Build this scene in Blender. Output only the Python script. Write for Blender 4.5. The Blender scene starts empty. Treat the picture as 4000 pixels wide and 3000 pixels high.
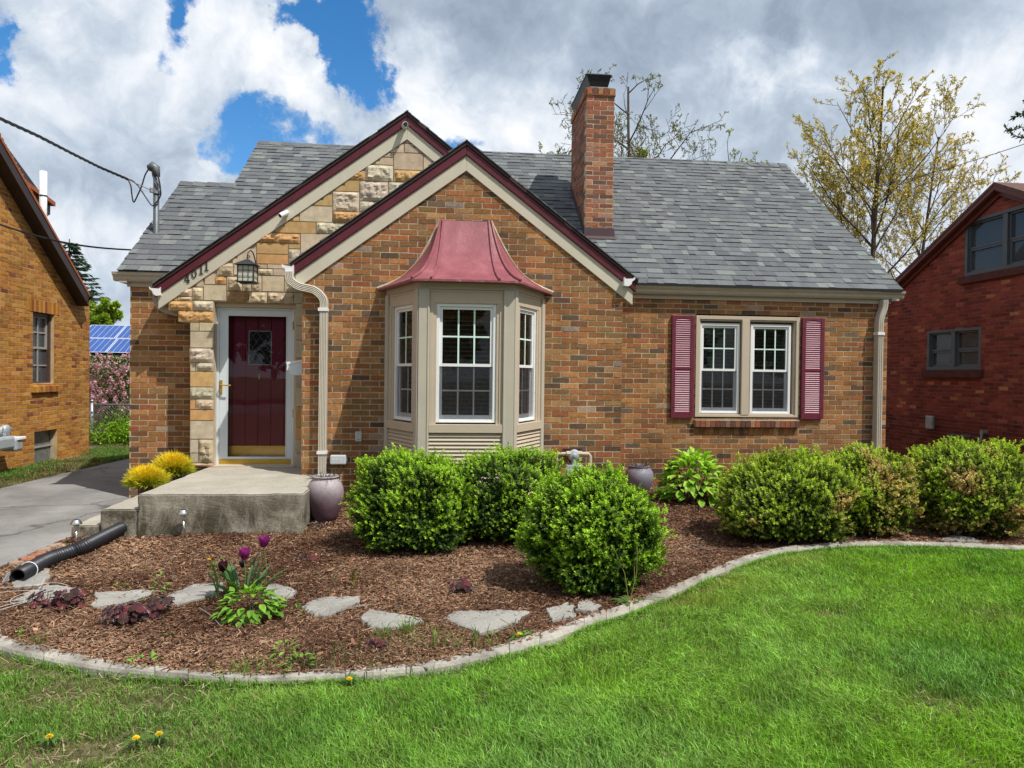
import bpy, bmesh, math, random
import numpy as np
from mathutils import Vector, Matrix
R_ = math.radians
rnd = random.Random(7)
scene = bpy.context.scene
col = scene.collection

# ------------------------------------------------------------------ camera
F_PX = 2765.0                       # focal length in pixels of a 4000 x 3000 frame
YAW, PIT, ROL, EYE = .096, -.012, .0122, 1.6
cF = Vector((math.sin(YAW)*math.cos(PIT), math.cos(YAW)*math.cos(PIT), math.sin(PIT)))
cR0 = Vector((math.cos(YAW), -math.sin(YAW), 0)); cU0 = cR0.cross(cF)
cR = math.cos(ROL)*cR0 + math.sin(ROL)*cU0
cU = math.cos(ROL)*cU0 - math.sin(ROL)*cR0
cam = bpy.data.cameras.new('camera'); cam.sensor_width = 36; cam.lens = 36*F_PX/4000
cam.clip_start = .1; cam.clip_end = 3000
co = bpy.data.objects.new('camera', cam); col.objects.link(co)
co.matrix_world = Matrix(((cR.x, cU.x, -cF.x, 0), (cR.y, cU.y, -cF.y, 0), (cR.z, cU.z, -cF.z, EYE), (0, 0, 0, 1)))
scene.camera = co
VIEW = {'0': (0, 0, .553), 'A': (0, 400, 2.212), 'B': (0, 1100, 2.212), 'C': (500, 1000, 2.212), 'D': (900, 400, 2.212),
        'E': (1300, 1050, 2.212), 'F': (2000, 200, 2.212), 'G': (2400, 1050, 1.9235), 'H': (3000, 200, 2.212),
        'I': (3200, 900, 1.659), 'J': (0, 1750, 1.58), 'K': (1200, 1650, 1.4747), 'L': (2500, 1650, 1.4747)}
def at(v, x, y, X=None, Y=None, Z=None):
    """survey of the photograph: the point of a known plane seen at a measured spot"""
    a = VIEW[v]; sx = a[0]+x/a[2]; sy = a[1]+y/a[2]
    d = cF+(sx-2000)/F_PX*cR-(sy-1500)/F_PX*cU
    t = X/d.x if X is not None else Y/d.y if Y is not None else (Z-EYE)/d.z
    return Vector((d.x*t, d.y*t, d.z*t+EYE))

# ------------------------------------------------------------------ helpers
def lin(r, g, b):
    f = lambda c: (c/255/12.92 if c/255 <= .04045 else ((c/255+.055)/1.055)**2.4)
    return (f(r), f(g), f(b))

def tag(o, label=None, cat=None, group=None, kind=None):
    if label: o['label'] = label
    if cat: o['category'] = cat
    if group: o['group'] = group
    if kind: o['kind'] = kind
    return o

def thing(name, label, cat, loc=(0, 0, 0), group=None, rz=0):
    o = bpy.data.objects.new(name, None); col.objects.link(o)
    o.location = loc; o.rotation_euler = (0, 0, rz); o.empty_display_size = .2
    return tag(o, label, cat, group)

class MB:
    """collects faces, then links them as ONE mesh object"""
    def __init__(s): s.v = []; s.f = []; s.c = []
    def add(s, verts, faces, c=None):
        n = len(s.v); s.v.extend([tuple(p) for p in verts])
        for f in faces: s.f.append(tuple(i+n for i in f)); s.c.append(c)
        return s
    def quad(s, a, b, c_, d, c=None): return s.add([a, b, c_, d], [(0, 1, 2, 3)], c)
    def poly(s, pts, c=None): return s.add(pts, [tuple(range(len(pts)))], c)
    def box(s, x0, x1, y0, y1, z0, z1, c=None):
        return s.obox(Vector((x0, y0, z0)), Vector((1, 0, 0)), Vector((0, 1, 0)), Vector((0, 0, 1)), 0, x1-x0, 0, y1-y0, 0, z1-z0, c)
    def obox(s, o, U, N, W, u0, u1, n0, n1, w0, w1, c=None):
        P = [o+U*a+N*b+W*d for d in (w0, w1) for b in (n0, n1) for a in (u0, u1)]
        return s.add(P, [(0, 1, 5, 4), (1, 3, 7, 5), (3, 2, 6, 7), (2, 0, 4, 6), (4, 5, 7, 6), (0, 2, 3, 1)], c)
    def prism(s, pts, vec, c=None):
        n = len(pts); P = [Vector(p) for p in pts]; Q = [p+Vector(vec) for p in P]
        F = [tuple(range(n)), tuple(range(2*n-1, n-1, -1))]+[((i+1) % n, i, n+i, n+(i+1) % n) for i in range(n)]
        return s.add(P+Q, F, c)
    def tube(s, pts, r, seg=8, cap=True, c=None):
        P = [Vector(p) for p in pts]; n = len(P)
        rr = r if isinstance(r, (list, tuple)) else [r]*n
        V = []; up = None
        for i in range(n):
            d = (P[min(i+1, n-1)]-P[max(i-1, 0)])
            d = d.normalized() if d.length > 1e-9 else Vector((0, 0, 1))
            if up is None:
                a = Vector((0, 0, 1)) if abs(d.z) < .9 else Vector((1, 0, 0))
                up = d.cross(a).normalized()
            up = up-d*up.dot(d)
            up = up.normalized() if up.length > 1e-6 else d.orthogonal().normalized()
            w = d.cross(up)
            for k in range(seg):
                t = 2*math.pi*k/seg
                V.append(P[i]+(up*math.cos(t)+w*math.sin(t))*rr[i])
        F = [(i*seg+k, i*seg+(k+1) % seg, (i+1)*seg+(k+1) % seg, (i+1)*seg+k) for i in range(n-1) for k in range(seg)]
        if cap: F += [tuple(range(seg-1, -1, -1)), tuple((n-1)*seg+k for k in range(seg))]
        return s.add(V, F, c)
    def lathe(s, prof, o=(0, 0, 0), seg=28, c=None):
        V = []; n = len(prof); o = Vector(o)
        for r, z in prof:
            for k in range(seg):
                t = 2*math.pi*k/seg; V.append(o+Vector((r*math.cos(t), r*math.sin(t), z)))
        F = [(i*seg+k, i*seg+(k+1) % seg, (i+1)*seg+(k+1) % seg, (i+1)*seg+k) for i in range(n-1) for k in range(seg)]
        if prof[0][0] > 1e-4: F.append(tuple(range(seg-1, -1, -1)))
        if prof[-1][0] > 1e-4: F.append(tuple((n-1)*seg+k for k in range(seg)))
        return s.add(V, F, c)
    def build(s, name, mat, parent=None, smooth=False, bevel=0):
        me = bpy.data.meshes.new(name); me.from_pydata(s.v, [], s.f)
        if any(c is not None for c in s.c):
            ca = me.color_attributes.new('Col', 'FLOAT_COLOR', 'CORNER')
            ln = np.array([len(f) for f in s.f]); cc = np.array([(c if c is not None else (.5, .5, .5)) for c in s.c], dtype=np.float32)
            cc = np.hstack([cc[:, :3], np.ones((len(cc), 1), np.float32)])
            ca.data.foreach_set('color', np.repeat(cc, ln, axis=0).ravel())
        if smooth: me.polygons.foreach_set('use_smooth', [True]*len(me.polygons))
        me.materials.append(mat); me.update()
        return place(name, me, parent, bevel)

def place(name, me, parent=None, bevel=0):
    o = bpy.data.objects.new(name, me); col.objects.link(o)
    if parent is not None:
        o.parent = parent
        # meshes are modelled in the thing's own frame when the thing sits at the origin, else in world coordinates
        l = Vector((0, 0, 0)); q = parent
        while q is not None: l += q.location if q.type == 'EMPTY' else Vector((0, 0, 0)); q = q.parent
        o.matrix_parent_inverse = Matrix.Translation(-l) if parent.type == 'EMPTY' else Matrix.Identity(4)
    if bevel:
        m = o.modifiers.new('bevel', 'BEVEL'); m.width = bevel; m.segments = 2; m.limit_method = 'ANGLE'; m.angle_limit = R_(40)
    return o

def np_mesh(name, V, nper, C, mat, parent=None, smooth=False):
    """V: (faces*nper,3) array of unshared corners, C: (faces,3) colours"""
    me = bpy.data.meshes.new(name); nv = len(V); nf = nv//nper
    me.vertices.add(nv); me.vertices.foreach_set('co', np.ascontiguousarray(V, np.float32).ravel())
    me.loops.add(nv); me.loops.foreach_set('vertex_index', np.arange(nv, dtype=np.int32))
    me.polygons.add(nf); me.polygons.foreach_set('loop_start', np.arange(0, nv, nper, dtype=np.int32))
    me.update(calc_edges=True)
    if C is not None:
        ca = me.color_attributes.new('Col', 'FLOAT_COLOR', 'CORNER')
        cc = np.hstack([C, np.ones((nf, 1))]).astype(np.float32)
        ca.data.foreach_set('color', np.repeat(cc, nper, axis=0).ravel())
    if smooth: me.polygons.foreach_set('use_smooth', [True]*nf)
    me.materials.append(mat); me.update(); me.validate()
    return place(name, me, parent)

def copy_thing(o, parent=None):
    c = o.copy(); col.objects.link(c)
    if parent is not None: c.parent = parent
    for ch in list(o.children): copy_thing(ch, c)
    return c

# smooth value noise for numpy arrays
def vnoise(p, seed=0):
    p = np.asarray(p, float); i = np.floor(p).astype(np.int64); f = p-i; f = f*f*(3-2*f)
    def h(ix):
        n = (ix[..., 0]*73856093) ^ (ix[..., 1]*19349663) ^ (ix[..., 2]*83492791) ^ (seed*2654435761)
        n = (n ^ (n >> 13))*1274126177; n = n & 0x7fffffff
        n = (n ^ (n >> 16)) & 0xffff
        return n/65535.0
    out = 0
    for dx in (0, 1):
        for dy in (0, 1):
            for dz in (0, 1):
                w = (f[..., 0] if dx else 1-f[..., 0])*(f[..., 1] if dy else 1-f[..., 1])*(f[..., 2] if dz else 1-f[..., 2])
                out = out+w*h(i+np.array([dx, dy, dz]))
    return out
def fbm(p, oct=3, seed=0):
    a = 0; w = .5; t = 0
    for k in range(oct): a = a+w*vnoise(np.asarray(p)*2**k, seed+k); t += w; w *= .5
    return a/t

# ------------------------------------------------------------------ materials
def newmat(name):
    m = bpy.data.materials.new(name); m.use_nodes = True
    nt = m.node_tree; nt.nodes.clear()
    out = nt.nodes.new('ShaderNodeOutputMaterial'); b = nt.nodes.new('ShaderNodeBsdfPrincipled')
    nt.links.new(b.outputs[0], out.inputs[0])
    return m, nt, b, out
def nd(nt, t, **k):
    n = nt.nodes.new(t)
    for a, v in k.items(): setattr(n, a, v)
    return n
def mixrgb(nt, a, b, fac, mode='MIX'):
    m = nd(nt, 'ShaderNodeMix', data_type='RGBA', blend_type=mode)
    for s, v in ((6, a), (7, b), (0, fac)):
        if isinstance(v, bpy.types.NodeSocket): nt.links.new(v, m.inputs[s])
        elif s == 0: m.inputs[0].default_value = v
        else: m.inputs[s].default_value = (*v, 1)
    return m.outputs[2]
def math_(nt, op, a, b=None, c=None):
    m = nd(nt, 'ShaderNodeMath', operation=op)
    for i, v in enumerate((a, b, c)):
        if v is None: continue
        if isinstance(v, bpy.types.NodeSocket): nt.links.new(v, m.inputs[i])
        else: m.inputs[i].default_value = v
    return m.outputs[0]
def noise(nt, scale, detail=3, rough=.55, vec=None, dist=0):
    n = nd(nt, 'ShaderNodeTexNoise'); n.inputs['Scale'].default_value = scale; n.inputs['Detail'].default_value = detail
    n.inputs['Roughness'].default_value = rough; n.inputs['Distortion'].default_value = dist
    if vec is not None: nt.links.new(vec, n.inputs['Vector'])
    return n.outputs['Fac']
def ramp(nt, fac, stops):
    r = nd(nt, 'ShaderNodeValToRGB'); e = r.color_ramp.elements
    while len(e) < len(stops): e.new(.5)
    for i, (p, c) in enumerate(stops):
        e[i].position = p; e[i].color = (*c, 1) if not isinstance(c, (int, float)) else (c, c, c, 1)
    nt.links.new(fac, r.inputs[0]); return r.outputs[0]
def coords(nt, stretch=None):
    g = nd(nt, 'ShaderNodeNewGeometry').outputs['Position']
    if stretch:
        m = nd(nt, 'ShaderNodeMapping'); m.inputs['Scale'].default_value = stretch; nt.links.new(g, m.inputs[0]); return m.outputs[0]
    return g
def bumpn(nt, b, h, strength=.3, dist=.01):
    n = nd(nt, 'ShaderNodeBump'); n.inputs['Strength'].default_value = strength; n.inputs['Distance'].default_value = dist
    nt.links.new(h, n.inputs['Height']); nt.links.new(n.outputs[0], b.inputs['Normal'])

def mat(name, c, rough=.6, var=.18, scale=5, bump=.15, bscale=80, metal=0, attr=False, spec=.35, stain=0, bdist=.004, stretch=None, tint=None, stscale=None):
    m, nt, b, out = newmat(name)
    P = coords(nt, stretch)
    base = nd(nt, 'ShaderNodeVertexColor', layer_name='Col').outputs[0] if attr else None
    n1 = noise(nt, scale, 4, .6, P)
    if attr:
        k = ramp(nt, n1, [(.25, 1-var), (.75, 1+var)]); cc = mixrgb(nt, base, k, 1, 'MULTIPLY')
    else:
        d = tuple(max(0, x*(1-var)) for x in c); l = tuple(min(1, x*(1+var)) for x in c)
        if tint: d = tint
        cc = ramp(nt, n1, [(.28, d), (.72, l)])
    n2 = noise(nt, bscale, 3, .6, P)
    if stain:
        s = ramp(nt, noise(nt, stscale or scale*.35, 5, .65, coords(nt, (1, 1, .25)), .6), [(.45, 1), (.75, 1-stain)])
        cc = mixrgb(nt, cc, s, 1, 'MULTIPLY')
    k2 = ramp(nt, n2, [(.3, 1-var*.6), (.7, 1+var*.6)]); cc = mixrgb(nt, cc, k2, 1, 'MULTIPLY')
    nt.links.new(cc, b.inputs['Base Color'])
    b.inputs['Roughness'].default_value = rough; b.inputs['Metallic'].default_value = metal
    b.inputs['Specular IOR Level'].default_value = spec
    if bump: bumpn(nt, b, n2, bump, bdist)
    return m

def leafmat(name, transl=.35, rough=.5, spec=.25):
    m, nt, b, out = newmat(name)
    a = nd(nt, 'ShaderNodeVertexColor', layer_name='Col').outputs[0]
    k = ramp(nt, noise(nt, 40, 2, .5, coords(nt)), [(.3, .8), (.7, 1.15)]); cc = mixrgb(nt, a, k, 1, 'MULTIPLY')
    nt.links.new(cc, b.inputs['Base Color']); b.inputs['Roughness'].default_value = rough; b.inputs['Specular IOR Level'].default_value = spec
    t = nd(nt, 'ShaderNodeBsdfTranslucent'); tc = mixrgb(nt, cc, (1.3, 1.35, .6), 1, 'MULTIPLY'); nt.links.new(tc, t.inputs[0])
    mx = nd(nt, 'ShaderNodeMixShader'); mx.inputs[0].default_value = transl
    nt.links.new(b.outputs[0], mx.inputs[1]); nt.links.new(t.outputs[0], mx.inputs[2]); nt.links.new(mx.outputs[0], out.inputs[0])
    return m

def glassmat(name, tint=(.8, .86, .84), ior=1.5, haze=0, hazec=(.3, .3, .3)):
    m, nt, b, out = newmat(name); nt.nodes.remove(b)
    tr = nd(nt, 'ShaderNodeBsdfTransparent'); tr.inputs[0].default_value = (*tint, 1)
    gl = nd(nt, 'ShaderNodeBsdfGlossy'); gl.inputs['Roughness'].default_value = .015
    fr = nd(nt, 'ShaderNodeFresnel'); fr.inputs[0].default_value = ior
    wob = nd(nt, 'ShaderNodeBump'); wob.inputs['Strength'].default_value = .06; wob.inputs['Distance'].default_value = .02
    nt.links.new(noise(nt, 2.5, 1, .5, coords(nt)), wob.inputs['Height']); nt.links.new(wob.outputs[0], gl.inputs['Normal'])
    mx = nd(nt, 'ShaderNodeMixShader'); nt.links.new(fr.outputs[0], mx.inputs[0]); nt.links.new(tr.outputs[0], mx.inputs[1]); nt.links.new(gl.outputs[0], mx.inputs[2])
    last = mx.outputs[0]
    if haze:
        df = nd(nt, 'ShaderNodeBsdfDiffuse'); df.inputs[0].default_value = (*hazec, 1)
        m2 = nd(nt, 'ShaderNodeMixShader'); m2.inputs[0].default_value = haze
        nt.links.new(last, m2.inputs[1]); nt.links.new(df.outputs[0], m2.inputs[2]); last = m2.outputs[0]
    nt.links.new(last, out.inputs[0]); return m

M = {}
M['brick'] = mat('brick', None, .9, .30, 34, .6, 150, attr=True, spec=.15, bdist=.004, stain=.34, stscale=1.6)
M['mortar'] = mat('mortar', (.49, .415, .295), .95, .30, 9, .5, 120, spec=.1, stain=.34, stscale=1.6)
M['mortar_tan'] = mat('mortar_tan', (.52, .38, .22), .95, .25, 4, .5, 120, spec=.1)
M['mortar_red'] = mat('mortar_red', (.22, .12, .09), .95, .25, 4, .5, 120, spec=.1)
M['stone'] = mat('stone', None, .9, .16, 14, .5, 110, attr=True, spec=.15, bdist=.004)
M['cream'] = mat('cream', (.56, .52, .41), .5, .05, 3, .1, 120, stain=.10)
M['beige'] = mat('beige', (.50, .42, .32), .5, .05, 3, .05, 120)
M['taupe'] = mat('taupe', (.47, .43, .35), .5, .06, 3, .05, 120)
M['gutter'] = mat('gutter', (.50, .46, .385), .4, .07, 4, .04, 90, stain=.12)
M['maroon'] = mat('maroon', (.10, .016, .026), .45, .18, 6, .12, 60)
M['louvre'] = mat('louvre', (.50, .26, .31), .3, .08, 8, .05, 60, spec=.7)  # pale pink has the sun glare on the slats painted in
M['shutter'] = mat('shutter', (.14, .020, .040), .38, .12, 8, .1, 60, spec=.5)
M['drip'] = mat('drip', (.045, .022, .020), .45, .2, 6, .1, 60)
M['roof'] = mat('roof', None, .92, .16, 30, .6, 260, attr=True, spec=.15, bdist=.003)
M['roof_under'] = mat('roof_under', (.05, .05, .055), .9)
M['bayroof'] = mat('bayroof', (.265, .080, .095), .45, .22, 3.5, .35, 30, stain=.25, spec=.4, bdist=.008)
M['white'] = mat('white', (.78, .79, .79), .35, .03, 3, .02, 60)
M['wire'] = mat('wire', (.10, .105, .11), .7, .1, 9, 0)
M['cable_white'] = mat('cable_white', (.55, .54, .50), .5, .1, 9, 0)
M['mint'] = mat('mint', (.66, .84, .75), .4, .04, 4, 0, 60)
M['door_white'] = mat('door_white', (.62, .68, .72), .35, .04, 3, .02, 60)
M['door_red'] = mat('door_red', (.21, .007, .034), .4, .1, 4, .1, 60)
M['brass'] = mat('brass', (.62, .42, .10), .35, .1, 6, .05, 60, metal=.7)
M['kick'] = mat('kick', (.48, .31, .05), .4, .12, 6, .05, 60, metal=.3)
M['black'] = mat('black', (.018, .018, .02), .45, .2, 6, .08, 60)
M['black_iron'] = mat('black_iron', (.022, .024, .028), .5, .25, 12, .2, 80, spec=.5)
M['dark'] = mat('dark', (.02, .02, .02), .9, .2, 3, 0)
M['grey_metal'] = mat('grey_metal', (.30, .31, .32), .45, .15, 9, .08, 70, metal=.6)
M['steel'] = mat('steel', (.62, .62, .62), .22, .08, 9, .03, 70, metal=.95)
M['meter'] = mat('meter', (.38, .42, .44), .5, .12, 12, .1, 70, metal=.2)
M['mast'] = mat('mast', (.13, .145, .16), .5, .15, 8, .1, 70, metal=.4)
M['concrete'] = mat('concrete', (.40, .375, .32), .92, .16, 3, .5, 90, stain=.25, spec=.15)
M['edging'] = mat('edging', (.37, .345, .30), .95, .30, 5, .8, 80, stain=.55, stscale=3, spec=.1)
M['flag'] = mat('flag', (.31, .30, .275), .92, .16, 6, .6, 50, stain=.3, spec=.15, bdist=.008)
M['blind'] = mat('blind', (.5, .5, .46), .7, .05, 4, 0)
M['glass'] = glassmat('glass', ior=1.45)
M['glass_screen'] = glassmat('glass_screen', (.80, .80, .82), 1.2, .09, (.14, .14, .16))
M['glass_old'] = glassmat('glass_old', (.5, .53, .55), 1.5, .25, (.22, .25, .28))
M['glass_door'] = glassmat('glass_door', (.92, .88, .9), 1.55, .0)
M['lamp_glass'] = mat('lamp_glass', (.55, .55, .45), .3, .1, 20, .1, 40)
M['leaf'] = leafmat('leaf', .28)
M['needle'] = leafmat('needle', .15)
M['petal'] = leafmat('petal', .4)
M['grass'] = leafmat('grass', .36, .42, .4)
M['bark'] = mat('bark', (.085, .065, .05), .95, .3, 9, .6, 40, spec=.1)
M['twig'] = mat('twig', (.12, .09, .065), .95, .3, 9, .3, 40, spec=.1)
M['chips'] = mat('chips', None, .95, .25, 60, .3, 200, attr=True, spec=.1)

# bay roof paint: faded streaks down the slope, pale flecks where it has chipped near the drip edge
m_, nt_, b_, o_ = newmat('bayroof_paint'); P_ = coords(nt_); sp_ = nd(nt_, 'ShaderNodeSeparateXYZ'); nt_.links.new(P_, sp_.inputs[0])
c_ = ramp(nt_, noise(nt_, 3.2, 6, .65, coords(nt_, (1, 1, .3)), .4), [(.30, (.20, .055, .068)), (.55, (.275, .085, .10)), (.75, (.36, .135, .15))])
c_ = mixrgb(nt_, c_, ramp(nt_, noise(nt_, 45, 4, .7, P_), [(.3, .82), (.7, 1.12)]), 1, 'MULTIPLY')
zz_ = nd(nt_, 'ShaderNodeMapRange'); nt_.links.new(sp_.outputs[2], zz_.inputs[0]); zz_.inputs[1].default_value = 2.62; zz_.inputs[2].default_value = 2.50
fl_ = math_(nt_, 'MULTIPLY', ramp(nt_, noise(nt_, 32, 4, .7, P_), [(.56, 0), (.60, 1)]), zz_.outputs[0])
nt_.links.new(mixrgb(nt_, c_, (.58, .50, .44), math_(nt_, 'MULTIPLY', fl_, .8)), b_.inputs['Base Color']); b_.inputs['Roughness'].default_value = .5; b_.inputs['Specular IOR Level'].default_value = .35
bumpn(nt_, b_, noise(nt_, 5, 3, .5, P_), .35, .03); M['bayroof'] = m_
# ------------------------------------------------------------------ light and sky
SUN = Vector((-1.1, 1, -2.25)).normalized()          # direction the light travels
sl = bpy.data.lights.new('sun', 'SUN'); sl.energy = 5.0; sl.angle = R_(.53); sl.color = (1, .95, .87)
so = bpy.data.objects.new('sun', sl); col.objects.link(so)
so.rotation_euler = SUN.to_track_quat('-Z', 'Y').to_euler()
el = math.asin(-SUN.z); azv = -SUN
scene.view_settings.view_transform = 'Standard'; scene.view_settings.look = 'None'; scene.view_settings.exposure = 0
w = bpy.data.worlds.new('World'); scene.world = w; w.use_nodes = True
nt = w.node_tree; nt.nodes.clear()
wo = nd(nt, 'ShaderNodeOutputWorld'); bg = nd(nt, 'ShaderNodeBackground')
sk = nd(nt, 'ShaderNodeTexSky', sky_type='NISHITA'); sk.sun_disc = False
sk.sun_elevation = el; sk.sun_rotation = math.atan2(azv.x, azv.y); sk.altitude = 200; sk.air_density = 1; sk.dust_density = .6; sk.ozone_density = 2.2
nt.links.new(sk.outputs[0], bg.inputs[0]); bg.inputs[1].default_value = .15
# clouds: noise in direction space, with blue gaps, white heads and grey bases where the day had them
D = nd(nt, 'ShaderNodeTexCoord').outputs['Generated']
def dirv(px, py):
    sx, sy = px*1.8083, py*1.8083
    d = cF+(sx-2000)/F_PX*cR-(sy-1500)/F_PX*cU; return d.normalized()
def warp(scale, amp, detail=5):
    n = nd(nt, 'ShaderNodeTexNoise'); n.inputs['Scale'].default_value = scale; n.inputs['Detail'].default_value = detail; n.inputs['Roughness'].default_value = .62
    nt.links.new(D, n.inputs[0])
    s = nd(nt, 'ShaderNodeVectorMath', operation='SUBTRACT'); nt.links.new(n.outputs['Color'], s.inputs[0]); s.inputs[1].default_value = (.5, .5, .5)
    k = nd(nt, 'ShaderNodeVectorMath', operation='SCALE'); nt.links.new(s.outputs[0], k.inputs[0]); k.inputs['Scale'].default_value = amp
    a = nd(nt, 'ShaderNodeVectorMath', operation='ADD'); nt.links.new(D, a.inputs[0]); nt.links.new(k.outputs[0], a.inputs[1]); return a.outputs[0]
DW = warp(8, .20, 10)
DW2 = warp(5, .10, 5)
def blob(px, py, r, vec=None, stretch=(1, 1)):
    """soft spot of angular radius r (display pixels) around a sky direction"""
    c = dirv(px, py)
    s = nd(nt, 'ShaderNodeVectorMath', operation='SUBTRACT'); nt.links.new(vec or DW, s.inputs[0]); s.inputs[1].default_value = c
    m = nd(nt, 'ShaderNodeVectorMath', operation='MULTIPLY'); nt.links.new(s.outputs[0], m.inputs[0]); m.inputs[1].default_value = (1/stretch[0], 1, 1/stretch[1])
    l = nd(nt, 'ShaderNodeVectorMath', operation='LENGTH'); nt.links.new(m.outputs[0], l.inputs[0])
    mr = nd(nt, 'ShaderNodeMapRange', interpolation_type='SMOOTHSTEP'); nt.links.new(l.outputs['Value'], mr.inputs[0])
    R = r/1529.0
    mr.inputs[1].default_value = 0; mr.inputs[2].default_value = R; mr.inputs[3].default_value = 1; mr.inputs[4].default_value = 0
    return mr.outputs[0]
def summ(L):
    a = L[0]
    for x in L[1:]: a = math_(nt, 'ADD', a, x)
    return a
blue = summ([math_(nt, 'MULTIPLY', blob(*a), k) for a, k in (
    ((345, 50, 90, None, (.7, 1.2)), .85), ((400, 15, 80), .6), ((690, 40, 125, None, (.8, 1.1)), 1.1), ((610, 15, 80), .6), ((800, 150, 115, None, (.9, 1.0)), 1.05), ((575, 280, 100, None, (1.3, .8)), .85), ((690, 290, 80), .5), ((740, 40, 90), .8), ((5, 140, 60), .9),
    ((1000, 315, 110, None, (1.6, .5)), .6), ((480, 335, 60), .5), ((170, 560, 160, None, (1.4, .6)), .2), ((670, 160, 95, None, (.9, 1.3)), -1.0), ((480, 345, 60, None, (1.2, .7)), -.5), ((860, 130, 60), -.35), ((-700, 300, 500), 1), ((3400, -300, 600), .8), ((900, -900, 500), .8))])
wisps = noise(nt, 9, 12, .68, DW2, .2)
cover = math_(nt, 'SUBTRACT', math_(nt, 'ADD', .72, math_(nt, 'MULTIPLY', math_(nt, 'SUBTRACT', wisps, .5), 1.9)), blue)
cov = nd(nt, 'ShaderNodeMapRange', interpolation_type='SMOOTHSTEP'); nt.links.new(cover, cov.inputs[0])
cov.inputs[1].default_value = .0; cov.inputs[2].default_value = .50; cov.inputs[3].default_value = 0; cov.inputs[4].default_value = 1
bright = summ([math_(nt, 'MULTIPLY', blob(*a), k) for a, k in (
    ((200, 90, 300, None, (1.3, .9)), .05), ((470, 110, 190), .26), ((600, 130, 120), .22), ((120, 220, 200, None, (1.3, .7)), .16), ((690, 190, 110), .30), ((880, 160, 120), .26), ((1000, 240, 200, None, (1.5, .8)), .22),
    ((490, 350, 90), .40), ((1180, 230, 150), .10), ((1715, 135, 120, None, (1.3, .7)), .44), ((1560, 140, 120, None, (1.4, .6)), .18), ((2040, 200, 170, None, (1.2, .8)), .32), ((2180, 120, 160), .08), ((2190, 350, 150), .30), ((230, 510, 260, None, (1.8, .45)), .30), ((1250, 330, 260, None, (1.5, .6)), .08))])
dark = summ([math_(nt, 'MULTIPLY', blob(*a), k) for a, k in (
    ((1300, 50, 420, DW2, (2.0, .5)), .27), ((900, 50, 240, DW2, (1.5, .5)), .14), ((1800, 40, 330, DW2, (1.8, .4)), .22), ((1600, 260, 240, DW2, (1.6, .6)), .10), ((1930, 110, 110, DW2), .12),
    ((230, 400, 260, DW2, (2.2, .6)), .26), ((1400, 200, 240, DW2, (1.4, .5)), .06), ((420, 250, 150, DW2), .10), ((1780, 300, 180, DW2, (1.3, .7)), .10))])
puff = noise(nt, 9, 10, .60, warp(4, .22, 4), .3)
puff2 = noise(nt, 26, 8, .6, DW2)
lum = summ([math_(nt, 'MULTIPLY', puff, 1.05), math_(nt, 'MULTIPLY', puff2, .26), -.085, bright, math_(nt, 'MULTIPLY', dark, -1)])
cc = ramp(nt, lum, [(.16, (.30, .37, .47)), (.40, (.43, .51, .62)), (.56, (.57, .65, .75)), (.72, (.76, .81, .88)), (.92, (.96, .97, 1.0))])
bgc = nd(nt, 'ShaderNodeBackground'); nt.links.new(cc, bgc.inputs[0]); bgc.inputs[1].default_value = 1.07
bgb = nd(nt, 'ShaderNodeBackground')      # deeper saturated blue through the gaps
hs = nd(nt, 'ShaderNodeHueSaturation'); hs.inputs['Saturation'].default_value = 1.36; hs.inputs['Value'].default_value = 1.12; nt.links.new(sk.outputs[0], hs.inputs['Color']); nt.links.new(hs.outputs[0], bg.inputs[0])
ms = nd(nt, 'ShaderNodeMixShader'); nt.links.new(cov.outputs[0], ms.inputs[0]); nt.links.new(bg.outputs[0], ms.inputs[1]); nt.links.new(bgc.outputs[0], ms.inputs[2])
nt.nodes.remove(bgb)
nt.links.new(ms.outputs[0], wo.inputs[0])
# ------------------------------------------------------------------ brickwork, shingles, stone
PAL_HOUSE = [((.370, .172, .064), 6), ((.315, .138, .052), 6), ((.230, .109, .049), 5), ((.125, .076, .050), 1.5), ((.34, .122, .052), 1.6), ((.260, .143, .060), 4), ((.415, .222, .095), 1.8), ((.155, .105, .066), 1.4)]
PAL_CHIM = [((.32, .115, .065), 5), ((.24, .098, .062), 5), ((.15, .078, .056), 3), ((.36, .18, .095), 1.5), ((.33, .165, .125), 2.4)]
PAL_TAN = [((.45, .205, .040), 6), ((.40, .17, .035), 5), ((.34, .14, .034), 3), ((.48, .24, .06), 2.5), ((.24, .075, .035), .6)]
PAL_RED = [((.27, .056, .040), 6), ((.23, .046, .035), 5), ((.18, .038, .030), 3), ((.30, .080, .048), 2), ((.42, .16, .075), .45)]
def pick(r, pal, hue=.05):
    t = r.random()*sum(w for _, w in pal)
    for c, w in pal:
        t -= w
        if t <= 0: break
    k = r.uniform(.82, 1.18) if hue > .02 else r.uniform(.93, 1.07)
    return tuple(max(0, x*k*r.uniform(1-hue, 1+hue)) for x in c)
CH = .0677
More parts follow.
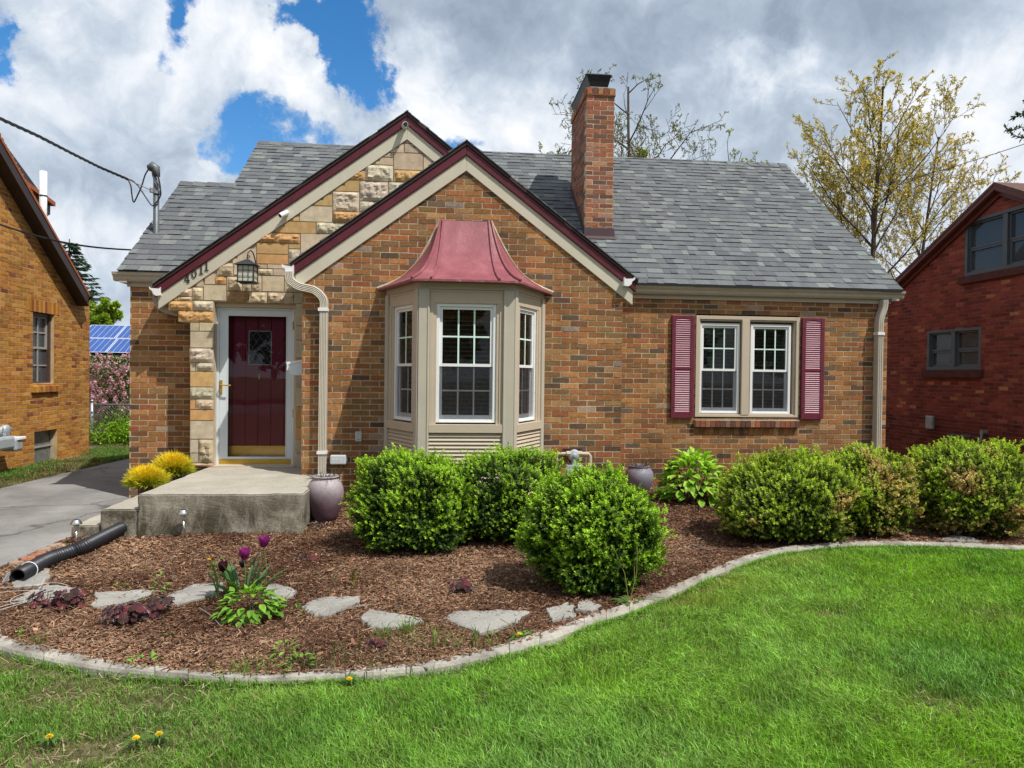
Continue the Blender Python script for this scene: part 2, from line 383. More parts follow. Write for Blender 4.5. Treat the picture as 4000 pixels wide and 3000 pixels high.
def bricks(mb, mm, O, U, N, z0, z1, fn, pal, seed=1, L=.2125, back=.11, recolour=None, depth=.0035, joint=.0125):
    """running bond: fn(z) gives the open stretches [u0, u1] of a course; mb takes the bricks, mm the mortar bed"""
    r = random.Random(seed); O = Vector(O); U = Vector(U); N = Vector(N); W = Vector((0, 0, 1))
    n = int(math.ceil((z1-z0)/CH-1e-6))
    for i in range(n):
        za = z0+i*CH; zb = min(za+CH, z1)
        for a, b in fn((za+zb)/2):
            if b-a < .01: continue
            mm.obox(O, U, N, W, a, b, -back, -depth, za, zb)
            u = math.floor(a/L)*L-(L/2 if i % 2 else 0)
            while u < b:
                p, q = max(u+joint/2, a), min(u+L-joint/2, b)
                if q-p > .012:
                    c = pick(r, pal)
                    if recolour: c = recolour(c, (p+q)/2, (za+zb)/2, r)
                    d = r.uniform(-.0016, .0022)
                    zj = r.uniform(-.0015, .0015)
                    P = [O+U*x+N*y+W*z for y in (-depth-.002, d) for z in (za+zj, za+zj+CH-joint) for x in (p, q)]
                    mb.add(P, [(4, 5, 7, 6), (0, 1, 5, 4), (2, 6, 7, 3), (0, 4, 6, 2), (1, 3, 7, 5)], c)
                u += L

PAL_ROOF = [((.138, .147, .153), 6), ((.126, .135, .141), 6), ((.104, .112, .122), 3), ((.178, .195, .187), 2.6), ((.114, .122, .131), 3)]
def shingles(mb, O, U, S, N, w, s, expo=.138, seed=3, pal=PAL_ROOF):
    r = random.Random(seed); O = Vector(O); U = Vector(U).normalized(); S = Vector(S).normalized(); N = Vector(N).normalized()
    k = 0; y = 0.0
    while y < s-.02:
        y2 = min(y+expo+.03, s+.02); wav = r.uniform(-.003, .003)
        u = -r.uniform(.0, .3)-.012
        while u < w+.012:
            tw = r.choice((.09, .11, .14, .17, .21)); a = max(u, -.012); b = min(u+tw, w+.012); u += tw
            if b-a < .02: continue
            hgt = r.choice((.010, .012, .018)); c = pick(r, pal, .012)
            dy = r.uniform(-.002, .002)+wav
            p = [O+U*a+S*(y+dy)+N*hgt, O+U*b+S*(y+dy)+N*hgt, O+U*b+S*y2+N*.003, O+U*a+S*y2+N*.003]
            q = [O+U*a+S*(y+dy)-N*.002, O+U*b+S*(y+dy)-N*.002]
            mb.add(p+q, [(0, 1, 2, 3), (4, 5, 1, 0), (4, 0, 3), (1, 5, 2)], c)
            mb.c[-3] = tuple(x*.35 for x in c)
        y += expo; k += 1

def ring(mb, O, U, N, u0, u1, z0, z1, t, n0, n1, c=None, tb=None, tt=None):
    W = Vector((0, 0, 1)); tb = t if tb is None else tb; tt = t if tt is None else tt
    mb.obox(O, U, N, W, u0, u0+t, n0, n1, z0, z1, c); mb.obox(O, U, N, W, u1-t, u1, n0, n1, z0, z1, c)
    mb.obox(O, U, N, W, u0+t, u1-t, n0, n1, z0, z0+tb, c); mb.obox(O, U, N, W, u0+t, u1-t, n0, n1, z1-tt, z1, c)

def make_window(parent, O, U, N, w, h, grid=(3, 2), blind=True, name='window', frame='white', split=.515):
    """double-hung sash window: outer frame with upper and lower sash, grilles, panes and a half screen"""
    O = Vector(O); U = Vector(U).normalized(); N = Vector(N).normalized(); W = Vector((0, 0, 1))
    t = .034
    b = MB(); ring(b, O, U, N, 0, w, 0, h, t, -.085, 0); b.obox(O, U, N, W, t, w-t, -.03, .006, 0, .018)
    win = b.build(name, M[frame], parent, bevel=.003)
    hm = h*(1-split)
    s = MB(); ring(s, O, U, N, t, w-t, hm-.017, h-t, .03, -.045, -.018); s.build('sash', M[frame], win)
    s = MB(); ring(s, O, U, N, t, w-t, t, hm+.017, .03, -.076, -.048, tb=.045); s.build('sash', M[frame], win)
    for z0, z1, n in ((hm+.013, h-t-.03, -.036), (t+.045, hm-.013, -.066)):
        m = MB(); a, c = t+.03, w-t-.03
        for i in range(1, grid[0]): x = a+(c-a)*i/grid[0]; m.obox(O, U, N, W, x-.0085, x+.0085, n+.004, n+.010, z0, z1)
        for j in range(1, grid[1]): z = z0+(z1-z0)*j/grid[1]; m.obox(O, U, N, W, a, c, n+.003, n+.009, z-.0085, z+.0085)
        m.build('grille', M['mint' if n > -.05 else 'white'], win)
        p = MB(); q = [O+U*x+N*(n+.001)+W*z for x, z in ((a, z0), (c, z0), (c, z1), (a, z1))]; p.quad(*q); p.build('pane', M['glass'], win)
    p = MB(); n = -.02; q = [O+U*x+N*n+W*z for x, z in ((t+.012, t+.012), (w-t-.012, t+.012), (w-t-.012, hm-.006), (t+.012, hm-.006))]
    p.quad(*q); p.build('screen', M['glass_screen'], win)
    if blind:
        d = MB(); z = .06
        while z < h-.05:
            P = [O+U*x+N*nn+W*zz for nn, zz in ((-.175, z+.004), (-.14, z-.004)) for x in (.03, w-.03)]
            d.quad(P[0], P[1], P[3], P[2]); z += .047
        d.build('blind', M['blind'], win)
    return win

# ------------------------------------------------------------------ the house
YM, YG, YS = 9.35, 8.30, 9.00
XL, XR = -3.945, 6.16; GL, GR = -1.62, 2.115
house = thing('brick_house', 'brown brick cottage with stone entry gable, maroon trimmed rakes, bay window and grey shingle roof', 'house', (1.1, 9.35, 0))
X_, Y_, Z_ = Vector((1, 0, 0)), Vector((0, 1, 0)), Vector((0, 0, 1))
EAVE_Z, EAVE_Y, SL = 2.84, 9.20, .785
RID_Y = 12.72; RID_Z = EAVE_Z+SL*(RID_Y-EAVE_Y)
# gables: apex and tips of the shingle line at the front
GF, SF = 8.256, 8.956
ga = at('D', 2042, 325, Y=GF); gl = at('D', 515, 1380, Y=GF); gr = at('0', 1378, 603, Y=GF)
sa = at('D', 1528, 72, Y=SF); sl_ = at('A', 1320, 1565, Y=SF)
sr = Vector((sa.x+2.0, SF, sa.z-2.0*.785))
def line_z(a, b, x): return a.z+(b.z-a.z)*(x-a.x)/(b.x-a.x)
def g_roof(x): return line_z(gl, ga, x) if x < ga.x else line_z(ga, gr, x)
def s_roof(x): return line_z(sl_, sa, x) if x < sa.x else line_z(sa, sr, x)
# double window of the right wall
c0 = at('G', 605, 1112, Y=YM-.01); c1 = at('G', 1395, 366, Y=YM-.01)
WX0, WX1, WZ0, WZ1 = c0.x, c1.x, c0.z, c1.z
def cut(a, b, *holes):
    L = [[a, b]]
    for h0, h1 in holes:
        L = [p for q in L for p in ([q[0], min(q[1], h0)], [max(q[0], h1), q[1]]) if p[1]-p[0] > .01]
    return L
bayL = at('E', 455, 800, Y=YG); bayR = at('E', 1822, 800, Y=YG)
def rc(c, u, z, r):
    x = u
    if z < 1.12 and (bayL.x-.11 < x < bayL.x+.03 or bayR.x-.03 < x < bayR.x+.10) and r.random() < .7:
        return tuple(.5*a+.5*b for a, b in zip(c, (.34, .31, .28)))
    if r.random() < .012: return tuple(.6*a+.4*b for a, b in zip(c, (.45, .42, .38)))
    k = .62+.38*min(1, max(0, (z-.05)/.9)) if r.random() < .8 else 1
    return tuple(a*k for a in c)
bm, mm = MB(), MB()
def f_front(z):
    if WZ0-.02 < z < WZ1: return cut(GR, XR, (WX0, WX1))
    return [[GR, XR]]
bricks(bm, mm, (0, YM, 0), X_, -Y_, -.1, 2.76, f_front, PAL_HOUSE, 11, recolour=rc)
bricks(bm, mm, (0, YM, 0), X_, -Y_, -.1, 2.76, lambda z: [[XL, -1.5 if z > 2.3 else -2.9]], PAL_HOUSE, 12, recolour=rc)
def f_gable(z):
    a, b = GL, GR
    if z > 2.5:
        # stretch below the rake line
        k = (ga.z-.26-z); a = max(a, ga.x-k*(ga.x-gl.x)/(ga.z-gl.z)); b = min(b, ga.x+k*(gr.x-ga.x)/(ga.z-gr.z))
    if b <= a: return []
    return cut(a, b, (bayL.x+.12, bayR.x-.12)) if .25 < z < 2.2 else [[a, b]]
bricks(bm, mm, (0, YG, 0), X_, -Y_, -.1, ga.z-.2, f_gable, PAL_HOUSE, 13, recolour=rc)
bricks(bm, mm, (GL, 0, 0), -Y_, -X_, -.1, 2.75, lambda z: [[-YS-.1, -YG-.115]], PAL_HOUSE, 14)
bricks(bm, mm, (GR, 0, 0), Y_, X_, -.1, 2.75, lambda z: [[YG+.115, YM]], PAL_HOUSE, 15)
def f_side(z):
    if z < 2.76: return [[YM+.115, 16.0]]
    d = (z-2.76)/SL; return [[YM+d, 16.0-d]] if 16.0-2*d-YM > .1 else []
bricks(bm, mm, (XR, 0, 0), Y_, X_, -.1, RID_Z-.12, f_side, PAL_HOUSE, 16)
bricks(bm, mm, (XL, 0, 0), -Y_, -X_, -.1, 4.25, lambda z: [[-13.2+max(0, (z-2.76)/SL), -YM-.115-max(0, (z-2.76)/SL)]] if 13.2-YM-2*max(0, (z-2.76)/SL) > .2 else [], PAL_HOUSE, 17)
mm.box(XL, XR, 15.9, 16.0, -.1, 2.8)
wall = bm.build('wall', M['brick'], house); mm.build('mortar', M['mortar'], wall)
mm = MB(); mm.box(XL+.12, XR-.12, 9.5, 15.9, -.12, .02); mm.build('floor', M['dark'], house)

# main roof
rm = MB(); th = math.atan(SL); S = Vector((0, math.cos(th), math.sin(th))); N = Vector((0, -math.sin(th), math.cos(th)))
RX0, RX1, LX0 = -3.24, 6.27, -4.03
slope_len = (RID_Y-EAVE_Y)/math.cos(th); LRY = 11.30; low_len = (LRY-EAVE_Y)/math.cos(th)
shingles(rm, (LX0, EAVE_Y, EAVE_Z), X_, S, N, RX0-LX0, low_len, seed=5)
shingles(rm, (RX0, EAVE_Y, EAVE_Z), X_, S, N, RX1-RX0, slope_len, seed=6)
# ridge caps
for x0, x1, yy in ((RX0, RX1, RID_Y), (LX0, RX0, LRY)):
    x = x0-.012; zz = EAVE_Z+SL*(yy-EAVE_Y); r = random.Random(4)
    while x < x1:
        b = min(x+.2, x1+.012); h = .012
        c = pick(r, PAL_ROOF); d = .15
        sag = -.035*math.sin(math.pi*min(1, max(0, (x-x0)/(x1-x0)))) if x1-x0 > 3 else 0
        T = Vector((0, yy, zz+.016+sag))
        A = T+Vector((0, -d*math.cos(th), -d*math.sin(th))); B = T+Vector((0, d*math.cos(th), -d*math.sin(th)))
        rm.add([p+Vector((q, 0, e)) for p in (A, T, B) for q, e in ((x, h), (b+.03, 0))], [(0, 1, 3, 2), (2, 3, 5, 4)], c)
        x += .2
roof = rm.build('roof', M['roof'], house)
rb = MB()
def rprism(x0, x1, ry):
    rz = EAVE_Z+SL*(ry-EAVE_Y)-.012; by = 2*ry-EAVE_Y; z0 = EAVE_Z-.012
    rb.prism([(x0, EAVE_Y, z0), (x0, ry, rz), (x0, by, z0), (x0, by, z0-.1), (x0, ry, rz-.13), (x0, EAVE_Y+.14, z0-.03)], (x1-x0, 0, 0))
rprism(RX0, RX1, RID_Y); rprism(LX0, RX0-.002, LRY)
rb.build('roof_deck', M['roof_under'], roof)
# side wall of the main volume above the low left wing
sw = MB(); sw.prism([(RX0+.06, LRY-.3, 3.9), (RX0+.06, RID_Y, RID_Z-.15), (RX0+.06, 2*RID_Y-LRY+.3, 3.9)], (.08, 0, 0)); sw.build('wing_wall', M['taupe'], house)
# felt edge at the eave
fe = MB()
r = random.Random(8); x = 2.25
while x < 6.25:
    b = min(x+r.uniform(.3, .8), 6.27); fe.box(x, b, EAVE_Y-.012-r.uniform(0, .006), EAVE_Y+.05, EAVE_Z-.014-r.uniform(0, .012), EAVE_Z+.004); x = b+.001
fe.build('felt_edge', M['black'], roof)

# gutters
def kgutter(name, x0, x1, y=YM, top=EAVE_Z-.012, parent=house, mirror=False):
    prof = [(-.012, top), (-.012, top-.108), (-.078, top-.108), (-.098, top-.085), (-.105, top-.055), (-.135, top-.03), (-.142, top), (-.130, top), (-.128, top-.012), (-.03, top-.02)]
    b = MB(); b.prism([(x0, y+a, z) for a, z in prof], (x1-x0, 0, 0)); return b.build(name, M['gutter'], parent)
kgutter('gutter', at('G', 60, 160, Y=9.21).x, 6.33)
kgutter('gutter', -4.11, -3.0)
fz = MB(); fz.box(GR, XR+.03, YM-.022, YM+.02, 2.66, 2.80); fz.box(XR, XR+.10, YM-.10, YM+.6, 2.70, 2.735); fz.build('frieze_board', M['taupe'], house)
fz = MB(); fz.box(XL-.03, -2.95, YM-.022, YM+.02, 2.66, 2.80); fz.box(XL-.09, XL, YM-.1, YM+.6, 2.70, 2.735); fz.build('frieze_board', M['taupe'], house)

def downspout(name, path, y0, y1, w, parent=house, ribs=5, m='gutter', straps=()):
    """ribbed rectangular pipe following a path in the x-z plane"""
    P = [Vector((a[0], 0, a[1])) for a in path]
    # round the elbows
    Q = [P[0]]
    for i in range(1, len(P)-1):
        a, b, c = P[i-1], P[i], P[i+1]; l = min((a-b).length, (c-b).length)*.42
        p, q = b+(a-b).normalized()*l, b+(c-b).normalized()*l
        for k in range(6): t = k/5; Q.append(p*(1-t)**2+b*2*t*(1-t)+q*t*t)
    Q.append(P[-1])
    sec = [(-.5, 1), (-.5, .12)]+[((-.5+(i+.5)/(ribs*2)), 0 if i % 2 == 0 else .10) for i in range(ribs*2)]+[(.5, .12), (.5, 1)]
    V = []
    for i, p in enumerate(Q):
        d = (Q[min(i+1, len(Q)-1)]-Q[max(i-1, 0)]).normalized(); s = Vector((d.z, 0, -d.x))*-1
        V += [Vector((p.x+s.x*a*w, y0+(y1-y0)*b, p.z+s.z*a*w)) for a, b in sec]
    n = len(sec); b = MB()
    b.add(V, [(i*n+k, i*n+(k+1) % n, (i+1)*n+(k+1) % n, (i+1)*n+k) for i in range(len(Q)-1) for k in range(n)]+[tuple(range(n)), tuple((len(Q)-1)*n+k for k in range(n))])
    o = b.build(name, M[m], parent)
    for z in straps:
        x = P[-1].x; s = MB(); s.box(x-w*.62, x+w*.62, y0-.006, y1, z-.018, z+.018); s.build('strap', M['white'], o)
    return o
pp = [at('C', *a, Y=8.22) for a in ((1393, 135), (1396, 205), (1470, 262), (1620, 293), (1695, 370), (1692, 470))]
zs = [at('C', 1698, 462, Y=8.2).z, at('J', 1995, 28, Y=8.2).z]
downspout('downspout', [(p.x, p.z) for p in pp]+[(pp[-1].x-.005, .08)], 8.19, 8.275, .088, straps=zs)
pp = [at('I', *a, Y=9.25) for a in ((426, 450), (424, 500), (396, 575), (394, 660))]
downspout('downspout', [(p.x, p.z) for p in pp]+[(pp[-1].x+.0, .1)], 9.22, 9.325, .082, ribs=3, straps=[at('I', 400, 668, Y=9.2).z])
pp = [at('C', *a, Y=9.10) for a in ((250, 325), (252, 395), (300, 455), (440, 495))]
downspout('downspout', [(p.x, p.z) for p in pp], 9.06, 9.16, .085)

# gable roofs with their rake boards
def gable(a, l, r, y0, y1, wall_y, seed, right=True):
    sm = MB(); deck = MB(); dr = MB(); mr = MB(); cr = MB(); so_ = MB()
    for tip, sgn in ((l, -1), (r, 1)):
        if sgn > 0 and not right: pass
        v = Vector((a.x-tip.x, 0, a.z-tip.z)); ln = v.length; v.normalize()
        n = Vector((-v.z, 0, v.x)) if sgn < 0 else Vector((v.z, 0, -v.x))
        if n.z < 0: n = -n
        shingles(sm, (tip.x, y0-.02, tip.z-.014), Y_, v, n, y1-y0, ln, seed=seed+sgn)
        def seg(mb, o1, o2, ya, yb, xt=0, apex=0):
            x = tip.x+xt*-sgn
            zt = line_z(tip, a, x)
            mb.prism([(x, ya, zt-o1), (a.x, ya, a.z-o1), (a.x, ya, a.z-o2), (x, ya, zt-o2)], (0, yb-ya, 0))
        seg(deck, .016, .046, y0+.0, y1)
        seg(dr, .018, .058, y0-.014, y0+.07)
        seg(mr, .060, .170, y0, y0+.07, .02)
        seg(cr, .171, .348, y0+.022, wall_y+.05, .055)
    rf = sm.build('gable_roof', M['roof'], house); deck.build('roof_deck', M['roof_under'], rf)
    k = mr.build('rake_board', M['maroon'], house, bevel=.006); dr.build('drip_edge', M['drip'], k)
    c = cr.build('frieze_board', M['cream'], house, bevel=.004)
gable(ga, gl, gr, GF, 11.2, YG, 31)
gable(sa, sl_, sr, SF, 12.0, YS, 41)
# short side gutters whose ends show at the foot of the rakes
def side_gutter(x, z, sgn, y0, y1):
    prof = [(0, 0), (0, -.10), (.055, -.105), (.085, -.085), (.095, -.05), (.125, -.03), (.135, 0), (.12, 0), (.115, -.014), (.02, -.02)]
    b = MB(); b.prism([(x+sgn*a, y0, z+c) for a, c in prof], (0, y1-y0, 0)); b.build('gutter', M['white'], house)
q = at('C', 1430, 75, Y=8.22); side_gutter(q.x, q.z, -1, 8.22, 8.93)
q = at('C', 280, 268, Y=8.94); side_gutter(q.x, q.z, -1, 8.94, 9.30)
q = at('G', 75, 62, Y=8.19); side_gutter(q.x, q.z, 1, 8.19, 9.2)

# house number on the long rake: strokes of each figure as flat metal pieces
def digit(ch, cx, cz, h):
    b = MB(); y0, y1 = SF+.010, SF+.020; S_ = h
    P = lambda pts: b.prism([(cx+x*S_, y0, cz+z*S_) for x, z in pts], (0, y1-y0, 0))
    if ch == '1':
        P([(-.07, 0), (.07, 0), (.07, 1), (-.07, 1)]); P([(-.22, 0), (-.07, 0), (-.07, .07), (-.22, .07)]); P([(.07, 0), (.22, 0), (.22, .07), (.07, .07)])
        P([(-.22, .80), (-.07, .86), (-.07, .96), (-.22, .88)])
    elif ch == '0':
        n = 20
        for k in range(n):
            t0, t1 = 2*math.pi*k/n, 2*math.pi*(k+1)/n
            f = lambda t, s: ((.30 if s else .17)*math.cos(t), .5+(.5 if s else .42)*math.sin(t))
            P([f(t0, 1), f(t1, 1), f(t1, 0), f(t0, 0)])
    else:
        P([(.06, 0), (.19, 0), (.19, 1), (.06, 1)]); P([(-.34, .25), (.06, .25), (.06, .35), (-.34, .35)]); P([(.19, .25), (.32, .25), (.32, .35), (.19, .35)])
        P([(-.34, .35), (-.22, .35), (.06, .82), (.06, 1)]); P([(-.05, 0), (.06, 0), (.06, .06), (-.05, .06)]); P([(.19, 0), (.30, 0), (.30, .06), (.19, .06)])
    return b.build('house_number', M['black_iron'], house)
for ch, x, y0, y1 in (('4', 514, 162, 230), ('0', 575, 120, 190), ('1', 637, 85, 156), ('1', 683, 53, 126)):
    a, b_ = at('C', x, y1, Y=SF+.03), at('C', x, y0, Y=SF+.03); digit(ch, b_.x, a.z, b_.z-a.z)

# stone entry wall
ST = []
Yl, Or, Be, Gy, Tn, Rd = (.53, .35, .155), (.51, .295, .13), (.53, .43, .30), (.48, .41, .305), (.50, .36, .23), (.36, .225, .11)
def stn(v, x0, y0, x1, y1, c, rough=0): ST.append((v, x0, y0, x1, y1, c, rough))
for a in ((1480, 300, 1600, 355, Gy), (1340, 360, 1500, 435, Be), (1505, 360, 1660, 437, Gy), (1310, 437, 1408, 472, Be), (1412, 440, 1665, 585, Be), (1668, 430, 1850, 600, Be),
          (1215, 476, 1408, 540, Be), (1165, 543, 1408, 682, Gy, 1), (1412, 588, 1700, 690, Yl, 1), (1020, 590, 1168, 670, Or, 1), (905, 674, 1115, 770, Yl), (1118, 685, 1365, 855, Gy, 1), (1368, 692, 1560, 855, Gy, 1),
          (690, 795, 882, 893, Yl), (885, 773, 1115, 943, Gy, 1), (1118, 858, 1330, 945, Gy, 1), (600, 896, 882, 1033, Gy), (886, 946, 1160, 1038, Or, 1), (490, 950, 598, 1026, Yl), (355, 1030, 740, 1130, Yl), (743, 1040, 1040, 1133, Gy, 1),
          (255, 1133, 605, 1215, Or, 1), (608, 1136, 880, 1310, Be), (228, 1218, 500, 1310, Yl), (503, 1225, 605, 1265, Yl), (503, 1268, 605, 1395, Gy, 1), (608, 1313, 700, 1395, Be), (230, 1313, 500, 1397, Or), (20, 1262, 225, 1397, Be)): stn('D', *a)
for a in ((1110, 72, 1203, 108, Be), (1207, 72, 1375, 110, Be), (1118, 112, 1253, 165, Be, 1), (1256, 112, 1375, 170, Be), (770, 62, 912, 175, Be, 1), (915, 72, 1108, 165, Be), (1070, 168, 1157, 308, Be, 1), (1160, 173, 1350, 308, Be), (1353, 173, 1480, 312, Be, 1), (1353, 112, 1480, 170, Be),
          (665, 150, 752, 245, Be), (756, 178, 850, 243, Or, 1), (853, 180, 990, 300, Be, 1), (993, 168, 1067, 305, Gy, 1), (540, 200, 650, 267, Be), (655, 250, 850, 385, Be), (430, 272, 553, 348, Be, 1), (556, 272, 650, 378, Be, 1), (370, 350, 430, 386, Or), (433, 352, 553, 386, Be, 1),
          (855, 305, 1042, 400, Rd, 1), (1045, 312, 1203, 405, Be, 1), (1206, 316, 1432, 408, Be, 1), (1436, 316, 1520, 410, Gy), (350, 390, 560, 472, Or, 1), (564, 388, 740, 474, Gy, 1), (435, 478, 740, 570, Or, 1),
          (538, 575, 615, 648, Be), (618, 575, 742, 648, Be), (538, 652, 742, 793, Be), (532, 797, 742, 920, Gy, 1), (538, 923, 583, 995, Be), (586, 923, 742, 995, Gy, 1), (538, 998, 742, 1130, Yl), (538, 1133, 742, 1235, Gy, 1), (538, 1239, 585, 1325, Or), (588, 1239, 742, 1325, Be, 1),
          (538, 1329, 742, 1420, Or), (538, 1424, 742, 1580, Gy), (538, 1585, 608, 1700, Gy), (612, 1585, 742, 1785, Be, 1), (538, 1704, 608, 1785, Gy), (540, 1789, 742, 1872, Tn, 1),
          (1450, 412, 1530, 600, Gy), (1450, 605, 1530, 725, Gy), (1450, 729, 1530, 880, Gy), (1450, 884, 1530, 935, Yl), (1450, 939, 1530, 1130, Gy), (1450, 1134, 1530, 1300, Gy), (1450, 1304, 1530, 1480, Or), (1450, 1484, 1530, 1580, Or), (1450, 1584, 1530, 1700, Gy), (1450, 1704, 1530, 1872, Gy)): stn('C', *a)
sm = MB(); rs = random.Random(21)
for k, (v, x0, y0, x1, y1, c, rough) in enumerate(ST):
    a = at(v, (x0+x1)/2, y1, Y=YS); b = at(v, (x0+x1)/2, y0, Y=YS); l = at(v, x0, (y0+y1)/2, Y=YS); r = at(v, x1, (y0+y1)/2, Y=YS)
    X0, X1, Z0, Z1 = l.x+.003, r.x-.003, a.z+.003, b.z-.003
    if Z0 < .43: Z0 = .432
    kk = rs.uniform(.86, 1.12); c = tuple(q*kk*rs.uniform(.96, 1.04) for q in c)
    st = .018 if rough else .05
    nx = max(2, int((X1-X0)/st)); nz = max(2, int((Z1-Z0)/st))
    G = {}
    px = np.array([[X0+(X1-X0)*i/nx, k*3.7, Z0+(Z1-Z0)*j/nz] for i in range(nx+1) for j in range(nz+1)])
    hh = (np.abs(fbm(px*13, 3, 5)-.5)*.085+fbm(px*38, 2, 9)*.012+np.maximum(0, vnoise(px*7, 3)-.4)*.045) if rough else fbm(px*30, 2, 2)*.002
    for i in range(nx+1):
        for j in range(nz+1):
            e = min(i, nx-i, 2)*.5*min(j, nz-j, 2)*.5 if rough else 1
            d = (.006+hh[i*(nz+1)+j]*e) if rough else .006+hh[i*(nz+1)+j]
            G[i, j] = len(sm.v); sm.v.append((X0+(X1-X0)*i/nx, YS-d, Z0+(Z1-Z0)*j/nz))
    for i in range(nx):
        for j in range(nz):
            cx, cz = X0+(X1-X0)*(i+.5)/nx, Z0+(Z1-Z0)*(j+.5)/nz
            if cz > s_roof(cx)-.345: continue
            sm.f.append((G[i, j], G[i+1, j], G[i+1, j+1], G[i, j+1])); q = rs.uniform(.93, 1.07); sm.c.append(tuple(t*q for t in c))
    # returns of the stone edge
    for ring_ in ([G[i, 0] for i in range(nx+1)], [G[nx, j] for j in range(nz+1)], [G[i, nz] for i in range(nx, -1, -1)], [G[0, j] for j in range(nz, -1, -1)]):
        for p, q in zip(ring_, ring_[1:]):
            P, Q = sm.v[p], sm.v[q]
            if max(P[2], Q[2]) > s_roof((P[0]+Q[0])/2)-.34: continue
            sm.add([P, Q, (Q[0], YS+.012, Q[2]), (P[0], YS+.012, P[2])], [(0, 3, 2, 1)], tuple(t*.9 for t in c))
stone = sm.build('stone_wall', M['stone'], house)
mw = MB()
dl, dr_, dt = at('C', 742, 900, Y=YS).x, at('C', 1449, 900, Y=YS).x, at('C', 1100, 405, Y=YS).z
jl = at('C', 537, 900, Y=YS).x; c1_ = at('C', 436, 525, Y=YS); c2_ = at('C', 351, 430, Y=YS)
cz1, cz2, cz3 = at('C', 480, 570, Y=YS).z, at('C', 400, 474, Y=YS).z, at('C', 400, 388, Y=YS).z
pts = [(jl, .43), (dl, .43), (dl, dt), (dr_, dt), (dr_, .43), (GL+.1, .43), (GL+.1, 2.5), (.6, 2.5), (.6, s_roof(.6)-.3), (sa.x, sa.z-.3), (c2_.x, s_roof(c2_.x)-.3), (c2_.x, cz2), (c1_.x, cz2), (c1_.x, cz1), (jl, cz1)]
mw.prism([(x, YS+.006, z) for x, z in pts], (0, .25, 0)); mw.build('mortar', M['mortar'], stone)

# front door: casing, storm door with handle, red door behind it
fl = at('C', 770, 440, Y=9.12); fr_ = at('C', 1445, 452, Y=9.12); fz0 = .445; dz = fl.z
cs = MB(); cs.box(dl+.002, fl.x, YS+.06, 9.26, .432, dt-.002); cs.box(fr_.x, dr_-.002, YS+.06, 9.26, .432, dt-.002); cs.box(fl.x, fr_.x, YS+.06, 9.26, dz, dt-.002)
cs.build('door_casing', M['beige'], house, bevel=.004)
sd = MB(); O = Vector((fl.x, 9.12, fz0)); W_ = fr_.x-fl.x; H_ = dz-fz0
ring(sd, O, X_, -Y_, .002, W_-.002, .0, H_-.002, .032, -.06, .012, tb=.004, tt=.03)
gx0, gx1 = at('C', 858, 900, Y=9.1).x-fl.x, at('C', 1368, 900, Y=9.1).x-fl.x
gz1 = at('C', 1100, 515, Y=9.1).z-fz0; gz0 = at('B', 1965, 1518, Y=9.1).z-fz0
for u0, u1, z0, z1 in ((.036, gx0, .07, H_-.034), (gx1, W_-.036, .07, H_-.034), (gx0, gx1, gz1, H_-.034), (gx0, gx1, .07, gz0)): sd.obox(O, X_, -Y_, Z_, u0, u1, -.035, .004, z0, z1)
ring(sd, O, X_, -Y_, gx0-.006, gx1+.006, gz0-.006, gz1+.006, .012, -.01, .008)
sdo = sd.build('storm_door', M['door_white'], house, bevel=.003)
kp = MB(); kp.obox(O, X_, -Y_, Z_, .036, W_-.036, -.03, .008, .006, .068); kp.build('kick_strip', M['kick'], sdo)
gp = MB(); gp.quad(*[O+X_*x+Z_*z+Y_*.012 for x, z in ((gx0, gz0), (gx1, gz0), (gx1, gz1), (gx0, gz1))]); gp.build('pane', M['glass_door'], sdo)
hd = MB(); a, b_ = at('C', 792, 1188, Y=9.1), at('C', 814, 1072, Y=9.1); hd.box(a.x, b_.x, 9.095, 9.115, a.z, b_.z)
q = at('C', 803, 1115, Y=9.08); hd.tube([q+Vector((0, .03, 0)), q+Vector((0, -.03, 0)), q+Vector((.03, -.035, 0)), at('C', 888, 1118, Y=9.04)], .0085, 8); hd.build('handle', M['brass'], sdo)
for y in (600, 1360): hg = MB(); p = at('C', 1427, y, Y=9.1); hg.tube([p+Vector((0, -.0, -.05)), p+Vector((0, -.0, .05))], .009, 8); hg.build('hinge', M['steel'], sdo)
th_ = MB(); th_.box(dl+.004, dr_-.004, YS-.03, 9.2, .431, .446); th_.build('threshold', M['beige'], house)
rd = MB(); yd = 9.235; n = 6; pw = (fr_.x-fl.x)/n
dg = [at('C', 1043, 938, Y=9.23), at('C', 1240, 650, Y=9.23)]
for i in range(n):
    x0, x1 = fl.x+i*pw+.003, fl.x+(i+1)*pw-.003
    # boards, cut round the little window
    if x1 < dg[0].x or x0 > dg[1].x: rd.box(x0, x1, yd, yd+.03, .45, dz)
    else:
        rd.box(x0, x1, yd, yd+.03, .45, dg[0].z); rd.box(x0, x1, yd, yd+.03, dg[1].z, dz)
        if x0 < dg[0].x: rd.box(x0, dg[0].x, yd, yd+.03, dg[0].z+.001, dg[1].z-.001)
        if x1 > dg[1].x: rd.box(dg[1].x, x1, yd, yd+.03, dg[0].z+.001, dg[1].z-.001)
rd.box(fl.x, fr_.x, yd+.034, yd+.045, .45, dz)
rdo = rd.build('front_door', M['door_red'], house, bevel=.002)
kp = MB(); kp.box(fl.x+.12, fr_.x-.12, yd-.006, yd-.001, .5, .67); kp.build('kick_plate', M['brass'], rdo)
dp = MB(); dp.quad(*[Vector((x, yd+.006, z)) for x, z in ((dg[0].x, dg[0].z), (dg[1].x, dg[0].z), (dg[1].x, dg[1].z), (dg[0].x, dg[1].z))]); dp.build('pane', M['dark'], rdo)
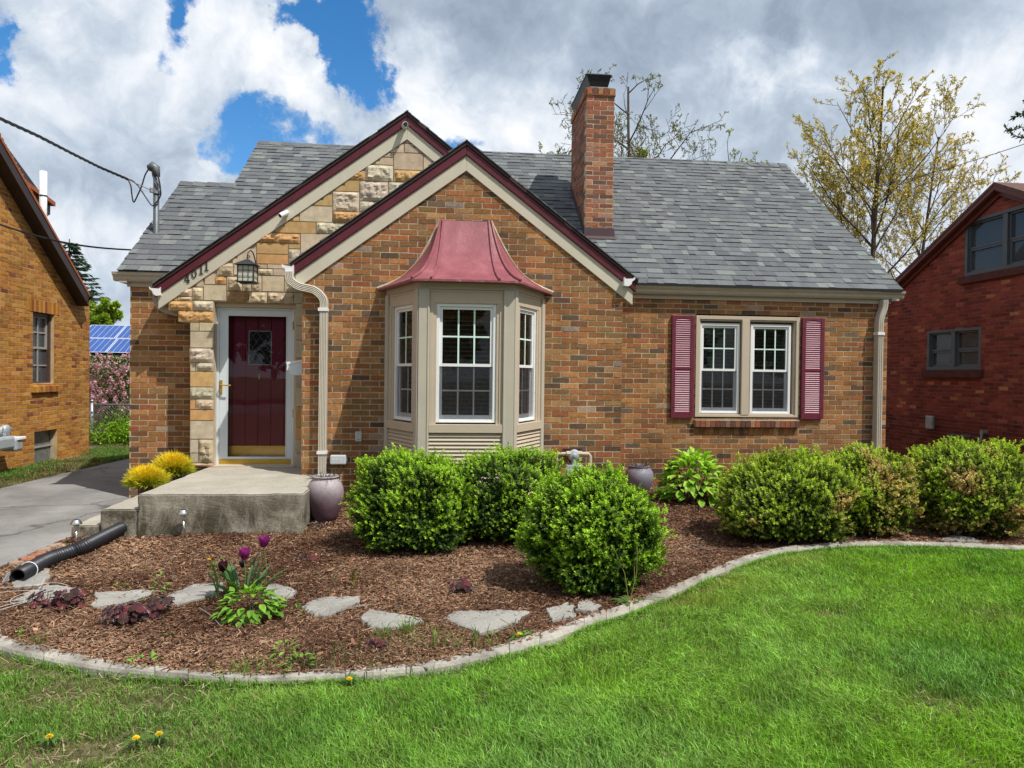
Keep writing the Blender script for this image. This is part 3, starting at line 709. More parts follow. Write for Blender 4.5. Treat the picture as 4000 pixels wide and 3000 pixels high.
ld = MB(); x0, x1, z0, z1 = dg[0].x, dg[1].x, dg[0].z, dg[1].z; w_, h_ = x1-x0, z1-z0
nx_, nz_ = 3, 3
for s in (1, -1):
    for k in range(-4, 8):
        pts = []
        for t in np.linspace(0, 1, 61):
            x = t; z = (k/nz_+s*t*nx_/nz_)
            if 0 <= z <= 1: pts.append((x, z))
        if len(pts) > 3: ld.tube([(x0+pts[0][0]*w_, yd-.001, z0+pts[0][1]*h_), (x0+pts[-1][0]*w_, yd-.001, z0+pts[-1][1]*h_)], .0045, 5)
ring(ld, Vector((x0, yd, z0)), X_, -Y_, -.004, w_+.004, -.004, h_+.004, .012, -.004, .004)
ld.build('leading', M['grey_metal'], rdo)
kn = MB(); p = at('C', 1135, 1045, Y=yd-.01); kn.lathe([(.001, -.05), (.018, -.045), (.016, -.01), (.012, .02), (.015, .035), (.001, .045)], p, 12); kn.build('knocker', M['brass'], rdo, True)
# ------------------------------------------------------------------ double window with shutters
yc = YM-.012
cw = MB(); ring(cw, Vector((WX0, yc, WZ0)), X_, -Y_, 0, WX1-WX0, 0, WZ1-WZ0, .048, -.10, .0, tb=.03)
ring(cw, Vector((WX0, yc, WZ0)), X_, -Y_, .048, WX1-WX0-.048, .03, WZ1-WZ0-.048, .022, -.10, -.022, tb=.012)
q0, q1 = at('G', 955, 800, Y=yc), at('G', 1012, 800, Y=yc)
cw.obox(Vector((0, yc, 0)), X_, -Y_, Z_, q0.x, q1.x, -.10, .006, WZ0+.03, WZ1-.048)
casing = cw.build('window_casing', M['beige'], house, bevel=.003)
for a, b, c, d in ((632, 1085, 946, 412), (1016, 1090, 1330, 421)):
    p, q = at('G', a, b, Y=yc+.03), at('G', c, d, Y=yc+.03)
    make_window(house, (p.x, yc+.034, p.z), X_, -Y_, q.x-p.x, q.z-p.z)
def shutter(x0, x1, z0, z1):
    b = MB(); y0, y1 = YM-.045, YM-.004; w_, h_ = x1-x0, z1-z0; t = .052
    b.box(x0, x0+t, y0, y1, z0, z1); b.box(x1-t, x1, y0, y1, z0, z1)
    mid = z0+h_*.485
    b.box(x0+t, x1-t, y0+.003, y1, z0, z0+.085); b.box(x0+t, x1-t, y0+.003, y1, mid-.02, mid+.02)
    # arched top rail
    n = 8; pts = [(x1-t, z1), (x0+t, z1)]+[(x0+t+(w_-2*t)*k/n, z1-.062+.028*math.sin(math.pi*k/n)**.8) for k in range(n+1)]
    b.prism([(x, y0+.003, z) for x, z in pts], (0, y1-y0-.003, 0))
    o = b.build('shutter', M['shutter'], house, bevel=.003)
    l = MB()
    for a, c in ((z0+.085, mid-.02), (mid+.02, z1-.034)):
        k = int((c-a)/.0285)
        for i in range(k):
            z = a+(c-a)*(i+.5)/k; hh = (c-a)/k
            l.prism([(x0+t, y0+.004, z-hh*.44), (x0+t, y0+.030, z+hh*.5), (x0+t, y0+.034, z+hh*.36), (x0+t, y0+.010, z-hh*.49)], (w_-2*t, 0, 0))
    l.box(x0+t, x1-t, y1-.004, y1-.001, z0+.02, z1-.04)
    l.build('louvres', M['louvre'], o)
    for x in (x0+.026, x1-.026):
        for z in (z0+.15, mid, z1-.14): s = MB(); s.lathe([(.001, .0), (.007, .001), (.007, .006), (.001, .008)], (0, 0, 0), 8); s.v[-32:] = [(x+v[0], y0-v[2], z+v[1]) for v in s.v[-32:]]; s.build('screw', M['maroon'], o)
a, b = at('G', 425, 1120, Y=YM-.045), at('G', 606, 351, Y=YM-.045); shutter(a.x, b.x, a.z, b.z)
a, b = at('G', 1403, 1129, Y=YM-.045), at('G', 1583, 371, Y=YM-.045); shutter(a.x, b.x, a.z, b.z)
def curtain(x0, x1, z0, z1, y, name, m, amp=.02, k=26):
    b = MB(); n = 60; P = [Vector((x0+(x1-x0)*i/n, y+amp*math.sin((x1-x0)*k*6.28*i/n)*(.6+.4*math.sin(i*.9)), 0)) for i in range(n+1)]
    b.add([p+Vector((0, 0, z)) for z in (z0, z1) for p in P], [(i, i+1, n+2+i, n+1+i) for i in range(n)]); b.build(name, m, casing)
M['sheer'] = mat('sheer', (.30, .31, .30), .8, .15, 5, 0); M['shade'] = mat('shade', (.34, .40, .36), .8, .1, 5, 0)
p, q = at('G', 1230, 1080, Y=yc+.2), at('G', 1318, 430, Y=yc+.2); curtain(p.x, q.x+.06, p.z-.05, q.z+.06, yc+.25, 'curtain', M['sheer'])
p, q = at('G', 640, 490, Y=yc+.2), at('G', 940, 415, Y=yc+.2); curtain(p.x-.05, q.x+.1, p.z, q.z+.1, yc+.22, 'roller_shade', M['shade'], .002, 3)
p, q = at('G', 1020, 475, Y=yc+.2), at('G', 1330, 420, Y=yc+.2); curtain(p.x-.05, q.x+.1, p.z, q.z+.1, yc+.22, 'roller_shade', M['shade'], .002, 3)
# brick sill: a sloping rowlock course and the flush course under it
a, b = at('G', 607, 1188, Y=YM-.05), at('G', 1393, 1138, Y=YM-.05); r = random.Random(3); sb, smm = MB(), MB()
n = int((b.x-a.x)/.0677); stp = (b.x-a.x)/n
smm.box(a.x, b.x, YM-.045, YM+.05, a.z+.004, b.z-.004)
for i in range(n):
    x = a.x+i*stp+.004; c = tuple(q*.9 for q in pick(r, PAL_CHIM)); d = r.uniform(-.002, .002)
    sb.prism([(x, YM-.055+d, a.z), (x, YM-.055+d, b.z-.012), (x, YM+.03, b.z), (x, YM+.03, a.z)], (stp-.008, 0, 0), c)
for i in range(n):
    x = a.x+i*stp+.005; c = pick(r, PAL_HOUSE); sb.box(x, x+stp-.01, YM-.0045, YM+.01, a.z-.105, a.z-.012, c)
sill = sb.build('window_sill', M['brick'], house); smm.build('mortar', M['mortar'], sill)

# ------------------------------------------------------------------ bay window
YB = 7.52
pL, pR = at('E', 736, 800, Y=YB), at('E', 1565, 800, Y=YB)
zt = at('E', 1150, 112, Y=YB).z; zf = at('E', 1150, 180, Y=YB).z; zc = at('E', 1150, 298, Y=YB).z
zw0, zw1 = at('E', 1150, 1330, Y=YB+.03).z, at('E', 1150, 300, Y=YB+.03).z
zs1, zs0 = at('E', 1150, 1345, Y=YB).z, at('E', 1150, 1418, Y=YB).z
zb = .16
bayfr = MB(); baycs = MB(); bays = MB(); baylv = MB()
corners = [Vector((bayL.x, YG-.004, 0)), Vector((pL.x, YB, 0)), Vector((pR.x, YB, 0)), Vector((bayR.x, YG-.004, 0))]
wins = []
for i in range(3):
    a, b = corners[i], corners[i+1]; U = (b-a).normalized(); N = Vector((U.y, -U.x, 0)); L_ = (b-a).length
    pa, pb = ((.085, .075), (.118, .118), (.075, .085))[i]
    bayfr.obox(a, U, N, Z_, 0, L_, -.07, -.001, zf, zt)                       # frieze
    bayfr.obox(a, U, N, Z_, 0.002, pa, -.07, .014, zb, zf-.0); bayfr.obox(a, U, N, Z_, L_-pb, L_-.002, -.07, .014, zb, zf-.0)
    if i == 1:
        for x in (pa-.022, L_-pb+.004): bayfr.obox(a, U, N, Z_, x, x+.018, -.01, .022, zb, zf-.002)
    if i == 1: u0, u1 = at('E', 893, 800, Y=YB).x-a.x, at('E', 1412, 800, Y=YB).x-a.x
    else: u0, u1 = L_*.5-.25, L_*.5+.25
    for x0, x1 in ((pa, u0), (u1, L_-pb)):
        baycs.obox(a, U, N, Z_, x0+.001, x1, -.07, -.016, zs1, zc)
        w3 = (x1-x0)
        e0, e1 = ((x0, x0+w3*.55) if x0 == pa else (x1-w3*.55, x1)); baycs.obox(a, U, N, Z_, e0+.001, e1-.001, -.02, -.006, zs1, zc+.02)
    baycs.obox(a, U, N, Z_, pa+.001, L_-pb-.001, -.07, -.012, zc, zf-.002)
    baycs.obox(a, U, N, Z_, pa+.002, L_-pb-.002, -.02, -.004, zf-.026, zf-.003)
    bays.obox(a, U, N, Z_, pa+.001, L_-pb-.001, -.09, .016, zs0, zs1)
    z = zs0-.006
    while z > zb:
        x0, x1 = pa+.001, L_-pb-.001
        P = [a+U*x+N*n_+Z_*zz for x in (x0, x1) for n_, zz in ((-.020, z), (.0, z-.037), (-.006, z-.040), (-.024, z-.004))]
        baylv.add(P, [(0, 1, 5, 4), (1, 2, 6, 5), (2, 3, 7, 6), (0, 3, 2, 1), (4, 5, 6, 7)]); z -= .0405
    baylv.obox(a, U, N, Z_, pa, L_-pb, -.08, -.05, zb, zs0)
    wins.append((a+U*u0-N*.03+Z_*zw0, U, N, u1-u0, zw1-zw0, (3, 2) if i == 1 else (2, 2)))
bayo = bayfr.build('bay_window', M['taupe'], house, bevel=.004)
bayfr2 = baycs.build('casing', M['beige'], bayo, bevel=.003); bays.build('sill_board', M['beige'], bayo, bevel=.003); baylv.build('louvred_panel', M['beige'], bayo)
bf = MB(); bf.prism([c+Vector((0, 0, zb-.04)) for c in corners], (0, 0, .03)); bf.build('floor', M['dark'], bayo)
for a in wins: make_window(house, *a[:5], grid=a[5])
# flared metal roof
T0, T1 = at('0', 951, 474, Y=8.26), at('0', 1062, 476, Y=8.26)
eL, eR = at('E', 385, 163, Y=8.29), at('E', 1903, 208, Y=8.29); fLc, fRc = at('E', 680, 98, Y=7.40), at('E', 1625, 122, Y=7.40)
sL, sR = at('E', 848, 92, Y=7.38), at('E', 1443, 106, Y=7.38)
ez = (eL.z+eR.z+fLc.z+fRc.z)/4
topz = (T0.z+T1.z)/2
top = [Vector((T0.x, 8.30, topz)), Vector((T0.x+.004, 8.235, topz-.02)), Vector((T0.x+.035, 8.222, topz-.022)), Vector((T1.x-.035, 8.222, topz-.022)), Vector((T1.x-.004, 8.235, topz-.02)), Vector((T1.x, 8.30, topz))]
bot = [Vector((eL.x, 8.298, ez)), Vector((fLc.x, 7.40, ez+.01)), Vector((sL.x, 7.385, ez+.012)), Vector((sR.x, 7.385, ez+.012)), Vector((fRc.x, 7.40, ez+.01)), Vector((eR.x, 8.298, ez))]
GX = [(0, 0), (.18, .085), (.36, .19), (.52, .30), (.66, .42), (.78, .555), (.87, .69), (.94, .835), (1, 1)]
br = MB(); rows = []
for zf_, g in GX:
    row = []
    for a, b in zip(top, bot): row.append(Vector((a.x+(b.x-a.x)*g, a.y+(b.y-a.y)*g, a.z+(b.z-a.z)*zf_)))
    rows.append(row)
V = [p for r_ in rows for p in r_]; n = 6
br.add(V, [(i*n+k, (i+1)*n+k, (i+1)*n+k+1, i*n+k+1) for i in range(len(rows)-1) for k in range(n-1)])
lip = [p-Vector((0, 0, .022)) for p in rows[-1]]
br.add(rows[-1]+lip, [(k, n+k, n+k+1, k+1) for k in range(n-1)]+[tuple(range(2*n-1, n-1, -1))])
bro = br.build('bay_roof', M['bayroof'], house)
for k in range(1, 5):
    s = MB(); s.tube([r_[k]+Vector((0, -.006, .010)) for r_ in rows], .013, 6); s.build('seam', M['bayroof'], bro)
for k in (0, 5): fl_ = MB(); fl_.tube([r_[k]+Vector((0, -.008, .004)) for r_ in rows], [.013+.008*math.sin(i*7.3) for i in range(len(rows))], 6); fl_.build('flashing', M['mortar'], bro)
# ------------------------------------------------------------------ chimney
CX0, CX1, CY0, CY1 = 2.025, 2.436, 10.2, 11.42
zt_ = at('F', 770, 385, Y=CY0).z; zt2 = at('F', 770, 318, Y=CY0).z
cb, cm = MB(), MB()
nrow = 36; z0 = zt_-nrow*CH
bricks(cb, cm, (CX0, CY0, 0), X_, -Y_, z0, zt_, lambda z: [[0, CX1-CX0]], PAL_CHIM, 51, L=.2055)
bricks(cb, cm, (CX0, 0, 0), -Y_, -X_, z0, zt_, lambda z: [[-CY1, -CY0-.002]], PAL_CHIM, 52, back=.1)
bricks(cb, cm, (CX1, 0, 0), Y_, X_, z0, zt_, lambda z: [[CY0+.002, CY1]], PAL_CHIM, 53, back=.1)
r = random.Random(2)
def soldier(p, q, N):     # crown of upright bricks
    d = (q-p); L_ = d.length; U = d.normalized(); k = max(3, round(L_/.083)); s = L_/k
    for i in range(k):
        c = pick(r, PAL_CHIM) if i % 2 else pick(r, [((.34, .19, .08), 1), ((.28, .11, .05), 1)])
        cb.obox(p, U, N, Z_, i*s+.005, i*s+s-.005, -.05, .014+r.uniform(-.002, .003), zt_+.022, zt2, c)
    cb.obox(p, U, N, Z_, 0, L_, -.05, .016, zt_+.001, zt_+.02, (.25, .09, .05))
soldier(Vector((CX0, CY0, 0)), Vector((CX1, CY0, 0)), -Y_)
soldier(Vector((CX0, CY1, 0)), Vector((CX0, CY0, 0)), -X_); soldier(Vector((CX1, CY0, 0)), Vector((CX1, CY1, 0)), X_)
cm.box(CX0+.01, CX1-.01, CY0+.01, CY1-.01, z0, zt2-.004)
chim = cb.build('chimney', M['brick'], house); cm.build('mortar', M['mortar'], chim)
# metal hood over the flues
cap = MB(); y0, y1 = CY0+.03, CY1+.04
h0, h1 = zt2+.005, zt2+.035
cap.box(CX0+.06, CX1-.08, y0+.02, y1-.1, h0, h1)
cap.build('cap_base', M['grey_metal'], chim)
cp = MB(); A, Bz = zt2+.035, at('F', 760, 205, Y=CY0+.0).z
cp.add([(CX0+.06, y0+.02, A), (CX1-.09, y0+.02, A), (CX1-.09, y1-.1, A), (CX0+.06, y1-.1, A), (CX0-.01, y0-.03, Bz), (CX1-.05, y0-.03, Bz), (CX1-.05, y1, Bz), (CX0-.01, y1, Bz)],
       [(0, 1, 5, 4), (1, 2, 6, 5), (2, 3, 7, 6), (3, 0, 4, 7)])
cp.prism([(CX0-.02, y0-.04, Bz), (CX1-.04, y0-.04, Bz), (CX1-.07, y0-.0, Bz+.03), (CX0+.02, y0-.0, Bz+.03)], (0, y1-y0+.04, 0))
cp.build('chimney_cap', M['black'], chim)
fh = MB(); zr = lambda y: EAVE_Z+SL*(y-EAVE_Y)
fh.prism([(CX0-.02, CY0-.012, zr(CY0)-.05), (CX1+.03, CY0-.012, zr(CY0)-.05), (CX1+.02, CY0-.010, zr(CY0)+.14), (CX0-.012, CY0-.010, zr(CY0)+.14)], (0, .008, 0))
fh.prism([(CX0-.03, CY0-.06, zr(CY0-.06)+.02), (CX1+.04, CY0-.06, zr(CY0-.06)+.02), (CX1+.04, CY0, zr(CY0)+.03), (CX0-.03, CY0, zr(CY0)+.03)], (0, 0, .006))
fh.prism([(CX0-.012, CY0, zr(CY0)-.05), (CX0-.012, CY1, zr(CY1)-.05), (CX0-.012, CY1, zr(CY1)+.14), (CX0-.012, CY0, zr(CY0)+.14)], (.008, 0, 0))
fh.build('flashing', mat('flashing', (.075, .045, .05), .45, .1, 4, .05, 60), chim)

# ------------------------------------------------------------------ things fixed to or hung on the house
# wall lantern
lan = thing('wall_lantern', 'black iron lantern with seeded glass hanging over the front door', 'lantern', (at('C', 1030, 200, Y=8.72)))
c = at('C', 1034, 232, Y=8.74); k = (at('C', 1110, 235, Y=8.74).x-at('C', 958, 235, Y=8.74).x)/2; zt_l = at('C', 1034, 80, Y=8.74).z; zap = at('C', 1034, 30, Y=8.74).z
c = Vector((c.x, 8.74, c.z))
b = MB(); b.box(c.x-k*1.05, c.x+k*1.05, c.y-k*1.05, c.y+k*1.05, c.z, c.z+.012); b.box(c.x-k*.85, c.x+k*.85, c.y-k*.85, c.y+k*.85, c.z-.008, c.z)
for sx in (-1, 1):
    for sy in (-1, 1): b.box(c.x+sx*k*.9-.006, c.x+sx*k*.9+.006, c.y+sy*k*.9-.006, c.y+sy*k*.9+.006, c.z+.01, zt_l)
for s in (-1, 1):
    b.box(c.x-k*.9, c.x+k*.9, c.y+s*k*.9-.005, c.y+s*k*.9+.005, zt_l-.016, zt_l); b.box(c.x+s*k*.9-.005, c.x+s*k*.9+.005, c.y-k*.9, c.y+k*.9, zt_l-.016, zt_l)
    for f in (.33, .67):
        z = c.z+(zt_l-c.z)*f; b.box(c.x-k*.9, c.x+k*.9, c.y+s*k*.93-.002, c.y+s*k*.93+.002, z-.0025, z+.0025); b.box(c.x+s*k*.93-.002, c.x+s*k*.93+.002, c.y-k*.9, c.y+k*.9, z-.0025, z+.0025)
    for f in (-.3, .3): b.box(c.x+f*k-.0025, c.x+f*k+.0025, c.y+s*k*.93-.002, c.y+s*k*.93+.002, c.z, zt_l)
b.build('lantern_frame', M['black_iron'], lan)
b = MB(); e = k*1.28
b.add([(c.x-e, c.y-e, zt_l-.004), (c.x+e, c.y-e, zt_l-.004), (c.x+e, c.y+e, zt_l-.004), (c.x-e, c.y+e, zt_l-.004), (c.x-.02, c.y-.02, zap), (c.x+.02, c.y-.02, zap), (c.x+.02, c.y+.02, zap), (c.x-.02, c.y+.02, zap)],
      [(0, 1, 5, 4), (1, 2, 6, 5), (2, 3, 7, 6), (3, 0, 4, 7), (3, 2, 1, 0), (4, 5, 6, 7)]); b.build('lantern_roof', M['black_iron'], lan)
b = MB(); b.box(c.x-k*.86, c.x+k*.86, c.y-k*.86, c.y+k*.86, c.z+.012, zt_l-.012); b.build('lantern_glass', M['lamp_glass'], lan)
b = MB(); hx = [at('D', x, y, Y=8.74) for x, y in ((150, 1368), (143, 1345), (152, 1318), (166, 1325), (160, 1345))]
b.tube([(p.x, 8.74, p.z) for p in hx], .006, 6)
hx = [at('D', x, y, Y=8.74) for x, y in ((150, 1370), (140, 1320), (138, 1285), (152, 1262), (168, 1285), (176, 1340), (176, 1385))]
b.tube([(p.x, 8.74+.04*i, p.z) for i, p in enumerate(hx)], .0075, 6); b.build('bracket', M['black_iron'], lan)
# cameras
def bullet_cam(label, base, d, r, ln):
    t = thing('security_camera', label, 'camera', base); d = Vector(d).normalized()
    b = MB(); b.tube([base, base+Vector((0, -.02, 0))], r*.95, 14); b.tube([base+Vector((0, -.015, 0)), base+Vector((0, -.045, 0))], r*.4, 8); b.build('mount', M['white'], t, True)
    p = base+Vector((0, -.05, 0))-d*ln*.3
    b = MB(); b.tube([p, p+d*ln*.02, p+d*ln*.96, p+d*ln], [r*.8, r, r, r*.93], 16); b.build('housing', M['white'], t, False)
    b = MB(); b.tube([p+d*(ln+.001), p+d*(ln+.005)], r*.82, 16); b.build('lens', M['black'], t)
bullet_cam('white bullet camera facing forward at the peak of the stone gable', at('D', 1505, 212, Y=SF+.018)-Vector((0, 0, 0)), (.25, -1, -.12), .034, .11)
bullet_cam('white bullet camera aimed down on the long left rake above the lantern', at('D', 483, 965, Y=SF+.018), (-.55, -.5, -.45), .030, .12)
# mailbox on the brick return beside the door
q0, q1 = at('C', 1397, 1030, Y=8.62), at('C', 1497, 902, Y=8.62)
t = thing('mailbox', 'white wall mailbox with a curved flap beside the storm door', 'mailbox', (GL, 8.62, q0.z))
b = MB(); x0, x1 = q0.x, GL-.004; H = q1.z-q0.z
b.prism([(x0+.03, 8.46, q0.z+.02), (x0+.06, 8.46, q0.z), (x1, 8.46, q0.z), (x1, 8.46, q1.z), (x0+.01, 8.46, q0.z+H*.72)], (0, .30, 0)); b.build('box', M['door_white'], t, bevel=.006)
b = MB(); b.prism([(x0-.01, 8.45, q0.z+H*.86), (x1, 8.45, q1.z+.006), (x1, 8.45, q1.z-.004), (x0+.02, 8.45, q0.z+H*.7), (x0+.012, 8.45, q0.z+H*.32), (x0+.0, 8.45, q0.z+H*.34), (x0+.006, 8.45, q0.z+H*.66)], (0, .32, 0)); b.build('flap', M['white'], t, bevel=.003)
# blank wall plate
a, b_ = at('E', 192, 1492, Y=8.28), at('E', 249, 1406, Y=8.28)
t = thing('cover_plate', 'small grey metal cover plate on the brick left of the bay', 'cover plate', a)
b = MB(); b.box(a.x, b_.x, 8.285, 8.293, a.z, b_.z); b.build('plate', mat('plate', (.42, .43, .43), .4, .06, 6, .02, 60), t, bevel=.003)
for f in (.2, .8): b = MB(); zz = a.z+(b_.z-a.z)*f; xx = (a.x+b_.x)/2; b.tube([(xx, 8.284, zz), (xx, 8.287, zz)], .005, 8); b.build('screw', M['black'], t)
# utility box with its printed maker's name
a, b_ = at('J', 2036, 103, Y=8.2), at('J', 2134, 45, Y=8.2)
t = thing('utility_box', 'pale grey utility box on the brick above the front urn', 'utility box', a)
b = MB(); b.box(a.x, b_.x, 8.20, 8.29, a.z, b_.z); b.build('case', mat('case', (.50, .53, .54), .4, .04, 4, .02, 60), t, bevel=.012)
for s in (-1, 1): b = MB(); xx = a.x-.012 if s < 0 else b_.x; b.box(xx, xx+.012, 8.25, 8.285, a.z+.03, b_.z-.03); b.build('ear', M['grey_metal'], t)
cu = bpy.data.curves.new('lettering', 'FONT'); cu.body = 'Aclara'; cu.size = (b_.z-a.z)*.38; cu.extrude = .0004
to = bpy.data.objects.new('lettering', cu); col.objects.link(to); dg_ = bpy.context.evaluated_depsgraph_get()
me = bpy.data.meshes.new_from_object(to.evaluated_get(dg_)); bpy.data.objects.remove(to)
me.transform(Matrix.Translation((a.x+(b_.x-a.x)*.14, 8.1985, a.z+(b_.z-a.z)*.45))@Matrix.Rotation(math.pi/2, 4, 'X'))
me.materials.clear(); me.materials.append(mat('print', (.78, .80, .82), .5, 0, 4, 0)); place('lettering', me, t)
b = MB(); q = Vector((a.x+(b_.x-a.x)*.74, 8.1985, a.z+(b_.z-a.z)*.56))
for r_, s_ in ((.016, 0), (.009, 1)):
    n = 14
    for kk in range(n):
        t0, t1 = .6+4.6*kk/n+s_*2, .6+4.6*(kk+1)/n+s_*2
        b.quad(*[q+Vector((rr*math.cos(tt), 0, rr*math.sin(tt))) for rr, tt in ((r_, t0), (r_, t1), (r_-.003, t1), (r_-.003, t0))])
b.build('emblem', bpy.data.materials['print'], t)
# gas regulator right of the bay
t = thing('gas_meter', 'grey gas regulator and pipes on the brick right of the bay', 'gas meter', at('E', 2085, 1640, Y=8.15))
cpt = at('E', 2085, 1612, Y=8.12)
b = MB(); a, d = at('E', 1985, 1590, Y=8.27), at('E', 2150, 1553, Y=8.27); b.box(a.x, d.x, 8.25, 8.28, a.z-.03, d.z); b.build('bracket', M['drip'], t)
b = MB(); b.lathe([(.001, -.05), (.05, -.045), (.062, -.02), (.062, -.012), (.07, -.01), (.07, .01), (.062, .012), (.05, .03), (.02, .04), (.018, .06), (.001, .06)], (0, 0, 0), 20)
b.v = [(cpt.x+v[0], cpt.y-v[2], cpt.z+v[1]) for v in b.v]; b.tube([cpt, cpt-Vector((0, 0, .12))], .028, 10); b.box(cpt.x-.09, cpt.x+.10, cpt.y-.04, cpt.y+.08, cpt.z-.34, cpt.z-.11); b.build('regulator', M['meter'], t, bevel=.01)
for x0_, x1_ in ((1930, 2040), (2225, 2130)):
    b = MB(); p = at('E', x0_, 1600, Y=8.14); q = at('E', x1_, 1597, Y=8.12)
    b.tube([Vector((p.x, 8.14, p.z-.45)), Vector((p.x, 8.14, p.z-.03)), Vector((p.x+(.02 if x0_ < 2000 else -.02), 8.14, p.z)), q], .021, 10); b.tube([q-Vector((.03, 0, 0)), q+Vector((.03, 0, 0))], .03, 8); b.build('pipe', M['beige'], t)

# ------------------------------------------------------------------ porch
PF = .43
p0, p1 = at('0', 297, 1068, Y=7.0), at('0', 657, 1062, Y=7.0)
t = thing('porch', 'weathered concrete porch with two low side steps at the front door', 'porch', (p0.x, 7.0, 0))
b = MB()
def slabp(x0, x1, y0, y1, z0, z1, seed):
    r = random.Random(seed); bm_ = bmesh.new()
    bmesh.ops.create_cube(bm_, size=1); bmesh.ops.scale(bm_, vec=(x1-x0, y1-y0, z1-z0), verts=bm_.verts); bmesh.ops.translate(bm_, vec=((x0+x1)/2, (y0+y1)/2, (z0+z1)/2), verts=bm_.verts)
    bmesh.ops.bevel(bm_, geom=[e for e in bm_.edges], offset=.012, segments=2, affect='EDGES')
    bmesh.ops.subdivide_edges(bm_, edges=[e for e in bm_.edges if e.calc_length() > .2], cuts=18, use_grid_fill=True)
    P = np.array([v.co[:] for v in bm_.verts]); h = (fbm(P*7, 3, seed)-.5)*.022
    for v, k in zip(bm_.verts, h): v.co += v.normal*k
    me = bpy.data.meshes.new('slab'); bm_.to_mesh(me); bm_.free(); return me
# concrete with darker sides, dirtier lower down, and lichen stains
m, n_t, bs, out = newmat('porch_concrete'); P = coords(n_t)
sep = nd(n_t, 'ShaderNodeSeparateXYZ'); n_t.links.new(P, sep.inputs[0])
geo = nd(n_t, 'ShaderNodeNewGeometry'); sn = nd(n_t, 'ShaderNodeSeparateXYZ'); n_t.links.new(geo.outputs['Normal'], sn.inputs[0])
c1 = ramp(n_t, noise(n_t, 3, 5, .65, P), [(.3, (.36, .335, .28)), (.7, (.46, .43, .37))])
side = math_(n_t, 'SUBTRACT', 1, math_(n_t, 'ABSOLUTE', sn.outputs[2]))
dirt = ramp(n_t, noise(n_t, 4.5, 6, .7, coords(n_t, (1, 1, .55)), .5), [(.36, 0), (.58, 1)])
hz = nd(n_t, 'ShaderNodeMapRange'); n_t.links.new(sep.outputs[2], hz.inputs[0]); hz.inputs[1].default_value = .44; hz.inputs[2].default_value = .2
k = math_(n_t, 'MULTIPLY', math_(n_t, 'MULTIPLY', dirt, side), math_(n_t, 'ADD', math_(n_t, 'MULTIPLY', hz.outputs[0], .55), .5))
c2 = mixrgb(n_t, c1, (.085, .078, .052), math_(n_t, 'MULTIPLY', k, .95))
lime = ramp(n_t, noise(n_t, 6, 5, .7, coords(n_t, (1, 1, .35))), [(.56, 0), (.70, 1)]); c2 = mixrgb(n_t, c2, (.5, .48, .43), math_(n_t, 'MULTIPLY', math_(n_t, 'MULTIPLY', lime, side), .55))
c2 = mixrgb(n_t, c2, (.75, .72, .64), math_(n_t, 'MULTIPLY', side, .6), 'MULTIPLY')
sp = ramp(n_t, noise(n_t, 90, 3, .7, P), [(.3, .72), (.6, 1.08)]); c2 = mixrgb(n_t, c2, sp, 1, 'MULTIPLY')
n_t.links.new(c2, bs.inputs['Base Color']); bs.inputs['Roughness'].default_value = .95; bs.inputs['Specular IOR Level'].default_value = .12
bumpn(n_t, bs, noise(n_t, 55, 4, .7, P), .6, .012)
M['porch'] = m
def addm(name, me): me.materials.append(M['porch']); return place(name, me, t)
addm('slab', slabp(p0.x, GL+.28, 7.0, 9.2, -.15, PF, 3))
s1 = at('J', 618, 380, Y=7.03); addm('step', slabp(s1.x, p0.x+.05, 7.03, 8.4, -.15, s1.z, 5))
s2 = at('J', 440, 480, Y=7.06); addm('step', slabp(s2.x, s1.x+.05, 7.06, 8.4, -.15, s2.z, 7))
# ------------------------------------------------------------------ ground
def sstep(a, b, x): t = np.clip((np.asarray(x, float)-a)/(b-a), 0, 1); return t*t*(3-2*t)
def gz(x, y):
    x = np.asarray(x, float); y = np.asarray(y, float)
    h = .13*sstep(6.2, 8.7, y)*sstep(-3.3, -1.7, x)
    p = np.stack([x*1.3, y*1.3, x*0+.5], -1)
    return h+(fbm(p, 3, 4)-.5)*.05*sstep(3.0, 4.2, y)*0.6+.012
def gzf(x, y): return float(gz(np.array([x]), np.array([y]))[0])
EDGE = [(-420, 1205, 1245), (-200, 1295, 1332), (0, 1372, 1405), (75, 1395, 1424), (160, 1413, 1441), (252, 1434, 1454), (364, 1447, 1463), (480, 1455, 1472), (595, 1457, 1473), (700, 1452, 1469), (774, 1447, 1464), (850, 1441, 1458),
        (926, 1430, 1449), (1010, 1413, 1433), (1114, 1386, 1409), (1215, 1352, 1375), (1290, 1325, 1347), (1370, 1299, 1321), (1440, 1272, 1292), (1500, 1247, 1265), (1560, 1222, 1238), (1620, 1201, 1216), (1680, 1187, 1199),
        (1750, 1178, 1188), (1830, 1172, 1181), (1920, 1170, 1179), (2010, 1172, 1180), (2100, 1175, 1184), (2212, 1180, 1189), (2350, 1187, 1197), (2500, 1195, 1205)]
ein = [at('0', x, a, Z=.035) for x, a, b in EDGE]; eout = [at('0', x, b, Z=.02) for x, a, b in EDGE]
def resample(P, step):
    out = []; P = [Vector((p.x, p.y)) for p in P]
    # Catmull-Rom
    for i in range(len(P)-1):
        p0, p1, p2, p3 = P[max(i-1, 0)], P[i], P[i+1], P[min(i+2, len(P)-1)]
        for k in range(8):
            t = k/8; out.append(.5*((2*p1)+(p2-p0)*t+(2*p0-5*p1+4*p2-p3)*t*t+(3*p1-p0-3*p2+p3)*t**3))
    out.append(P[-1]); return out
ci = resample(ein, .1); cout = resample(eout, .1)
eb = MB(); r = random.Random(5); n = len(ci); i = 0
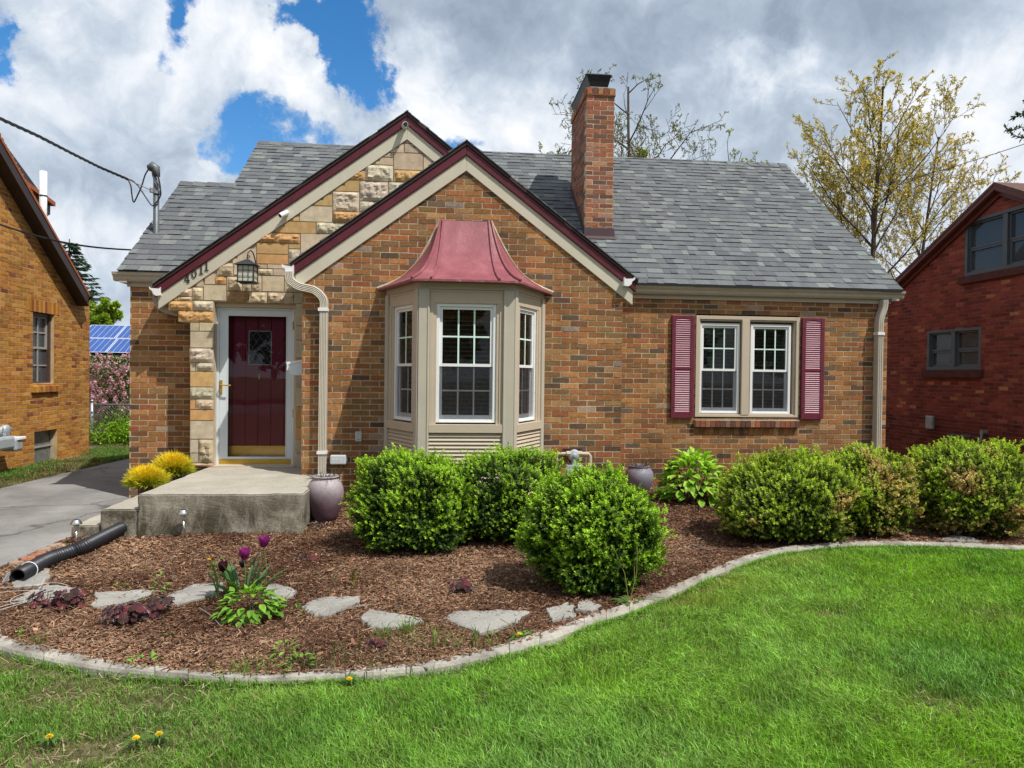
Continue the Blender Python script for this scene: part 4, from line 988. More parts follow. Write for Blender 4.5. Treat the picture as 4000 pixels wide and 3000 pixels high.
while i < n-1:
    j = min(n-1, i+r.choice((5, 9, 14, 20, 26))); dz = r.uniform(-.005, .005)
    V = []; m_ = j-i+1
    for k in range(i, j+1):
        a, b = ci[k], cout[k]; w_ = b-a
        e = r.uniform(-.005, .005)
        ta = 0 if k not in (i, j) else 0
        for f, z in ((-.02, -.03), (.0+e, .028), (.08+e, .042+dz), (.90+e, .037+dz), (1.0+e, .020), (1.02, -.05)):
            p = a+w_*f; V.append(Vector((p.x, p.y, z+r.uniform(-.002, .002)+.006)))
    if j < n-1:     # open the joint a little
        d = (ci[j]-ci[j-1]).normalized()*.004
        for q in range(6): V[(m_-1)*6+q] -= Vector((d.x, d.y, 0))
    eb.add(V, [(k*6+q, k*6+q+1, (k+1)*6+q+1, (k+1)*6+q) for k in range(m_-1) for q in range(5)]+[tuple(range(6)), tuple((m_-1)*6+q for q in range(5, -1, -1))])
    i = j
edg = tag(eb.build('garden_edging', M['edging']), 'curved grey concrete edging strip between the mulch bed and the lawn', 'edging')

dr_right = [at('J', x, y, Z=.0) for x, y in ((-420, 960), (-200, 850), (0, 755), (100, 712), (230, 655), (330, 610), (440, 570))]
dr_left = [at('0', x, y, Z=.0) for x, y in ((-220, 1110), (0, 1055), (100, 1031), (200, 1008), (282, 989))]
bed_poly = [(p.x, p.y) for p in ci]+[(8.4, 9.6), (XR, 9.6), (GR, 9.5), (GR, 8.4), (GL, 8.4), (GL, 7.3), (p0.x, 7.2), (s2.x, 7.25)]+[(p.x, p.y) for p in reversed(dr_right)]
def inpoly(px, py, poly):
    px = np.asarray(px); py = np.asarray(py); ins = np.zeros(px.shape, bool); n = len(poly); j = n-1
    for i in range(n):
        xi, yi = poly[i]; xj, yj = poly[j]
        c = ((yi > py) != (yj > py)) & (px < (xj-xi)*(py-yi)/((yj-yi) if yj != yi else 1e-9)+xi); ins ^= c; j = i
    return ins
# lawn sheet to the horizon
m, n_t, bs, out = newmat('lawn_soil'); P = coords(n_t)
g1 = ramp(n_t, noise(n_t, .8, 5, .6, P), [(.3, (.075, .085, .03)), (.5, (.105, .10, .045)), (.72, (.15, .125, .07))])
g1 = mixrgb(n_t, g1, (.22, .165, .10), ramp(n_t, noise(n_t, 2.6, 5, .7, P), [(.52, 0), (.62, .8)]))
g2 = ramp(n_t, noise(n_t, 60, 4, .7, P), [(.3, .6), (.7, 1.3)]); g3 = mixrgb(n_t, g1, g2, 1, 'MULTIPLY')
n_t.links.new(g3, bs.inputs['Base Color']); bs.inputs['Roughness'].default_value = .95; bs.inputs['Specular IOR Level'].default_value = .1
bumpn(n_t, bs, noise(n_t, 90, 4, .7, P), .7, .02)
lb = MB(); lb.quad((-400, -200, -.012), (400, -200, -.012), (400, 700, -.012), (-400, 700, -.012)); tag(lb.build('lawn', m), kind='structure')
# driveway
m, n_t, bs, out = newmat('asphalt'); P = coords(n_t)
a1 = ramp(n_t, noise(n_t, 1.2, 5, .6, P), [(.3, (.21, .205, .20)), (.7, (.29, .285, .275))]); a2 = ramp(n_t, noise(n_t, 140, 3, .7, P), [(.3, .7), (.7, 1.25)])
vc = nd(n_t, 'ShaderNodeTexVoronoi', feature='DISTANCE_TO_EDGE'); vc.inputs['Scale'].default_value = .42
wv = nd(n_t, 'ShaderNodeVectorMath', operation='ADD'); nz = nd(n_t, 'ShaderNodeTexNoise'); nz.inputs['Scale'].default_value = 1.4; nz.inputs['Detail'].default_value = 6; n_t.links.new(P, nz.inputs[0]); n_t.links.new(P, wv.inputs[0]); n_t.links.new(nz.outputs['Color'], wv.inputs[1]); n_t.links.new(wv.outputs[0], vc.inputs['Vector'])
ck = ramp(n_t, vc.outputs['Distance'], [(.004, .45), (.014, 1)]); a1 = mixrgb(n_t, a1, ck, .8, 'MULTIPLY'); a1 = mixrgb(n_t, a1, ramp(n_t, noise(n_t, .5, 6, .7, P), [(.42, .72), (.58, 1.05)]), 1, 'MULTIPLY')
n_t.links.new(mixrgb(n_t, a1, a2, 1, 'MULTIPLY'), bs.inputs['Base Color']); bs.inputs['Roughness'].default_value = .9; bs.inputs['Specular IOR Level'].default_value = .2
bumpn(n_t, bs, noise(n_t, 160, 3, .7, P), .5, .006)
dl_far = dr_left[-1]+(dr_left[-1]-dr_left[-2])*.2
db = MB(); poly = [(p.x, p.y) for p in dr_right]+[(s2.x, 7.0), (s2.x+.3, 7.2), (XL+.05, 8.6), (XL+.05, 13), (XL+.2, 30), (-5.2, 30)]+[(-5.15, 13.5)]+[(p.x, p.y) for p in reversed(dr_left)]
drive_poly = poly
db.poly([(x, y, -.002) for x, y in poly]); tag(db.build('driveway', m), kind='structure')
# mulch sheet
gx = np.arange(-7.5, 8.6, .06); gy = np.arange(2.6, 9.7, .06); XX, YY = np.meshgrid(gx, gy, indexing='ij')
PP = np.stack([XX*9, YY*9, XX*0], -1); ZZ = gz(XX, YY)+(fbm(PP, 3, 8)-.5)*.03
ins = inpoly(XX[:-1, :-1]+.03, YY[:-1, :-1]+.03, bed_poly)
# the sheet runs a little under the edging so no gap shows
for s in ((.05, 0), (-.05, 0), (0, .05), (0, -.05)): ins |= inpoly(XX[:-1, :-1]+.03+s[0], YY[:-1, :-1]+.03+s[1], bed_poly)
idx = -np.ones(XX.shape, int); V = []; Fc = []
for i, j in zip(*np.nonzero(ins)):
    f = []
    for a, b in ((i, j), (i+1, j), (i+1, j+1), (i, j+1)):
        if idx[a, b] < 0: idx[a, b] = len(V); V.append((XX[a, b], YY[a, b], ZZ[a, b]))
        f.append(idx[a, b])
    Fc.append(tuple(f))
m, n_t, bs, out = newmat('mulch'); P = coords(n_t)
a1 = ramp(n_t, noise(n_t, 2.2, 5, .65, P), [(.25, (.065, .032, .019)), (.5, (.12, .062, .036)), (.75, (.20, .115, .07))])
vr = nd(n_t, 'ShaderNodeTexVoronoi'); vr.inputs['Scale'].default_value = 55; n_t.links.new(coords(n_t, (1, .45, 1)), vr.inputs['Vector'])
hsv = nd(n_t, 'ShaderNodeSeparateColor'); n_t.links.new(vr.outputs['Color'], hsv.inputs[0])
a2 = ramp(n_t, hsv.outputs[0], [(.0, .35), (.6, 1.0), (1, 2.0)]); n_t.links.new(mixrgb(n_t, a1, a2, 1, 'MULTIPLY'), bs.inputs['Base Color'])
bs.inputs['Roughness'].default_value = .97; bs.inputs['Specular IOR Level'].default_value = .08; bumpn(n_t, bs, vr.outputs['Distance'], .9, .02)
me = bpy.data.meshes.new('mulch_bed'); me.from_pydata(V, [], Fc); me.materials.append(m); me.polygons.foreach_set('use_smooth', [True]*len(Fc)); tag(place('mulch_bed', me), kind='structure')
STONES = [('J', [(30, 765), (150, 748), (300, 745), (305, 800), (260, 845), (90, 855)], 'flat stone lying under the open end of the black drain pipe'),
    ('J', [(180, 880), (290, 842), (400, 850), (520, 880), (470, 912), (350, 925), (180, 945), (90, 935)], 'flat stone under the white cable behind the leftmost purple leaved plant'),
    ('J', [(575, 890), (770, 878), (960, 865), (965, 885), (830, 930), (700, 960), (590, 975), (550, 965), (600, 935)], 'long pale stone second left of the tulip clump with a notched left end'),
    ('J', [(985, 935), (1090, 880), (1210, 835), (1370, 838), (1400, 880), (1330, 905), (1080, 962), (1010, 955)], 'large grey stepping stone touching the left side of the tulip clump'),
    ('J', [(1640, 840), (1740, 845), (1840, 885), (1770, 925), (1680, 930), (1630, 900)], 'stepping stone half hidden behind the right side of the tulip leaves'),
    ('K', [(-40, 1065), (30, 1015), (150, 1000), (305, 1005), (300, 1032), (190, 1085), (100, 1115), (20, 1100)], 'stepping stone with a dark twig across its right corner'),
    ('K', [(300, 1135), (360, 1085), (500, 1105), (650, 1125), (672, 1150), (480, 1180), (370, 1185)], 'stepping stone with a grass tuft growing at its right half'),
    ('K', [(780, 1130), (850, 1095), (1000, 1087), (1170, 1083), (1285, 1092), (1200, 1150), (1090, 1185), (1000, 1215), (880, 1165)], 'wide triangular stepping stone pointing toward the lawn beside a dandelion'),
    ('K', [(1380, 1075), (1500, 1035), (1545, 1060), (1530, 1085), (1550, 1110), (1410, 1140)], 'small tan stone left of the smallest stone near the boxwood'),
    ('K', [(1562, 1042), (1610, 1020), (1700, 1055), (1640, 1085), (1550, 1078)], 'smallest tan stone nearest the front boxwood and the edging')]
rng = np.random.default_rng(4)
def unit_(v): return v/(np.linalg.norm(v, axis=-1, keepdims=True)+1e-9)
def frust(x, y, z=0, mg=.12):
    d = np.stack([x, y, np.full_like(x, z-EYE)], -1); f = d@np.array(cF); u = (d@np.array(cR))/f*F_PX/4000; v = (d@np.array(cU))/f*F_PX/3000
    return (f > .3) & (np.abs(u) < .5+mg) & (np.abs(v) < .5+mg)
# wood chips
x = rng.uniform(-7, 8.4, 820000); y = rng.uniform(2.8, 9.5, 820000)
k = inpoly(x, y, bed_poly) & frust(x, y, 0, .15); dd = np.hypot(x, y); k &= rng.random(len(x)) < np.clip((5.2/dd)**1.6, .12, 1)
on = np.zeros(len(x), bool)
for v_, pts_, l_ in STONES: on |= inpoly(x, y, (lambda Q_, c_: [tuple(q_*.9+c_*.1) for q_ in Q_])(*(lambda Q_: (Q_, sum(Q_, Vector((0, 0)))/len(Q_)))([at(v_, a_, b_, Z=.05).xy for a_, b_ in pts_])))
k &= ~on | (rng.random(len(x)) < .10)
x, y = x[k], y[k]; n = len(x); dd = dd[k]; print('chips', n)
patch = fbm(np.stack([x*1.5, y*1.5, x*0], -1), 3, 12)
L_ = rng.gamma(2.6, .0060, n)+.007; wd = rng.uniform(.0018, .0046, n)*(1+.12*(dd-4)); L_ = L_*(1+.08*(dd-4)); bg_ = rng.random(n) < .010; wd[bg_] *= rng.uniform(2, 4, bg_.sum()); L_[bg_] *= 1.5
ang = rng.normal(.2, 1.2, n); tilt = rng.normal(0, .22, n); roll = rng.normal(0, .45, n)
d = np.stack([np.cos(ang)*np.cos(tilt), np.sin(ang)*np.cos(tilt), np.sin(tilt)], -1)
s = np.stack([-np.sin(ang)*np.cos(roll), np.cos(ang)*np.cos(roll), np.sin(roll)], -1)
c = np.stack([x, y, gz(x, y)+.006+rng.random(n)*.018+np.abs(tilt)*L_*.4], -1)
h1, h2 = d*L_[:, None]/2, s*wd[:, None]
ci_a = np.array([(p.x, p.y) for p in ci]); co_a = np.array([(p.x, p.y) for p in cout]); m_ = 1500; ii = rng.integers(0, len(ci_a)-1, m_); ff = rng.random(m_)[:, None]; pa = ci_a[ii]*(1-ff)+ci_a[ii+1]*ff; pb = co_a[ii]*(1-ff)+co_a[ii+1]*ff
pe = pa+(pb-pa)*(rng.beta(.8, 2.2, m_)[:, None]*.8); sel = rng.choice(n, m_, replace=False); c[sel] = np.concatenate([pe, np.full((m_, 1), .052)], 1)     # chips spilled onto the edging
V = np.stack([c-h1-h2*.6, c+h1-h2*.5, c+h1+h2*.5, c-h1+h2], 1).reshape(-1, 3)
t = np.clip(rng.beta(.9, 2.4, n)*1.0+(patch-.47)*1.1, 0, 1)[:, None]
C = np.array([.070, .034, .022])*(1-t)+np.array([.47, .315, .205])*t; C *= rng.uniform(.75, 1.25, (n, 1)); big = rng.random(n) < .012; red = rng.random(n) < .3; C[red] *= np.array([1.08, .86, .76])
tag(np_mesh('mulch_chips', V, 4, C, M['chips']), 'shredded brown wood mulch covering the front garden bed', 'mulch', kind='stuff')

# ------------------------------------------------------------------ grass
def blades(x, y, z, h, w, C, lean, la, name, label=None):
    n = len(x); a = rng.uniform(0, 2*np.pi, n)
    side = np.stack([np.cos(a), np.sin(a), np.zeros(n)], -1)*w[:, None]/2
    ld = np.stack([np.cos(la), np.sin(la), np.zeros(n)], -1)
    b = np.stack([x, y, z], -1)
    p1 = b+np.stack([np.zeros(n)]*2+[h*.55], -1)+ld*(h*lean*.28)[:, None]
    p2 = b+np.stack([np.zeros(n)]*2+[h*(1-lean*.35)], -1)+ld*(h*lean*.95)[:, None]
    V = np.stack([b-side, b+side, p1+side*.8, p1-side*.8, p1-side*.8, p1+side*.8, p2+side*.12, p2-side*.12], 1).reshape(-1, 3)
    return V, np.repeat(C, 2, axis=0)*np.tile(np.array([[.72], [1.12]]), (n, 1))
N0 = 1500000
x = rng.uniform(-5.5, 8.2, N0); y = rng.uniform(2.3, 7.2, N0)
outer = [(p.x, p.y) for p in cout]; lawn_poly = outer+[(9, 2), (-8, 2)]
k = inpoly(x, y, lawn_poly) & frust(x, y, 0, .10)
dd = np.hypot(x, y); k &= rng.random(N0) < np.clip((2.9/dd)**1.25, 0, 1)
x, y, dd = x[k], y[k], dd[k]
def spot(px, py, r, sx=1.0):
    p = at('0', px, py, Z=0); return np.exp(-(((x-p.x)/(r*sx))**2+((y-p.y)/r)**2))
thin = rng.random(len(x)) < np.clip((vnoise(np.stack([x*4.5, y*4.5, x*0], -1), 61)-.62)*1.6, 0, .6); x, y, dd = x[~thin], y[~thin], dd[~thin]
bare = spot(140, 1500, .17, 1.3)+.8*spot(330, 1520, .16, 1.5)+.8*spot(95, 1640, .14, 1.6)+.9*spot(1795, 1330, .10, 1.4)+.7*spot(2020, 1525, .13, 1.4)+.4*spot(2150, 1330, .2, 1.5)+.5*spot(60, 1440, .12, 3)+.4*spot(260, 1610, .18, 1.5)
lp_ = sstep(-.3, -1.8, x)*np.clip((vnoise(np.stack([x*2.3, y*2.3, x*0], -1), 91)-.45)*2.4, 0, .8)
bare = bare*.95+lp_*.7
k = rng.random(len(x)) > np.clip(bare*.80, 0, .88); x, y, dd, bare = x[k], y[k], dd[k], bare[k]
n = len(x); q = np.stack([x, y, x*0], -1)
f1 = fbm(q*1.1, 3, 20); f2 = fbm(q*3.6, 3, 31); f3 = fbm(q*.55, 2, 77)
left = sstep(-.2, -1.6, x)
h = (.044+.046*f2+rng.normal(0, .011, n))*(1-.25*left); h = np.clip(h, .018, .13)
ce = np.array([(p.x, p.y) for p in cout]); de = np.full(n, 9.0)
for q0 in range(0, len(ce), 2): de = np.minimum(de, np.hypot(x-ce[q0, 0], y-ce[q0, 1]))
h *= .45+.55*sstep(.03, .22, de); h *= 1-.45*np.clip(bare, 0, 1); tall = rng.random(n) < .012; h[tall] *= 1.5
w_ = rng.uniform(.0022, .0040, n)*(1+.16*np.clip(dd-3, 0, 6))
la = 5.2*f1+rng.normal(0, 1.25, n)+.5; lean = np.clip(.2+.65*f2+rng.normal(0, .28, n), .02, 1.15)
t = np.clip((f1-.5)*3.0+.5+(f2-.5)*.9+rng.normal(0, .15, n), 0, 1)[:, None]; t3 = np.clip((f3-.5)*4+.5, 0, 1)[:, None]
C = np.array([.115, .285, .027])*(1-t)+np.array([.25, .46, .046])*t; C = C*(1-.35*t3)+np.array([.34, .52, .17])*.35*t3
C *= np.clip(rng.normal(1, .33, (n, 1)), .35, 1.9); C *= (.80+.45*vnoise(np.stack([x*9, y*9, x*0], -1), 5))[:, None]; dry = rng.random(n) < (.035+.16*left*np.clip(f2*2-.6, 0, 1)+.45*np.clip(bare, 0, 1)); C[dry] = np.array([.34, .30, .13])*rng.uniform(.6, 1.2, (dry.sum(), 1))
edge_y = np.clip(spot(1560, 1262, .25, 1.6)+spot(1480, 1300, .22, 1.4)+spot(1700, 1215, .2, 2), 0, 1)[:, None]; C = C*(1-.5*edge_y)+np.array([.38, .40, .08])*.5*edge_y
C = C*(1-.25*left[:, None])+np.array([.12, .22, .04])*.25*left[:, None]
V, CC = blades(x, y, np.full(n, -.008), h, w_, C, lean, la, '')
# a ragged fringe of longer blades along the outer side of the edging
m_ = 42000; ki = rng.integers(0, len(cout)-1, m_); tf = rng.random(m_); off = rng.normal(.01, .022, m_)
cx_ = np.array([(p.x, p.y) for p in cout]); ci_ = np.array([(p.x, p.y) for p in ci]); bx = cx_[ki]*(1-tf[:, None])+cx_[ki+1]*tf[:, None]; od = unit_(bx-ci_[ki]); bx = bx+od*off[:, None]
fr_ok = frust(bx[:, 0], bx[:, 1]) & (rng.random(m_) < np.clip(vnoise(np.stack([bx[:, 0]*3, bx[:, 1]*3, bx[:, 0]*0], -1), 88)*1.4-.45, .0, .8)*np.where(bx[:, 0] < .3, .35, 1)+np.where(bx[:, 0] > 2.6, .45, 0)); bx = bx[fr_ok]; od = od[fr_ok]; m_ = len(bx)
V2, C2 = blades(bx[:, 0], bx[:, 1], np.full(m_, -.008), rng.uniform(.025, .065, m_), rng.uniform(.0025, .0042, m_)*(1+.16*np.clip(np.hypot(bx[:, 0], bx[:, 1])-3, 0, 6)), np.array([.19, .37, .045])*np.clip(rng.normal(1, .3, (m_, 1)), .4, 1.8), rng.uniform(.1, 1.1, m_), np.arctan2(-od[:, 1], -od[:, 0])+rng.normal(0, 1.1, m_), '')
V = np.concatenate([V, V2]); CC = np.concatenate([CC, C2])
# dry clippings and thatch lying between the blades, thickest where the turf is worn
m_ = 26000; tx = rng.uniform(-4.5, 6.5, m_); ty = rng.uniform(2.5, 6.6, m_); x, y = tx, ty
wb = spot(140, 1500, .2, 1.3)+spot(330, 1520, .2, 1.5)+spot(95, 1640, .2, 1.6)+spot(1795, 1330, .14, 1.4)+spot(2020, 1525, .16, 1.4)+spot(260, 1610, .2, 1.5)+spot(60, 1440, .15, 3)
ok = inpoly(tx, ty, lawn_poly) & frust(tx, ty) & (rng.random(m_) < np.clip(.10+wb, 0, 1)); tx, ty, wb = tx[ok], ty[ok], wb[ok]; m_ = len(tx); ta = rng.uniform(0, 6.28, m_); tl = rng.uniform(.02, .07, m_); tw_ = rng.uniform(.0015, .003, m_)
td = np.stack([np.cos(ta), np.sin(ta), rng.normal(0, .25, m_)], -1)*tl[:, None]/2; ts = np.stack([-np.sin(ta), np.cos(ta), np.zeros(m_)], -1)*tw_[:, None]; tc = np.stack([tx, ty, rng.uniform(.004, .03, m_)*(1-.6*np.clip(wb, 0, 1))], -1)
V = np.concatenate([V, np.stack([tc-td-ts, tc+td-ts, tc+td+ts, tc-td+ts], 1).reshape(-1, 3)]); CC = np.concatenate([CC, np.array([.50, .42, .24])*rng.uniform(.45, 1.2, (m_, 1))])
print('grass blades', n)
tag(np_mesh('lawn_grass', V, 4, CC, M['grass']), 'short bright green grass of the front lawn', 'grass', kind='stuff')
# rough grass of the strip beside the neighbouring house
x = rng.uniform(-9, -4.2, 160000); y = rng.uniform(8.5, 17, 160000)
lp = [(p.x, p.y) for p in dr_left]+[(-5.15, 13.5), (-5.0, 16.5), (-7.2, 16.5), (-7.0, 14.6), (-6.75, 11), (-6.6, 8)]
k = inpoly(x, y, lp); x, y = x[k], y[k]; n = len(x); f1 = fbm(np.stack([x*1.8, y*1.8, x*0], -1), 3, 41)
k = rng.random(n) < np.clip((f1-.28)*3.2, .05, 1); x, y, f1 = x[k], y[k], f1[k]; n = len(x)
C = np.array([.11, .22, .035])*rng.uniform(.7, 1.4, (n, 1)); dry = rng.random(n) < np.clip((.62-f1)*2.2, .05, .6); C[dry] = np.array([.34, .22, .12])*rng.uniform(.6, 1.3, (dry.sum(), 1))
V, CC = blades(x, y, np.full(n, -.008), rng.uniform(.03, .09, n), rng.uniform(.006, .011, n), C, rng.uniform(.2, 1, n), rng.uniform(0, 6.3, n), '')
tag(np_mesh('verge_grass', V, 4, CC, M['grass']), 'patchy grass strip between the driveway and the tan brick house', 'grass', kind='stuff')

# ------------------------------------------------------------------ stepping stones and loose bricks
for k, (v, pts, lab) in enumerate(STONES):
    P = [at(v, x, y, Z=.035) for x, y in pts]; r = random.Random(k)
    Q = []
    for a, b in zip(P, P[1:]+P[:1]):
        for t in range(5): q = a.lerp(b, t/5); Q.append(q+Vector((r.uniform(-.008, .008), r.uniform(-.014, .014), 0)))
    c = sum(Q, Vector())/len(Q); nQ = len(Q); zc_ = gzf(c.x, c.y); tl = r.uniform(-.03, .03)
    zz = lambda p, dz: Vector((p.x, p.y, max(gzf(p.x, p.y), zc_)+.020+dz+(p.x-c.x)*tl))
    b = MB(); R0 = [zz(q, -.05) for q in Q]; R1 = [zz(q, -.004) for q in Q]; R2 = [zz(q*.965+c*.035, .004+r.uniform(-.002, .002)) for q in Q]; R3 = [zz(q*.6+c*.4, .004+r.uniform(-.003, .003)) for q in Q]
    b.add(R0+R1+R2+R3+[zz(c, .004)], [(i*nQ+a, i*nQ+(a+1) % nQ, (i+1)*nQ+(a+1) % nQ, (i+1)*nQ+a) for i in range(3) for a in range(nQ)]+[(3*nQ+a, 3*nQ+(a+1) % nQ, 4*nQ) for a in range(nQ)])
    o = b.build('stepping_stone', M['flag']); tag(o, lab, 'stepping stone', 'flat stones laid across the mulch bed')
M['oldbrick'] = mat('oldbrick', (.36, .16, .10), .95, .25, 14, .5, 70, spec=.1)
M['oldbrick2'] = mat('oldbrick2', (.33, .24, .18), .95, .25, 14, .5, 70, spec=.1)
for k, (x, y, lab, mm_) in enumerate(((335, 606, 'worn brick farthest up the driveway edge, close to the solar light', 'oldbrick2'), (272, 630, 'greyish worn brick between two redder ones on the driveway edge', 'oldbrick2'), (235, 660, 'pink worn brick beside the middle of the black drain pipe', 'oldbrick'), (172, 684, 'reddest worn brick on the driveway edge above the pipe end', 'oldbrick'), (100, 712, 'pale half buried brick nearest the frame on the driveway edge', 'oldbrick2'))):
    p = at('J', x, y, Z=.03); b = MB(); r = random.Random(k); A = r.uniform(.5, 1.0); U = Vector((math.cos(A), math.sin(A), r.uniform(-.15, .15))).normalized(); W = Vector((0, .2, 1)).normalized(); N = W.cross(U)
    b.obox(p, U, N, W, -.055, .05, -.04, .04, -.06, .02); o = b.build('loose_brick', M[mm_], bevel=.012); tag(o, lab, 'brick', 'old bricks along the driveway edge')

# across the street, behind the viewer: what the window glass mirrors
m, n_t, bs, out = newmat('street_asphalt'); P = coords(n_t); n_t.links.new(ramp(n_t, noise(n_t, 1.5, 5, .6, P), [(.3, (.10, .10, .10)), (.7, (.16, .155, .15))]), bs.inputs['Base Color']); bs.inputs['Roughness'].default_value = .9
rb_ = MB(); rb_.quad((-120, -19, -.006), (120, -19, -.006), (120, -11, -.006), (-120, -11, -.006)); tag(rb_.build('road', m), kind='structure')
RR = np.random.default_rng(99); V = []; C = []
for k in range(13):
    tx_, ty_ = -48+k*8+RR.uniform(-2, 2), -27+RR.uniform(-5, 3); hh_ = RR.uniform(8, 13); n_ = 2600
    d_ = RR.normal(size=(n_, 3)); d_ = unit_(d_); p_ = np.array([tx_, ty_, hh_*.58])+d_*np.array([hh_*.42, hh_*.36, hh_*.42])*(RR.random((n_, 1))**.4)*(.65+.7*fbm(d_*2.4+k*9, 2, k)[:, None])
    a_ = unit_(RR.normal(size=(n_, 3))); b__ = unit_(np.cross(a_, RR.normal(size=(n_, 3)))); s_ = RR.uniform(.25, .5, (n_, 1))
    V.append(np.stack([p_-a_*s_, p_-b__*s_*.6, p_+a_*s_, p_+b__*s_*.6], 1).reshape(-1, 3)); C.append(np.array([.045, .10, .022])*RR.uniform(.4, 1.6, (n_, 1)))
    for q_ in range(6):
        a0, a1 = q_*math.pi/3, (q_+1)*math.pi/3; V.append(np.array([[tx_+.25*math.cos(a0), ty_+.25*math.sin(a0), 0], [tx_+.25*math.cos(a1), ty_+.25*math.sin(a1), 0], [tx_+.15*math.cos(a1), ty_+.15*math.sin(a1), hh_*.6], [tx_+.15*math.cos(a0), ty_+.15*math.sin(a0), hh_*.6]])); C.append(np.array([[.06, .045, .035]]))
tag(np_mesh('street_wood', np.concatenate(V), 4, np.concatenate(C), M['leaf']), 'leafy mass of street trees mirrored dark in the window glass', 'trees', kind='stuff')
# ------------------------------------------------------------------ plants
def leaf_quads(base, d, up, L, w, fold=.25):
    """diamond leaves as two-sided quads: arrays base (n,3), direction d, up, length, width"""
    s = np.cross(d, up); s /= np.linalg.norm(s, axis=1)[:, None]+1e-9; nn = np.cross(s, d)
    m = base+d*(L*.45)[:, None]
    return np.stack([base, m+s*(w/2)[:, None]+nn*(w*fold)[:, None], base+d*L[:, None], m-s*(w/2)[:, None]+nn*(w*fold)[:, None]], 1).reshape(-1, 3)
def unit(v): return v/(np.linalg.norm(v, axis=-1, keepdims=True)+1e-9)
def shrub(name, label, cx, cy, rx, ry, h, seed, nspr=5200, bright=(.40, .66, .035), dark=(.026, .066, .012), tan=None, tan_amt=0, group=None, cat='shrub', lumps=(), leaf=.0215, gapz=.05, e=2.8, tilt=0):
    R = np.random.default_rng(seed); z0 = gzf(cx, cy); nspr = int(nspr*1.45)
    t = thing(name, label, cat, (cx, cy, z0), group)
    K = unit(R.normal(size=(70, 3)))
    def clump(dirs): return 1-np.clip(np.arccos(np.clip((dirs@K.T).max(1), -1, 1))/.30, 0, 1)
    def radius(dirs):      # boxy clipped dome with lumps
        a = np.abs(dirs)
        r = (a[:, 0]**e+a[:, 1]**e+a[:, 2]**e)**(-1/e)
        n1 = fbm(dirs*2.3+seed*7.1, 3, seed); n2 = fbm(dirs*6.0+seed*3.3, 2, seed+5)
        n3 = fbm(dirs*11+seed, 2, seed+3)
        return r*(.60+.50*n1+.26*(n2-.5)+.12*(n3-.5)+.15*clump(dirs)-tilt*np.clip(dirs[:, 0], 0, 1)*np.clip(dirs[:, 2]+.1, 0, 1))
    c0 = np.array([cx, cy, z0+h*.46]); sc = np.array([rx, ry, h*.54])
    d = unit(R.normal(size=(nspr, 3))); low = d[:, 2] < -.2; d[low, 2] *= .9
    rr = radius(d); dep = R.beta(3.4, 1.3, nspr); q_ = R.random(nspr) < .13; dep[q_] = R.uniform(1.0, 1.16, q_.sum()); q_ = R.random(nspr) < .018; dep[q_] = R.uniform(1.12, 1.38, q_.sum()); cl_ = clump(d)
    P = c0+d*sc*(rr*(.62+.40*dep))[:, None]
    k = P[:, 2] > z0+.04+gapz*R.random(nspr); P, d, dep, cl_ = P[k], d[k], dep[k], cl_[k]
    out_ = unit(d/sc*np.array([1, 1, 1])); ax = unit(out_*.8+np.array([0, 0, .55])+R.normal(0, .35, P.shape))
    nl = 9; n = len(P)
    V = []; C = []
    bri, dk = np.array(bright), np.array(dark)
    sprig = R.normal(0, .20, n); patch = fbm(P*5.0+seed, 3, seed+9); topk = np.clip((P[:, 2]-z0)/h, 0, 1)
    for i in range(nl):
        a = i*2.4+R.uniform(-.5, .5, n); e1 = unit(np.cross(ax, np.array([.3, .2, .9])+R.normal(0, .1, ax.shape))); e2 = np.cross(ax, e1)
        rad = e1*np.cos(a)[:, None]+e2*np.sin(a)[:, None]
        pos = P+ax*(.046*(i/nl-.35))[:, None]*R.uniform(.7, 1.3, (n, 1)) if False else P+ax*(.046*(i/nl-.35))
        dd = unit(rad*.85+ax*(.35+.5*i/nl)); L = leaf*R.uniform(.75, 1.2, n); w_ = L*R.uniform(.48, .62, n)
        V.append(leaf_quads(pos, dd, ax, L, w_))
        tt = np.clip(-.36+(.13 if tan is not None else 0)+.62*np.minimum(dep, 1.1)**3+.24*(i/nl)+.50*(patch-.5)+.45*(topk-.5)+.38*(cl_-.35)+sprig+R.normal(0, .08, n), 0, 1)[:, None]**1.15  # sunlit tips and tops, shaded insides and clump edges painted into the leaf colour
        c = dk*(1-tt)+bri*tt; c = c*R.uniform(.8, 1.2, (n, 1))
        if tan is not None:
            f = fbm(P*4.2+seed*2.7, 3, seed+17); side = tan_amt(P) if callable(tan_amt) else tan_amt
            kk = (R.random(n) < np.clip((f-.545)*3.2+side, 0, .9)) & (dep > .45); c[kk] = np.array(tan)*R.uniform(.55, 1.25, (kk.sum(), 1))
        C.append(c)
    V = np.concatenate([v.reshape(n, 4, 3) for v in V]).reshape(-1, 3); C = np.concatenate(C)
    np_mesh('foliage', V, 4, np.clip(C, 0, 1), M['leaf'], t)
    # a few dead twigs poking out
    tw = MB(); kk = R.choice(len(P), 26, replace=False)
    for q in kk: a0 = Vector(P[q]); tw.tube([a0-Vector(d[q])*.10, a0+Vector(d[q])*R.uniform(.01, .06)+Vector((0, 0, .02))], [.003, .0014], 4)
    # woody stems inside
    b = tw; Rr = random.Random(seed)
